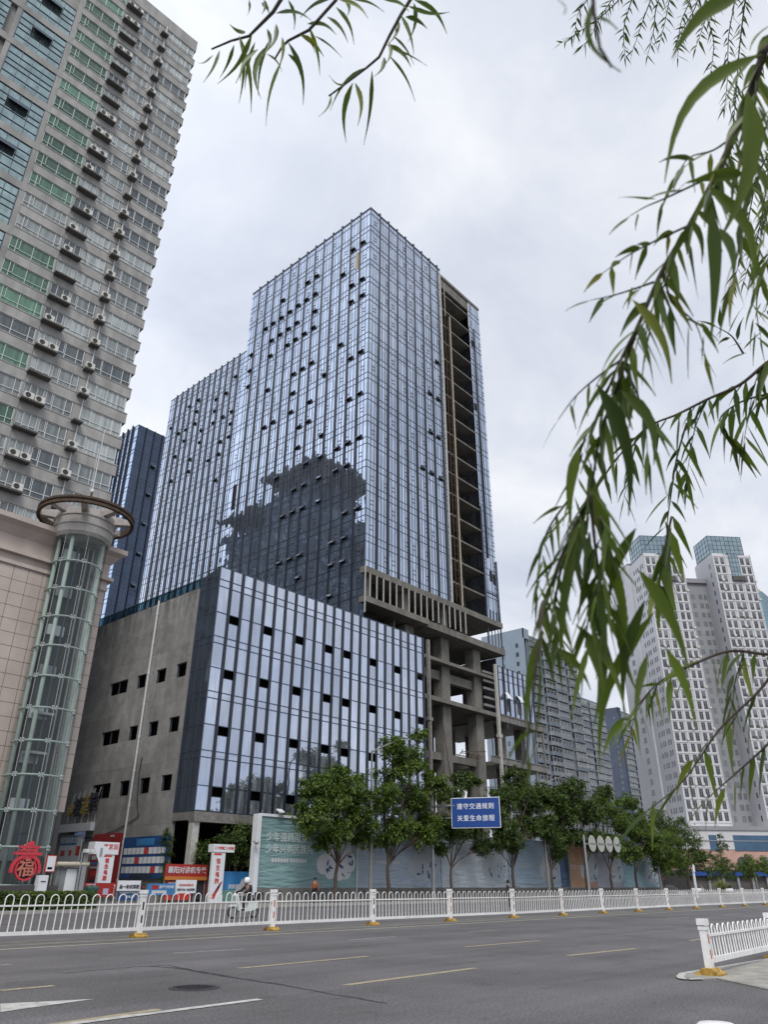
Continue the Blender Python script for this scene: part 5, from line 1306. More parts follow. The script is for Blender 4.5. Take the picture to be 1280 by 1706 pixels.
# big blue brand board and its neighbours lean against the concrete wall plane
def wall_board(label, cat, pL, pR, zt, zb, base, parts, name):
    A = pxX(pL, 1430, X0-.15); B = pxX(pR, 1430, X0-.15)
    t = thing(name, label, cat, (X0-.15, (A.y+B.y)/2, .15))
    m_ = MB(); m_.box(X0-.2, X0-.08, B.y, A.y, zb, zt); m_.build('board', base, t)
    w = A.y-B.y
    for (u0, u1, v0, v1, mm, txt, tm) in parts:
        ya, yb = A.y-w*u0, A.y-w*u1; z1_, z0_ = zt-(zt-zb)*v0, zt-(zt-zb)*v1
        if mm is not None: m_ = MB(); m_.box(X0-.215, X0-.201, yb, ya, z0_, z1_); m_.build('panel', mm, t)
        if txt: m_ = MB(); letter(m_, txt, (X0-.225, (ya+yb)/2, (z0_+z1_)/2), (0, -1, 0), min((z1_-z0_)*.8, (ya-yb)/len(txt)), bold=.01); m_.build('lettering', tm, t)
    return t
tiles = []
rr = random.Random(8)
for r_ in range(3):
    for k in range(10): tiles.append((.035+k*.094, .035+k*.094+.08, .27+r_*.225, .27+r_*.225+.155, rr.choice((print_white, print_white, print_white, print_white, cloud_m, print_red)), None, None))
wall_board('dark blue board with three rows of small white logo tiles on the concrete wall', 'sign board', 203, 278, 4.75, 1.75, print_blue, [(.3,.7,.05,.22,print_sky,None,None),(.25,.75,.90,.97,print_dark,None,None)]+tiles, 'logo_board')
wall_board('dark red board with small white panels beside the downpipe on the concrete wall', 'sign board', 151, 198, 5.15, 1.2, banner_red, [(.5,.85,.03,.08,None,'电子城商',print_white),(.05,.22,.25,.38,print_white,None,None),(.05,.22,.42,.5,print_white,None,None),(.04,.3,.55,.6,print_sky,None,None),(.04,.3,.63,.67,cloud_m,None,None),(.1,.3,.72,.82,print_red,None,None),(.1,.9,.88,.97,print_dark,None,None)], 'red_board')
wall_board('pale board with blue heading strip at the far end of the concrete wall', 'sign board', 96, 131, 5.2, 2.2, print_white, [(.0,.8,.02,.26,print_sky,'安防监控批发',print_white),(.1,.3,.4,.55,print_red,None,None),(.5,.62,.4,.55,print_red,None,None),(.2,.4,.7,.85,print_blue,None,None),(.55,.75,.7,.85,print_blue,None,None),(.82,1.0,.3,.55,print_red,None,None)], 'pale_board')
board('red_banner', 277, 347, 1440, 1467, 50.4, 'long red banner with large white characters under the podium edge', 'banner', banner_red, [(.04,.97,.08,.70,None,'襄阳对讲机专卖',print_white,.012),(.0,1.0,.76,.98,print_orange,None,None,0)], zmin=.15)
board('poster_board', 277, 346, 1468, 1499, 50.6, 'dark poster board with small pictures below the red banner', 'sign board', print_red, [(.05,.25,.05,.5,print_white,None,None,0),(.3,.42,.1,.6,print_sky,None,None,0),(.62,.98,.0,1,print_dark,None,None,0)], legs=False)
board('white_sign', 294, 328, 1466, 1488, 48.6, 'white sign with black and red characters in front of the red banner', 'sign', print_white, [(.06,.94,.28,.5,None,'科技安防有限公司',print_red,.004),(.06,.94,.56,.92,None,'安防产品一站式采购',print_dark,.01)])
board('blue_sign', 247, 292, 1472, 1491, 48.4, 'small bright blue sign with pale lettering and a red patch by the road', 'sign', print_sky, [(.4,.95,.12,.5,None,'监控千兆安装',print_white,.01),(.14,.38,.14,.5,banner_red,None,None,0),(.15,.7,.6,.85,cloud_m,None,None,0)])
board('sourcing_sign', 197, 235, 1467, 1484, 48.4, 'white sign with bold black characters on a dark blue lower board', 'sign', print_white, [(.06,.96,.3,.95,None,'品一站式采购',print_dark,.02)])
board('print_board', 196, 235, 1484.5, 1500, 48.5, 'dark blue board with white small print below the white sourcing sign', 'sign', print_blue, [(.03,.97,.02,.3,None,'安防监控批发零售综合布线',print_white,.006),(.2,.9,.45,.8,None,'弱电工程',print_white,.006)], legs=False)
board('phone_sign', 131, 186, 1471, 1494, 48.2, 'dark red sign with a white telephone number by the green bin', 'sign', banner_red, [(.05,.62,.3,.75,None,'17267525',print_white,.015),(.76,.92,.4,.85,mat('lilac_patch', (.45,.42,.55), .6),None,None,0),(.1,.6,.06,.2,None,'一站式服务热线',print_white,.004)])
board('narrow_sign', 187, 195, 1471, 1494, 48.7, 'narrow brown red sign with small vertical characters', 'sign', banner_red, [(.2,.8,.1,.9,None,'电子大楼',print_white,.006)], legs=False)
board('narrow_sign', 236, 243, 1472, 1494, 48.7, 'narrow dark board just left of the bright blue sign', 'sign', print_dark, [(.2,.8,.1,.9,None,'电子',print_red,.006)], legs=False)
t, xa, xb, za, zb = board('pillar_sign', 168, 191, 1424, 1471, 48.9, 'white pillar sign with red vertical characters beside the inverted triangle', 'sign', print_white, [(.12,.88,.12,.94,None,'恒生电脑',print_red,.02),(.05,.8,.02,.08,print_red,None,None,0)], th=.2)
m_ = MB(); m_.box(xa-.55, xb+.2, 48.85, 49.7, zb+.02, zb+.75); hd = m_.build('header', print_white, t)
m_ = MB(); letter(m_, '享家润', ((xa+xb)/2+.1, 48.84, zb+.45), (1, 0, 0), .36, bold=.003); m_.build('lettering', print_red, hd)
t, xa, xb, za, zb = board('pillar_sign', 355, 376, 1420, 1502, 48.9, 'white pillar sign with a red zigzag foot under the overhang', 'sign', print_white, [(.2,.75,.12,.66,None,'恒生电脑',print_red,.015),(.1,.7,.02,.06,print_red,None,None,0)], th=.2)
m_ = MB(); m_.box(xa-.02, xb+.75, 48.85, 49.5, zb+.02, zb+.55); hd = m_.build('header', print_white, t)
m_ = MB(); letter(m_, '二十四幢二十四幢', ((xa+xb)/2+.36, 48.84, zb+.28), (1, 0, 0), .22, bold=.006); m_.build('lettering', print_red, hd)
m_ = MB(); zz = [(xa+.1, za+.2), (xb-.05, za+1.3), (xb-.25, za+1.25), (xa+.45, za+.2)]; m_.prism(zz, 'y', 48.88, 48.899); m_.build('arrow', print_red, t)
board('mountain_tarp', 371, 416, 1452, 1501, 49.6, 'blue tarpaulin printed with a snowy mountain behind the scooter rider', 'tarpaulin', print_sky, [(.0,1,.62,1.0,mat('tarp_green', (.16,.33,.28), .6, var=.2, vscale=1),None,None,0),(.08,.9,.42,.62,None,'旅游景区',print_white,.01)], legs=False)
a = pxY(400, 1470, 49.55)
m_ = MB(); m_.prism([(a.x-.6,a.z-.9),(a.x+.75,a.z-.9),(a.x+.45,a.z-.1),(a.x+.2,a.z+.25),(a.x+.05,a.z-.05),(a.x-.2,a.z-.3)], 'y', 49.56, 49.585)
COLT = [o for o in COL.objects if o.name.startswith('mountain_tarp')][0]; m_.build('mountain_print', cloud_m, COLT)
# yield sign seen from behind
p = pxY(167, 1410, 47.0); b_ = pxY(160, 1495, 47.0)
ys = thing('inverted_triangle_sign', 'white inverted triangle sign on a slim grey pole', 'road sign', (b_.x, 47, .15))
m_ = MB(); m_.prism([(p.x-.5,p.z),(p.x+.6,p.z),(p.x+.05,p.z-.98)], 'y', 46.9, 46.94); m_.build('plate', print_white, ys)
m_ = MB(); m_.tube([(p.x+.05, 47, .15), (p.x+.05, 47, p.z-.05)], .045, 8); m_.build('pole', galv, ys)
m_ = MB(); m_.box(p.x-.02, p.x+.12, 46.86, 46.9, p.z-.55, p.z-.08); m_.build('bracket', galv, ys)
# gatehouse with barrier arm
a = pxY(92, 1450, 48.3); b = pxY(134, 1450, 48.3)
gh = thing('gate_booth', 'grey gate booth with dark windows and a white panel beside the stone building', 'booth', ((a.x+b.x)/2, 48.3, .15))
m_ = MB(); m_.box(a.x, b.x, 48.3, 50.3, .15, 2.25); m_.build('body', mat('booth_grey', (.16,.175,.165), .6, var=.2, vscale=2), gh)
m_ = MB(); m_.box(a.x+.1, a.x+.65, 48.27, 48.299, .75, 2.1); m_.build('window', glass_dark, gh)
m_ = MB(); m_.box(a.x+.08, a.x+.12, 48.24, 48.30, .7, 2.15); m_.box(a.x+.36, a.x+.4, 48.24, 48.30, .7, 2.15); m_.build('window_frame', galv, gh)
m_ = MB(); m_.box(b.x-.95, b.x-.25, 48.22, 48.29, .7, 2.2); m_.build('notice_panel', print_white, gh)
m_ = MB(); m_.tube([(a.x-.1, 48.1, 2.45), (b.x+.35, 48.1, 2.48)], .14, 12); m_.build('gate_arm', mat('arm_cream', (.50,.46,.36), .5, var=.2, vscale=3), gh)
m_ = MB(); m_.box(b.x-.1, b.x+.2, 48.0, 48.25, .15, 3.1); m_.build('post', galv, gh)
p = pxY(140, 1418, 48.0)
pc = thing('camera_pole', 'grey pole with white security cameras beside the gate booth', 'camera', (p.x, 48, .15))
m_ = MB(); m_.tube([(p.x-.1, 48, .15), (p.x-.1, 48, p.z)], .06, 8); m_.build('pole', galv, pc)
for k, dx in enumerate((0, .35)):
    m_ = MB(); m_.box(p.x-.08+dx, p.x+.14+dx, 47.6, 48.0, p.z-.08, p.z+.12); m_.build('camera_body', print_white, pc)
m_ = MB(); m_.bar((p.x-.1, 48, p.z-.1), (p.x+.5, 48, p.z-.05), .06); m_.build('bracket', galv, pc)
board('menu_stand', 79, 95, 1425, 1453, 46.9, 'white notice with a red border on a stand before the dark granite base', 'notice', print_red, [(.08,.92,.05,.95,print_white,None,None,0),(.2,.7,.7,.85,print_dark,None,None,0)])
p0_ = pxY(66, 1458, 46.4); p1_ = pxY(81, 1458, 46.4)
pd = thing('white_pedestal', 'slim white pedestal box standing at the corner of the stone building', 'pedestal', (p0_.x, 46.4, .15))
m_ = MB(); m_.box(p0_.x, p1_.x, 46.4, 46.9, .15, p0_.z); m_.build('body', print_white, pd)
m_ = MB(); m_.box(p0_.x+.12, p1_.x-.12, 46.38, 46.399, p0_.z-.35, p0_.z-.3); m_.build('slot', print_dark, pd)
p = pxY(152, 1490, 44.6)
bn = thing('litter_bin', 'dark green litter bin at the end of the hedge', 'bin', (p.x, 44.6, .15))
m_ = MB(); m_.box(p.x-.3, p.x+.3, 44.5, 44.9, .15, 1.05); m_.build('body', plastic_green, bn)
m_ = MB(); m_.prism([(44.45,1.05),(44.95,1.05),(44.95,1.2),(44.7,1.28),(44.45,1.2)], 'x', p.x-.35, p.x+.35); m_.build('lid', plastic_green, bn)

# ================================================================ people, scooter, cars
def person_mesh(J, E_, rad, name, m, parent):
    """one continuous surface grown along a joint skeleton"""
    me = bpy.data.meshes.new(name); names = list(J)
    me.from_pydata([J[k] for k in names], [(names.index(a), names.index(b)) for a, b in E_], [])
    o = bpy.data.objects.new(name, me); COL.objects.link(o)
    sk_ = o.modifiers.new('s', 'SKIN'); o.modifiers.new('d', 'SUBSURF').levels = 1
    for i, k in enumerate(names):
        r_ = rad[k]; r_ = r_ if isinstance(r_, tuple) else (r_, r_)
        me.skin_vertices[0].data[i].radius = r_
    me.skin_vertices[0].data[0].use_root = True
    dg = bpy.context.evaluated_depsgraph_get(); dg.update()
    nm = bpy.data.meshes.new_from_object(o.evaluated_get(dg)); bpy.data.objects.remove(o)
    nm.materials.clear(); nm.materials.append(m); nm.polygons.foreach_set('use_smooth', [True]*len(nm.polygons))
    q = bpy.data.objects.new(name, nm); COL.objects.link(q); q.parent = parent; MW[q.name] = MW[parent.name]; KID.setdefault(parent.name, []).append(q)
    return q
def person(label, loc, rz, pose, top, trousers, haircol=None, helmet=None):
    t = thing('person', label, 'person', loc, rz)
    J = dict(pelvis=(0,0,.92), waist=(0,0,1.08), chest=(0,.01,1.30), neck=(0,.0,1.47), chin=(0,-.03,1.53), head=(0,-.02,1.62), crown=(0,0,1.70),
             hl=(.09,0,.90), kl=(.1,-.02,.50), al=(.1,.02,.10), fl=(.1,-.14,.04), hr=(-.09,0,.90), kr=(-.1,-.02,.50), ar=(-.1,.02,.10), fr=(-.1,-.14,.04),
             sl=(.18,.01,1.40), el=(.24,.02,1.12), wl=(.24,-.08,.88), pl=(.24,-.10,.79), sr=(-.18,.01,1.40), er=(-.24,.02,1.12), wr=(-.24,-.08,.88), pr=(-.24,-.10,.79))
    J.update(pose)
    RD = dict(pelvis=(.15,.11), waist=(.13,.10), chest=(.15,.11), neck=.05, chin=(.07,.08), head=(.08,.10), crown=.05, hl=.09, kl=.055, al=.04, fl=(.045,.03), hr=.09, kr=.055, ar=.04, fr=(.045,.03), sl=.06, el=.042, wl=.03, pl=(.04,.02), sr=.06, er=.042, wr=.03, pr=(.04,.02))
    EE = [('pelvis','waist'),('waist','chest'),('chest','neck'),('neck','chin'),('chin','head'),('head','crown'),('pelvis','hl'),('hl','kl'),('kl','al'),('al','fl'),('pelvis','hr'),('hr','kr'),('kr','ar'),('ar','fr'),('chest','sl'),('sl','el'),('el','wl'),('wl','pl'),('chest','sr'),('sr','er'),('er','wr'),('wr','pr')]
    body = person_mesh(J, EE, RD, 'body', skin, t)
    def sub(keys, edges, add, name, m, over={}):
        Js = {k: J[k] for k in keys}; rr_ = {k: tuple(x+add for x in (RD[k] if isinstance(RD[k], tuple) else (RD[k],)*2)) for k in keys}; rr_.update(over)
        person_mesh(Js, edges, rr_, name, m, t)
    sub(['pelvis','waist','chest','sl','el','wl','sr','er','wr'], [('pelvis','waist'),('waist','chest'),('chest','sl'),('sl','el'),('el','wl'),('chest','sr'),('sr','er'),('er','wr')], .022, 'jacket', top)
    sub(['pelvis','hl','kl','al','hr','kr','ar'], [('pelvis','hl'),('hl','kl'),('kl','al'),('pelvis','hr'),('hr','kr'),('kr','ar')], .018, 'trousers', trousers)
    for a, b in (('al','fl'),('ar','fr')):
        A, B = Vector(J[a]), Vector(J[b]); m_ = MB(); m_.bar((A.x, A.y+.05, max(.045, B.z)), (B.x, B.y-.05, B.z), .1, .08); m_.build('shoe', cloth_dark, t, local=True)
    h = Vector(J['head']); m_ = MB()
    if helmet:
        m_.lathe([(.0,.17),(.09,.155),(.14,.10),(.155,.02),(.15,-.06),(.12,-.09)], 0, 0, 18); m_.v = [(v[0]+h.x, v[1]+h.y+.01, v[2]+h.z+.02) for v in m_.v]; m_.build('helmet', helmet, t, local=True, smooth=True)
    else:
        m_.lathe([(.0,.125),(.06,.12),(.10,.08),(.108,.02),(.10,-.05),(.085,-.09)], 0, 0, 16); m_.v = [(v[0]+h.x, v[1]+h.y+.025, v[2]+h.z+.01) for v in m_.v]; m_.build('hair', haircol or hair, t, local=True, smooth=True)
    # plain face: eyes, nose, mouth
    m_ = MB()
    for s in (-.033, .033): m_.lathe([(0,.0),(.011,.002),(.013,.006)], 0, 0, 8); m_.v[-24:] = [(v[0]+h.x+s, h.y-.108-v[2], v[1]+h.z) for v in m_.v[-24:]]
    m_.build('eyes', hair, t, local=True)
    return t
w1 = person('person in a long rust orange top walking along the hoarding with arms down', (44.0, 46.2, .15), R(-75), dict(kl=(.1,-.14,.52), al=(.1,-.22,.13), fl=(.1,-.36,.08), kr=(-.1,.08,.50), ar=(-.1,.26,.14), fr=(-.1,.14,.05), wl=(.24,.10,.90), pl=(.24,.12,.81), wr=(-.24,-.14,.90), pr=(-.24,-.18,.82)), cloth_orange, cloth_dark)
q = pxZ(850, 1516)
w2 = person('person in dark clothes with a white bag standing beyond the median fence', (q.x, q.y, 0), R(20), dict(wl=(.30,-.02,.90), pl=(.31,-.03,.80)), cloth_dark, cloth_dark)
bg_ = thing('shopping_bag', 'white shopping bag held by the person in dark clothes', 'bag', (q.x, q.y, 0), R(20))
m_ = MB(); m_.add([(.18,-.12,.42),(.50,-.12,.42),(.50,.06,.42),(.18,.06,.42),(.22,-.08,.76),(.46,-.08,.76),(.46,.02,.76),(.22,.02,.76)], [(0,3,2,1),(4,5,6,7),(0,1,5,4),(1,2,6,5),(2,3,7,6),(3,0,4,7)]); m_.tube([(.24,-.03,.75),(.30,-.03,.83),(.34,-.03,.83),(.42,-.03,.75)], .01, 5); m_.build('bag', cloth_white, bg_, local=True)
# scooter heading left along the far carriageway
q = pxZ(404, 1530)
SC = thing('scooter', 'pale green and white electric scooter ridden along the far carriageway', 'scooter', (q.x, q.y, 0), R(178))
for x in (-.62, .62):
    m_ = MB(); m_.lathe([(.20,-.05),(.245,-.055),(.27,-.02),(.27,.02),(.245,.055),(.20,.05)], x, .27, 22, axis='y', close=True); wo = m_.build('wheel', rubber, SC, local=True, smooth=True)
    m_ = MB(); m_.lathe([(0,-.03),(.2,-.03),(.2,.03),(0,.03)], x, .27, 14, axis='y'); m_.build('rim', galv, wo, local=True)
body_w = mat('scooter_body', (.62, .68, .64), .35, coat=.4)
m_ = MB(); m_.prism([(-.75,.42),(-.35,.30),(.25,.28),(.33,.42),(.18,.46),(-.10,.44),(-.18,.68),(-.72,.74)], 'y', -.15, .15); m_.build('body', body_w, SC, local=True)
m_ = MB(); m_.prism([(-.70,.742),(-.16,.70),(-.10,.76),(-.30,.82),(-.72,.83)], 'y', -.14, .14); m_.build('seat', rubber, SC, local=True)
m_ = MB(); m_.prism([(.28,.30),(.40,.34),(.56,.95),(.48,1.0),(.34,.62)], 'y', -.2, .2); m_.build('leg_shield', body_w, SC, local=True)
m_ = MB(); m_.tube([(.62,0,.27),(.50,0,.95),(.46,0,1.05)], .035, 8); m_.build('fork', galv, SC, local=True)
m_ = MB(); m_.tube([(.42,-.33,1.05),(.48,-.1,1.04),(.48,.1,1.04),(.42,.33,1.05)], .02, 6); m_.build('handlebar', rubber, SC, local=True)
m_ = MB(); m_.lathe([(0,.06),(.07,.05),(.09,.0)], 0, 0, 14); m_.v = [(.55+v[2], v[0], .98+v[1]) for v in m_.v]; m_.build('headlight', lens_white, SC, local=True)
m_ = MB(); m_.prism([(.36,.50),(.88,.50),(.90,.56),(.40,.60)], 'y', -.08, .08); m_.build('mudguard', body_w, SC, local=True)
m_ = MB(); m_.box(-1.0, -.72, -.17, .17, .78, 1.08); m_.build('luggage_box', rubber, SC, local=True)
rd = person('person in dark clothes and a white helmet riding the scooter', (q.x, q.y, 0), R(178-90+180), dict(pelvis=(0,.30,.86), waist=(0,.28,1.02), chest=(0,.20,1.25), neck=(0,.14,1.40), chin=(0,.09,1.46), head=(0,.09,1.55), crown=(0,.12,1.63), hl=(.11,.26,.85), kl=(.18,-.14,.74), al=(.16,-.10,.40), fl=(.16,-.24,.36), hr=(-.11,.26,.85), kr=(-.18,-.14,.74), ar=(-.16,-.10,.40), fr=(-.16,-.24,.36), sl=(.19,.19,1.34), el=(.30,.0,1.14), wl=(.30,-.30,1.08), pl=(.30,-.40,1.07), sr=(-.19,.19,1.34), er=(-.30,.0,1.14), wr=(-.30,-.30,1.08), pr=(-.30,-.40,1.07)), cloth_dark, cloth_dark, helmet=white_paint)
# parked cars far right
def car(label, x, y, rz, paint, first=[]):
    if first:
        t = copy_tree(first[0]); t.location = (x, y, 0); t.rotation_euler = (0, 0, rz); t['label'] = label
        for c_ in KID[t.name]:
            if c_.name.startswith('body') and c_.data.materials[0] != paint:
                c_.data = c_.data.copy(); c_.data.materials[0] = paint
        return t
    t = thing('parked_car', label, 'car', (x, y, 0), rz, 'cars parked beyond the crossing')
    m_ = MB(); sec = [(-2.2,.35,.62,.80),(-2.05,.22,.86,.84),(-1.2,.2,.95,.88),(-.2,.2,.96,.88),(.9,.2,.94,.88),(1.9,.22,.80,.84),(2.2,.35,.58,.74)]
    for x_, zb, zt, hw in sec: m_.v += [(x_,-hw*.94,zb),(x_,-hw,(zb+zt)/2),(x_,-hw*.92,zt),(x_,hw*.92,zt),(x_,hw,(zb+zt)/2),(x_,hw*.94,zb)]
    for i in range(6):
        for j in range(6): m_.f.append((i*6+j, i*6+(j+1)%6, (i+1)*6+(j+1)%6, (i+1)*6+j)[::-1]); m_.m.append(0)
    m_.f += [tuple(range(6)), tuple(range(41,35,-1))]; m_.m += [0, 0]
    m_.add([(-1.75,-.76,.94),(1.05,-.76,.93),(.45,-.60,1.44),(-1.15,-.60,1.46),(-1.75,.76,.94),(1.05,.76,.93),(.45,.60,1.44),(-1.15,.60,1.46)], [(3,2,6,7)], 0)
    m_.build('body', paint, t, local=True, smooth=False)
    m_ = MB(); m_.add([(-1.75,-.76,.94),(1.05,-.76,.93),(.45,-.60,1.435),(-1.15,-.60,1.455),(-1.75,.76,.94),(1.05,.76,.93),(.45,.60,1.435),(-1.15,.60,1.455)], [(0,1,2,3),(5,4,7,6),(1,5,6,2),(4,0,3,7)]); m_.build('windows', glass_car, t, local=True)
    for x_ in (-1.35, 1.35):
        for s in (-1, 1):
            m_ = MB(); m_.lathe([(0,s*.70),(.31,s*.70),(.33,s*.86),(.24,s*.89),(0,s*.88)], x_, .32, 18, axis='y'); m_.build('wheel', rubber, t, local=True)
    for s in (-1, 1): m_ = MB(); m_.box(2.08, 2.19, s*.6-.16, s*.6+.16, .58, .7); m_.build('headlight', lens_white, t, local=True)
    first.append(t); return t
for i, (px_, Y_, lab, pm) in enumerate(((1165, 62, 'white car parked at the far right behind the fence, left of two', car_white), (1215, 58, 'white car at the far right edge beyond the fence', car_white), (1118, 60, 'dark car half hidden by the last street trees', car_dark), (1088, 61, 'white car parked behind the last tree trunks', car_white))):
    g_ = pxY(px_, 1483, Y_); car(lab, g_.x, Y_, R(10+i*8), pm)
# red sunshade stall by the hoarding end
p = pxY(1083, 1462, 50)
st = thing('sunshade_stall', 'small stall under a red sunshade at the end of the hoarding', 'stall', (p.x, 50, .15))
m_ = MB(); m_.lathe([(0,p.z+.55),(1.1,p.z+.3),(2.0,p.z-.1),(2.0,p.z-.25)], p.x, 50, 12); m_.build('sunshade', print_red, st)
m_ = MB(); m_.tube([(p.x, 50, .15), (p.x, 50, p.z+.5)], .05, 6); m_.build('pole', galv, st)
m_ = MB(); m_.box(p.x-1.4, p.x+1.2, 50.2, 51, .15, 1.5); m_.build('counter', print_blue, st)
# ================================================================ trees
def crown_mesh(name, lobes, nleaf, seed, leaf=(.16, .30), m=None, droop=.35, cl=26, base=None):
    """leaf clusters scattered through overlapping lobes; sizes, tilt and density vary so that gaps stay open"""
    rn = random.Random(seed); vs = []; fs = []
    tot = sum(l[3]*l[3] for l in lobes)
    for (cx, cy, cz, r_, sq) in [(l[0], l[1], l[2], l[3], l[4] if len(l) > 4 else .85) for l in lobes]:
        k = int(nleaf*r_*r_/tot/cl)+1
        for _ in range(k):
            while True:
                d = Vector((rn.gauss(0,1), rn.gauss(0,1), rn.gauss(0,1)))
                if d.length > .1: break
            d.normalize(); rad = r_*(rn.random()**.42)*rn.choice((.8, 1.0, 1.0, 1.12))
            c = Vector((cx, cy, cz))+Vector((d.x*rad, d.y*rad, d.z*rad*sq))
            cr_ = rn.uniform(.18, .50)*(.7+.3*r_)
            out = (c-Vector((cx, cy, cz-.6*r_))).normalized()
            for __ in range(int(cl*rn.uniform(.55, 1.4))):
                o = c+Vector((rn.gauss(0,.5), rn.gauss(0,.5), rn.gauss(0,.38)))*cr_
                n_ = (out*.75+Vector((rn.gauss(0,.55), rn.gauss(0,.55), rn.gauss(.35,.5)))).normalized()
                a = n_.cross(Vector((rn.gauss(0,1), rn.gauss(0,1), rn.gauss(0,.4)))).normalized(); a.z -= droop; a.normalize()
                b = n_.cross(a).normalized(); L_ = rn.uniform(*leaf); w = L_*rn.uniform(.36, .52); i = len(vs)
                vs += [o, o+a*L_*.45+b*w*.5+n_*.02, o+a*L_, o+a*L_*.45-b*w*.5+n_*.02]; fs.append((i, i+1, i+2, i+3))
    mb = MB(); mb.v = [tuple(v) for v in vs]; mb.f = fs; mb.m = [0]*len(fs); return mb
def tree(px, Y, lobes, nleaf, seed, label, m, tr=.16, zbase=.15, lean=0.0, leaf=(.18, .36), group='street trees in front of the hoarding', fork=2.75):
    """lobes given as (photo x, photo y, radius in metres, depth offset)"""
    b = pxY(px, 1482, Y); x = b.x; rn = random.Random(seed)
    t = thing('street_tree', label, 'tree', (x, Y, zbase), 0, group)
    Ls = []
    for (lx, ly, r_, dy, *q) in lobes:
        p = pxY(lx, ly, Y+dy); Ls.append((p.x, p.y, p.z, r_*1.0, q[0] if q else .85))
    big_ = list(Ls)
    for (cx, cy, cz, r_, q) in big_:                      # small outlying sprays break the outline
        for _ in range(4):
            a_ = rn.uniform(0, 2*PI); e_ = rn.uniform(-.7, .95); d_ = r_*rn.uniform(.8, 1.2)
            Ls.append((cx+d_*math.cos(a_)*math.cos(e_), cy+d_*math.sin(a_)*math.cos(e_), cz+d_*math.sin(e_)*.9, r_*rn.uniform(.26, .46), .9))
    f0 = Vector((x+lean*.6, Y, zbase+fork)); m_ = MB()
    m_.tube([(x, Y, zbase), (x+lean*.15+.04, Y, zbase+fork*.35), (x+lean*.35-.03, Y+.03, zbase+fork*.7), f0], [tr*1.25, tr, tr*.9, tr*.8], 9)
    for k, (cx, cy, cz, r_, sq) in enumerate(big_):
        e_ = Vector((cx, cy, cz-.15*r_)); mid = f0.lerp(e_, .5)+Vector((rn.uniform(-.25,.25), rn.uniform(-.25,.25), rn.uniform(-.1,.35)))
        m_.tube([f0-Vector((0,0,.15)), f0.lerp(mid, .5)+Vector((0,0,.1)), mid, e_], [tr*.5, tr*.34, tr*.22, .02], 6)
        for _ in range(3):
            e2 = e_+Vector((rn.uniform(-1,1), rn.uniform(-1,1), rn.uniform(-.4,.9)))*r_*.7; m_.tube([mid, mid.lerp(e2, .6)+Vector((0,0,.12)), e2], [tr*.25, .04, .015], 5)
    m_.build('trunk', bark, t)
    crown_mesh('crown', Ls, int(nleaf*2.5), seed, leaf).build('crown', m, t)
    return t
T = 45.6
tree(557, T, [(545,1330,1.7,0),(520,1365,1.35,-.4),(585,1325,1.6,.3),(560,1295,1.25,.2),(600,1365,1.45,0),(560,1385,1.2,-.6),(530,1305,1.0,.4),(535,1405,.7,.2),(605,1395,.9,.4)], 8600, 11, 'bushy round-crowned tree with a slightly leaning trunk, leftmost in the row before the hoarding', leaf_tree, .15, lean=.5)
tree(648, T, [(655,1245,1.25,0),(660,1285,1.6,.2),(690,1265,1.3,0),(640,1330,1.5,-.3),(690,1330,1.6,.2),(725,1310,1.35,0),(665,1380,1.35,-.4),(700,1390,1.3,.2),(640,1400,.9,.3),(700,1225,.7,.2),(720,1370,1.1,.2)], 10500, 12, 'tallest tree of the row, its crown reaching up across the glass podium', leaf_tree, .16, lean=-.25)
tree(752, T+.3, [(760,1330,1.3,0),(725,1380,1.3,.2),(790,1380,1.4,0),(755,1385,1.3,-.3),(770,1300,1.0,.2),(805,1345,1.1,.3),(790,1300,.8,.5),(735,1415,.7,.2),(800,1412,.9,0)], 6800, 13, 'thin open tree half hidden behind the blue road sign', leaf_dark, .13, lean=.2)
tree(857, T, [(845,1330,1.6,0),(870,1320,1.6,.3),(835,1375,1.5,-.2),(880,1375,1.5,.1),(855,1400,1.2,-.3),(860,1290,1.1,.2),(825,1405,1.0,.3),(890,1345,1.2,.2)], 8200, 14, 'dark dense tree just right of the blue road sign', leaf_dark, .16)
tree(922, T, [(920,1330,1.6,0),(945,1360,1.4,.2),(905,1380,1.5,-.2),(935,1395,1.3,.1),(960,1395,1.2,.2),(900,1320,1.3,.3),(930,1420,.9,-.2)], 7600, 15, 'feathery drooping tree before the blue and tan hoarding panels', leaf_dark, .14, leaf=(.20,.42))
tree(979, T, [(965,1340,1.7,0),(990,1360,1.6,.2),(955,1310,1.3,.2),(985,1400,1.3,-.2),(1005,1325,1.3,.1)], 6600, 16, 'tree standing behind the row of four round discs, second behind the feathery one', leaf_dark, .15)
tree(1021, T, [(1010,1350,1.9,0),(1035,1370,1.8,.2),(1025,1410,1.6,-.2),(1000,1400,1.4,.1),(1045,1335,1.3,.1)], 6600, 17, 'full tree with a short trunk just right of the four discs', leaf_tree, .16)
tree(1063, T, [(1055,1375,1.9,0),(1075,1385,1.7,.2),(1050,1420,1.6,-.2),(1085,1415,1.6,.1)], 5600, 18, 'tree with a forked pale-lit trunk against the aqua end panel', leaf_tree, .16)
tree(1106, T, [(1090,1410,2.0,0),(1115,1400,2.0,.2),(1105,1435,1.9,-.2),(1130,1430,1.7,.1)], 5600, 19, 'low broad yellow green tree near the end of the hoarding', leaf_tree, .2)
tree(1150, T+2, [(1115,1380,2.4,.5),(1140,1390,2.2,0),(1155,1420,2.2,.2),(1135,1440,2.2,-.2),(1165,1440,1.6,.2),(1100,1365,1.8,.4),(1160,1400,1.1,0)], 6000, 20, 'dark tree at the end of the row before the white podium', leaf_dark, .25)
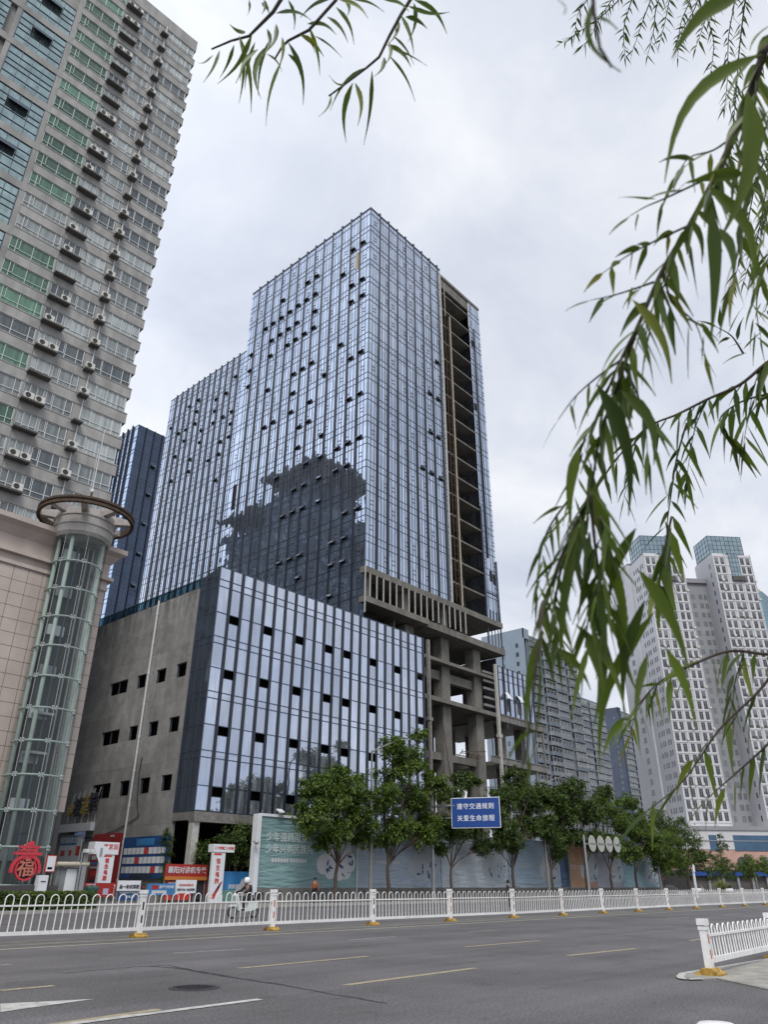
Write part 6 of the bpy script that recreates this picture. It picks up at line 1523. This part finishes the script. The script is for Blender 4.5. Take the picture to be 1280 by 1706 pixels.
tree(1205, 58, [(1200,1435,2.2,0),(1205,1410,1.3,0),(1190,1450,2.0,.3),(1215,1450,1.9,.2),(1202,1392,.6,0)], 3600, 21, 'slim pointed young tree before the blue window band', leaf_dark, .15, group='young trees by the shopping podium')
tree(1255, 58, [(1245,1440,2.0,0),(1262,1440,2.2,.2),(1250,1455,2.0,.2),(1275,1445,1.8,0)], 4000, 22, 'rounded young tree by the traffic lights at the right edge', leaf_tree, .16, group='young trees by the shopping podium')
# shrubs
def shrub(label, cat, pts, Y, n, seed, m, name='shrub', leaf=(.14, .28)):
    Ls = []
    for (x, y, r_, dy) in pts: p = pxY(x, y, Y+dy); Ls.append((p.x, p.y, p.z, r_, .9))
    x0, z0 = Ls[0][0], .15
    t = thing(name, label, cat, (x0, Y, .15)); m_ = MB()
    for (cx, cy, cz, r_, s) in Ls: m_.tube([(x0, Y, .15), ((x0+cx)/2, cy, cz*.5), (cx, cy, cz)], [.08, .05, .02], 6)
    m_.build('stem', bark, t); crown_mesh('foliage', Ls, n, seed, leaf).build('foliage', m, t); return t
shrub('bushy evergreen spilling out from under the podium beside the hoarding end', 'shrub', [(395,1400,1.2,0),(405,1385,.9,.2),(380,1425,.9,-.2),(408,1430,1.0,.2),(372,1395,.5,.1)], 49.9, 3600, 31, leaf_dark)
shrub('smaller bush under the overhang next to the white steel column', 'shrub', [(340,1415,.8,0),(352,1430,.7,.1),(330,1432,.6,.1)], 50.8, 1800, 32, leaf_dark)
shrub('weeds growing on top of the hoarding near its left corner', 'plant', [(478,1362,.35,.2),(500,1362,.4,.2),(465,1360,.25,.2)], YHO+.5, 600, 33, leaf_tree, 'weed_clump')
g_ = pxY(283, 1415, 53.2)
vine = thing('climbing_vine', 'dark green creeper growing up the corner of the concrete wall', 'plant', (X0-.05, YP+2.9, .15))
Ls = [(X0-.1, YP+2.35+.25*k*.5, 1.2+k*.75, .38+.1*math.sin(k*2), 1.2) for k in range(6)]
crown_mesh('foliage', Ls, 1500, 34, (.12, .22)).build('foliage', leaf_dark, vine)
MB().tube([(X0-.08, YP+2.95, .15), (X0-.08, YP+3.2, 2.4), (X0-.06, YP+3.6, 4.8)], [.05, .035, .01], 6).build('stem', bark, vine)
hd = thing('clipped_hedge', 'low clipped green hedge along the kerb before the stone building', 'hedge', (10, 43.6, .15))
m_ = MB(); a = pxY(155, 1500, 43.6); rn = random.Random(5)
mbh = MB()
for k in range(15000):
    x = rn.uniform(-6, a.x); y = 43.25+rn.random()*1.3; z = .15+.82*(1-rn.random()**2.2)
    if rn.random() < .35: z = .97+rn.uniform(-.05, .06)
    elif rn.random() < .6: y = 43.25+rn.uniform(-.06, .05); z = .15+rn.random()*.85
    d = Vector((rn.gauss(0,1), rn.gauss(-.5,1), rn.gauss(.5,1))).normalized(); b1_ = d.cross(Vector((0,.3,1))).normalized(); b2_ = d.cross(b1_); s = rn.uniform(.05, .10); o = Vector((x, y, z)); i = len(mbh.v)
    mbh.v += [tuple(o-b1_*s), tuple(o-b2_*s*.6), tuple(o+b1_*s), tuple(o+b2_*s*.6)]; mbh.f.append((i,i+1,i+2,i+3)); mbh.m.append(0)
mbh.build('foliage', leaf_hedge, hd)
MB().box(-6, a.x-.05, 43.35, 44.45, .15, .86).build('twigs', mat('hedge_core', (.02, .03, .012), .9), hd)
p = pxY(1203, 1480, 50)
ft = thing('fountain_grass', 'rounded tuft of fountain grass beyond the fence at the far right', 'plant', (p.x, 50, .0))
m_ = MB(); rn = random.Random(9)
for k in range(420):
    a_ = rn.uniform(0, 2*PI); r_ = rn.uniform(.6, 2.1); h = rn.uniform(1.6, 2.6)*(1.15-r_/4); c_ = Vector((math.cos(a_), math.sin(a_), 0)); s_ = Vector((-c_.y, c_.x, 0))*.035
    P = [Vector((p.x, 50, 0))+c_*.3*rn.random(), Vector((p.x, 50, h*.75))+c_*r_*.4, Vector((p.x, 50, h))+c_*r_*.8, Vector((p.x, 50, h*.85))+c_*r_*1.05]
    i = len(m_.v)
    for j, q in enumerate(P): w = s_*(1-j/3.2); m_.v += [tuple(q-w), tuple(q+w)]
    m_.f += [(i+2*j, i+2*j+1, i+2*j+3, i+2*j+2) for j in range(3)]; m_.m += [0]*3
m_.build('blades', leaf_mat('grass_blade', (.10, .12, .05), (.28, .28, .13)), ft)

# ================================================================ the willow overhead; its limbs pass above the camera
rn = random.Random(21)
TR = CAM+_r*3.6+_h*.4; TR.z = 0
wil = thing('willow_tree', 'weeping willow whose hanging leafy branches frame the top and right of the view', 'tree', (TR.x, TR.y, 0))
def at(f, r_, z): return Vector((0, 0, z))+_h*f+_r*r_
m_ = MB(); m_.tube([TR, TR+Vector((.1, .1, 1.6)), TR+Vector((0, .2, 3.4)), at(.6, 2.6, 5.2)], [.30, .25, .22, .17], 12)
m_.tube([at(.6, 2.6, 5.2), at(.5, 1.5, 6.2), at(.2, .3, 6.6), at(.1, -1.0, 6.4)], [.17, .12, .08, .03], 10)
m_.build('trunk', bark, wil, smooth=True)
def leaf3(mb, p, d, L_, w, sag, twist=None, n=9):
    """curved lanceolate blade: starts along d, bends under its own weight, slight fold at the midrib"""
    d = d.normalized(); P = []; q = Vector(p); dd = Vector(d)
    for i in range(n+1):
        P.append(Vector(q)); q = q+dd*(L_/n); dd = (dd+Vector((0, 0, -sag/n))).normalized()
    side = d.cross(Vector((0, 0, 1)))
    if side.length < .15: side = _r.copy()
    side.normalize(); tw = rn.uniform(-1.2, 1.2) if twist is None else twist
    b = len(mb.v)
    for i, q in enumerate(P):
        t_ = (P[min(i+1,n)]-P[max(i-1,0)]).normalized(); a_ = tw*(1+.5*i/n); s_ = (side-t_*side.dot(t_)).normalized(); u_ = t_.cross(s_)
        sd2 = s_*math.cos(a_)+u_*math.sin(a_); nn = t_.cross(sd2)
        f_ = i/n; ww = w*.36*min(1.0, (f_/.2)**.9 if f_ < .2 else 1.0)*(1-max(0, (f_-.25)/.75)**1.25); ww = max(ww, .0006)
        mb.v += [tuple(q-sd2*ww+nn*ww*.30), tuple(q), tuple(q+sd2*ww+nn*ww*.30)]
    for i in range(n):
        for j in range(2): mb.f.append((b+i*3+j, b+i*3+j+1, b+(i+1)*3+j+1, b+(i+1)*3+j)); mb.m.append(0)
def spray(path, D, lpx, wpx, step, name='branch', tw0=.006, spread=.75, down=.55, dvar=.06, sag=(.5, 1.3), start=0.0, tip=True, keep=1.0):
    """a twig through photo points at distance D (a number or one per point) with leaves of lpx photo pixels set along it"""
    if not isinstance(D, (list, tuple)): D = [D]*len(path)
    K = [pxD(x, y, d) for (x, y), d in zip(path, D)]
    K = [k+FWD*0 for k in K]; Q = []
    for i in range(len(K)-1):
        p0, p1, p2, p3 = K[max(i-1,0)], K[i], K[i+1], K[min(i+2,len(K)-1)]
        for k in range(6):
            t_ = k/6; Q.append(((p1*2)+(p2-p0)*t_+(p0*2-p1*5+p2*4-p3)*t_*t_+(p1*3-p0-p2*3+p3)*t_**3)*.5)
    Q.append(K[-1]); n = len(Q); d0 = D[0]
    br = MB(); br.tube(Q, [tw0*(1-.75*i/(n-1)) for i in range(n)], 6); bo = br.build(name, twig, wil, smooth=True)
    lf_ = MB(); acc = 0; side = 1; tot = sum((Q[i+1]-Q[i]).length for i in range(n-1)); run = 0; nxt = tot*start
    px = lambda d: d/F_PX
    for i in range(n-1):
        seg = Q[i+1]-Q[i]; L_ = seg.length
        while run+L_ >= nxt:
            f_ = (nxt-run)/L_; p = Q[i].lerp(Q[i+1], f_); t_ = seg.normalized()
            dep = (p-CAM).dot(FWD); sc = px(dep)
            lat = t_.cross(FWD).normalized()*side; side = -side
            d = t_*rn.uniform(.25, .7)+lat*spread*rn.uniform(.4, 1.1)+Vector((0,0,-1))*down*rn.uniform(.5, 1.4)+FWD*rn.uniform(-.35, .35)
            LL = lpx*sc*rn.uniform(.55, 1.15)
            if rn.random() < keep: leaf3(lf_, p+FWD*rn.uniform(-dvar, dvar)*.3, d, LL, wpx*sc*rn.uniform(.75, 1.15), rn.uniform(*sag))
            nxt += step*sc*rn.uniform(.6, 1.4)
        run += L_
    if tip: leaf3(lf_, Q[-1], Q[-1]-Q[-2], lpx*px(D[-1])*.8, wpx*px(D[-1])*.8, .6)
    lf_.build('leaves', leaf_wil, bo, smooth=True)
    return lf_
def leaves_px(lst, D, name='branch'):
    """single leaves measured one by one: base, tip, width (photo px) at distance D"""
    lf_ = MB()
    for (x0, y0, x1, y1, w, *b) in lst:
        d = D*rn.uniform(.97, 1.03); bow = b[0] if b else .12
        p, q = pxD(x0, y0, d), pxD(x1, y1, d*rn.uniform(.97, 1.03)); L_ = (q-p).length; n = 8; P = []
        t_ = (q-p).normalized(); lat = t_.cross(FWD).normalized()
        for i in range(n+1):
            f_ = i/n; P.append(p.lerp(q, f_)+lat*L_*bow*math.sin(PI*f_))
        bb = len(lf_.v); tw = rn.uniform(-.5, .5)
        for i, c_ in enumerate(P):
            t2 = (P[min(i+1,n)]-P[max(i-1,0)]).normalized(); s_ = t2.cross(FWD).normalized(); f_ = i/n; a_ = tw*(.3+f_); f_ = i/n; sd2 = s_*math.cos(a_)+FWD*math.sin(a_); nn = t2.cross(sd2); ww = w*.34*d/F_PX*min(1.0, (f_/.2)**.9 if f_ < .2 else 1.0)*(1-max(0, (f_-.28)/.72)**1.2); ww = max(ww, .0005)
            lf_.v += [tuple(c_-sd2*ww+nn*ww*.35), tuple(c_), tuple(c_+sd2*ww+nn*ww*.35)]
        for i in range(n):
            for j in range(2): lf_.f.append((bb+i*3+j, bb+i*3+j+1, bb+(i+1)*3+j+1, bb+(i+1)*3+j)); lf_.m.append(0)
    return lf_
# --- top left sprays
def twigpx(path, D, r0, r1):
    K = [pxD(x, y, D) for x, y in path]; m_ = MB(); m_.tube(K, [r0+(r1-r0)*i/(len(K)-1) for i in range(len(K))], 6); return m_.build('branch', twig, wil, smooth=True)
b_ = twigpx([(560,-420),(520,-160),(480,-20),(455,20),(430,45),(415,60),(385,68),(352,82)], 1.7, .006, .002)
twb = twigpx([(620,-400),(590,-150),(560,0),(515,50),(480,68),(470,78),(458,98)], 1.7, .005, .002)
twc = twigpx([(760,-420),(720,-120),(690,-10),(668,25),(648,62),(632,95),(612,112),(578,138),(548,160)], 1.75, .005, .002)
leaves_px([(420,56,362,140,13,.1),(398,60,392,140,11),(405,78,418,188,11,.05),(430,82,400,135,13,-.1),(440,80,435,165,14,-.12),(470,100,443,210,10,-.05),(480,70,505,175,13,.1),(445,48,436,95,10),(408,52,382,40,14,.2),(366,84,338,138,8,.05),(355,92,330,105,6),(512,40,560,58,12,.15),(460,22,520,35,14,.1),(500,58,540,95,13,.1),(515,45,533,126,10,.06),(525,60,570,96,6,.05),(545,28,580,72,11,.1),(480,0,490,50,9),(440,0,436,24,9),(548,0,500,30,13,-.1),(566,0,614,32,13,.1),(436,5,448,22,12),(415,0,412,26,6),(480,90,500,125,9),(460,40,440,90,12),(450,65,430,160,9,-.06),(470,62,460,120,10,.08),(425,70,408,150,10,-.05),(390,75,366,130,9,.05),(405,86,398,172,9,.04),(445,90,470,120,6),(505,62,525,88,7)], 1.7).build('leaves', leaf_wil, b_, smooth=True)
leaves_px([(575,0,577,30,9),(590,0,640,20,8,.1),(640,0,682,20,10,.1),(560,12,590,74,10,.1)], 1.7).build('leaves', leaf_wil, twb, smooth=True)
leaves_px([(668,25,690,92,11,.05),(690,0,745,57,14,.15),(680,10,750,20,13,-.1),(662,30,645,76,11,.1),(655,60,690,108,8,.08),(645,75,685,112,14,.12),(650,80,712,110,6,.04),(648,92,692,170,7,.08),(612,112,550,185,13,-.12),(588,138,577,238,14,-.1),(592,138,596,210,12,.1),(620,118,606,242,11,.04),(640,95,620,130,12),(575,140,548,125,5,.2),(552,158,530,195,6,.1),(676,28,712,48,13,.1),(648,70,640,110,9),(690,5,680,70,11)], 1.75).build('leaves', leaf_wil, twc, smooth=True)
# --- the big near branch down the right side
MAIN = [(1480,-260),(1370,-80),(1280,75),(1240,190),(1195,290),(1150,375),(1105,450),(1065,540),(1035,600),(1005,670)]
spray(MAIN, .95, 125, 19, 13, tw0=.0062, spread=.75, down=.7, start=.22, sag=(.6, 1.6))
spray([(1065,540),(1030,640),(1000,730),(985,820),(965,900)], .95, 125, 19, 24, tw0=.003, spread=.55, down=.8)
spray([(1195,290),(1110,330),(1075,345),(1050,360)], .95, 62, 16, 24, tw0=.0018, spread=.6, down=.3)
spray([(1150,375),(1085,405),(1040,430),(1005,455)], .95, 60, 17, 20, tw0=.0018, spread=.6, down=.3)
spray([(1130,410),(1110,470),(1085,520),(1075,580)], .97, 80, 15, 20, tw0=.0018, spread=.6, down=.6)
spray([(1090,470),(1030,490),(985,500)], .97, 60, 12, 22, tw0=.0018, spread=.5, down=.4)
spray([(1280,75),(1262,150),(1250,220),(1262,300)], 1.0, 120, 19, 18, tw0=.0018, spread=.7, down=.6)
spray([(1225,225),(1190,250),(1150,262),(1130,290)], .97, 90, 14, 20, tw0=.0018, spread=.6, down=.5)
spray([(1105,450),(1120,500),(1160,540),(1175,590)], .97, 95, 15, 18, tw0=.0018, spread=.6, down=.7)
spray([(1035,600),(1060,650),(1075,700),(1080,760)], .96, 100, 15, 18, tw0=.0018, spread=.6, down=.7)
spray([(1000,690),(975,730),(960,790),(950,850)], .97, 90, 13, 16, tw0=.0018, spread=.65, down=.6)
spray([(1210,270),(1235,340),(1230,420),(1215,480)], .97, 110, 18, 22, tw0=.0018, spread=.6, down=.7)
spray([(1035,600),(1000,625),(960,660),(930,700)], .97, 70, 10, 26, tw0=.0018, spread=.4, down=.6)
spray([(985,820),(960,880),(935,950),(925,1020),(930,1080)], .95, 98, 15, 10, tw0=.0028, spread=.7, down=.6)
spray([(985,820),(990,890),(1000,960),(1015,1030)], .90, 120, 18, 13, tw0=.0028, spread=.65, down=.65)
spray([(965,860),(935,930),(910,1000),(900,1060)], .92, 95, 14, 10, tw0=.0025, spread=.65, down=.6)
spray([(1000,860),(1010,930),(985,1010),(975,1080)], .88, 120, 18, 14, tw0=.0025, spread=.6, down=.7)
spray([(950,830),(915,880),(900,930),(895,985)], 1.0, 70, 10, 12, tw0=.0018, spread=.6, down=.6)
big = twigpx([(1280,75),(1262,95)], .9, .004, .003)
leaves_px([(1240,-10,1120,98,42,-.12),(1270,90,1108,305,34,-.16),(1245,150,1200,400,50,.1),(1240,290,1145,305,34,-.05),(1222,255,1280,330,40,.14),(1180,310,1255,490,36,.16),(1185,345,1185,570,34,.03),(1200,380,1222,470,30,.08),(1150,365,1170,440,22,.1),(1160,350,1200,410,18),(1055,500,1120,640,30,.1),(1035,650,1090,775,32,.16),(995,640,1048,860,38,.1),(965,745,952,880,28,-.06),(980,810,1010,960,40,.08),(1065,870,985,1200,0,0)][:-1], .9).build('leaves', leaf_wil, big, smooth=True)
leaves_px([(1040,980,1065,1160,30,-.10),(1090,1020,1000,1290,36,-.12),(1065,950,1150,1120,34,.06),(1000,1060,990,1210,30,.05),(905,1050,880,1220,24,-.06),(960,1040,1045,1200,24,.1),(1075,1000,1040,1190,28,-.08),(1060,880,1015,1010,26,-.08),(1080,1090,1060,1210,20,-.05),(930,1080,985,1150,20,.1),(1000,890,1045,1110,28,.06),(960,900,935,1120,26,-.04),(975,960,1035,1145,24,-.02),(1110,1080,1160,1210,24,.06)], .88).build('leaves', leaf_wil, big, smooth=True)
# soft strands very close to the lens, lower left of the branch
near = twigpx([(905,1010),(893,1120),(880,1240),(868,1290)], .62, .0016, .0007)
leaves_px([(893,1120,875,1200,9,-.1),(885,1215,845,1272,13,-.08),(878,1255,868,1330,9,.08),(900,1080,880,1300,10,.03)], .62).build('leaves', leaf_wil, near, smooth=True)
soft = twigpx([(985,-60),(990,20),(1000,80),(1020,112)], .55, .002, .001)
leaves_px([(990,0,1035,120,16,-.22),(995,30,1030,50,9,.1),(930,0,940,24,5)], .55).build('leaves', leaf_wil, soft, smooth=True)
# --- middle right sprays, a little farther off
spray([(1420,560),(1340,575),(1285,600),(1235,640),(1180,665),(1130,690),(1080,712),(1030,762),(985,830)], 2.0, 72, 13, 15, tw0=.006, spread=.7, down=.65, start=.15)
spray([(1330,640),(1285,655),(1235,670),(1200,700),(1225,740)], 2.0, 84, 16, 14, tw0=.004, spread=.6, down=.7, start=.1)
spray([(1145,705),(1128,765),(1118,830),(1112,880),(1110,950)], 2.0, 66, 10, 13, tw0=.003, spread=.8, down=.5)
spray([(1240,590),(1220,560),(1195,545)], 2.0, 46, 8, 10, tw0=.003, spread=.8, down=.3)
spray([(1120,860),(1105,930),(1100,980)], 1.7, 92, 22, 12, tw0=.003, spread=.5, down=.8)
spray([(1420,1070),(1330,1085),(1280,1090),(1215,1085),(1150,1110),(1095,1140),(1045,1200)], 1.6, 82, 15, 20, tw0=.005, spread=.55, down=.6, start=.2)
spray([(1400,1120),(1330,1180),(1280,1240),(1225,1290),(1180,1330)], 1.6, 84, 15, 24, tw0=.004, spread=.5, down=.7, start=.2)
spray([(1380,1010),(1320,1060),(1275,1140),(1200,1215),(1140,1300),(1080,1350)], 1.5, 100, 17, 34, tw0=.004, spread=.5, down=.7, start=.2)
# --- small sprays far up in the crown
for a in ([(1090,-80),(1040,-10),(1005,25),(970,50),(935,72)], [(1075,-60),(1050,10),(1040,50),(1042,95)], [(1110,-60),(1085,0),(1070,40),(1055,85)], [(1120,-60),(1095,10),(1090,50),(1080,92)], [(1160,-60),(1150,0),(1135,40),(1130,95)], [(1180,-60),(1160,10),(1140,45),(1128,70)], [(1230,-80),(1225,0),(1215,60),(1213,130),(1208,180)]):
    spray(a, 5.2, 26, 5, 6, tw0=.006, spread=.8, down=.5, sag=(.2, .8))
for a in ([(1340,150),(1290,240),(1262,300),(1245,380),(1232,440),(1215,490)], [(1330,280),(1290,330),(1270,370),(1250,420)], [(1310,40),(1265,120),(1240,150),(1215,170)]):
    spray(a, 4.4, 32, 6, 6, tw0=.006, spread=.8, down=.5, sag=(.2, .8))

for a, D_ in (([(1180,-50),(1178,20),(1190,70),(1185,120)], 4.2), ([(1250,-50),(1240,20),(1232,90),(1228,150),(1222,210),(1215,270)], 4.0), ([(1300,200),(1285,260),(1275,330),(1262,400),(1240,470)], 3.6), ([(1310,420),(1290,470),(1275,520)], 3.6),
              ([(1000,-60),(985,-10),(965,20),(958,55)], 5.0), ([(1060,-60),(1020,0),(1000,30),(985,60),(968,80)], 5.0), ([(1140,-60),(1118,-5),(1108,40),(1100,70)], 5.0), ([(1205,-60),(1190,0),(1172,45),(1160,80)], 4.8)):
    spray(a, D_, 28, 5, 5, tw0=.005, spread=.8, down=.5, sag=(.2, .8))
spray([(1290,590),(1262,630),(1250,680),(1240,740)], 2.0, 84, 15, 13, tw0=.002, spread=.6, down=.7)
spray([(1180,665),(1160,710),(1150,760),(1145,800)], 2.1, 62, 10, 11, tw0=.002, spread=.7, down=.6)
spray([(1060,735),(1050,790),(1040,830)], 2.1, 60, 9, 12, tw0=.002, spread=.7, down=.6)
spray([(1240,1090),(1225,1140),(1222,1190)], 1.6, 70, 12, 14, tw0=.002, spread=.6, down=.7)
spray([(1110,1130),(1085,1150),(1060,1190),(1050,1230)], 1.7, 66, 9, 12, tw0=.0018, spread=.7, down=.5)

for a, D_ in (([(1330,90),(1290,170),(1268,250),(1250,320)], 1.35), ([(1340,230),(1295,310),(1270,390),(1262,470)], 1.35), ([(1330,330),(1285,420),(1262,500),(1268,560)], 1.4)):
    spray(a, D_, 72, 11, 10, tw0=.0022, spread=.75, down=.6, start=.1)
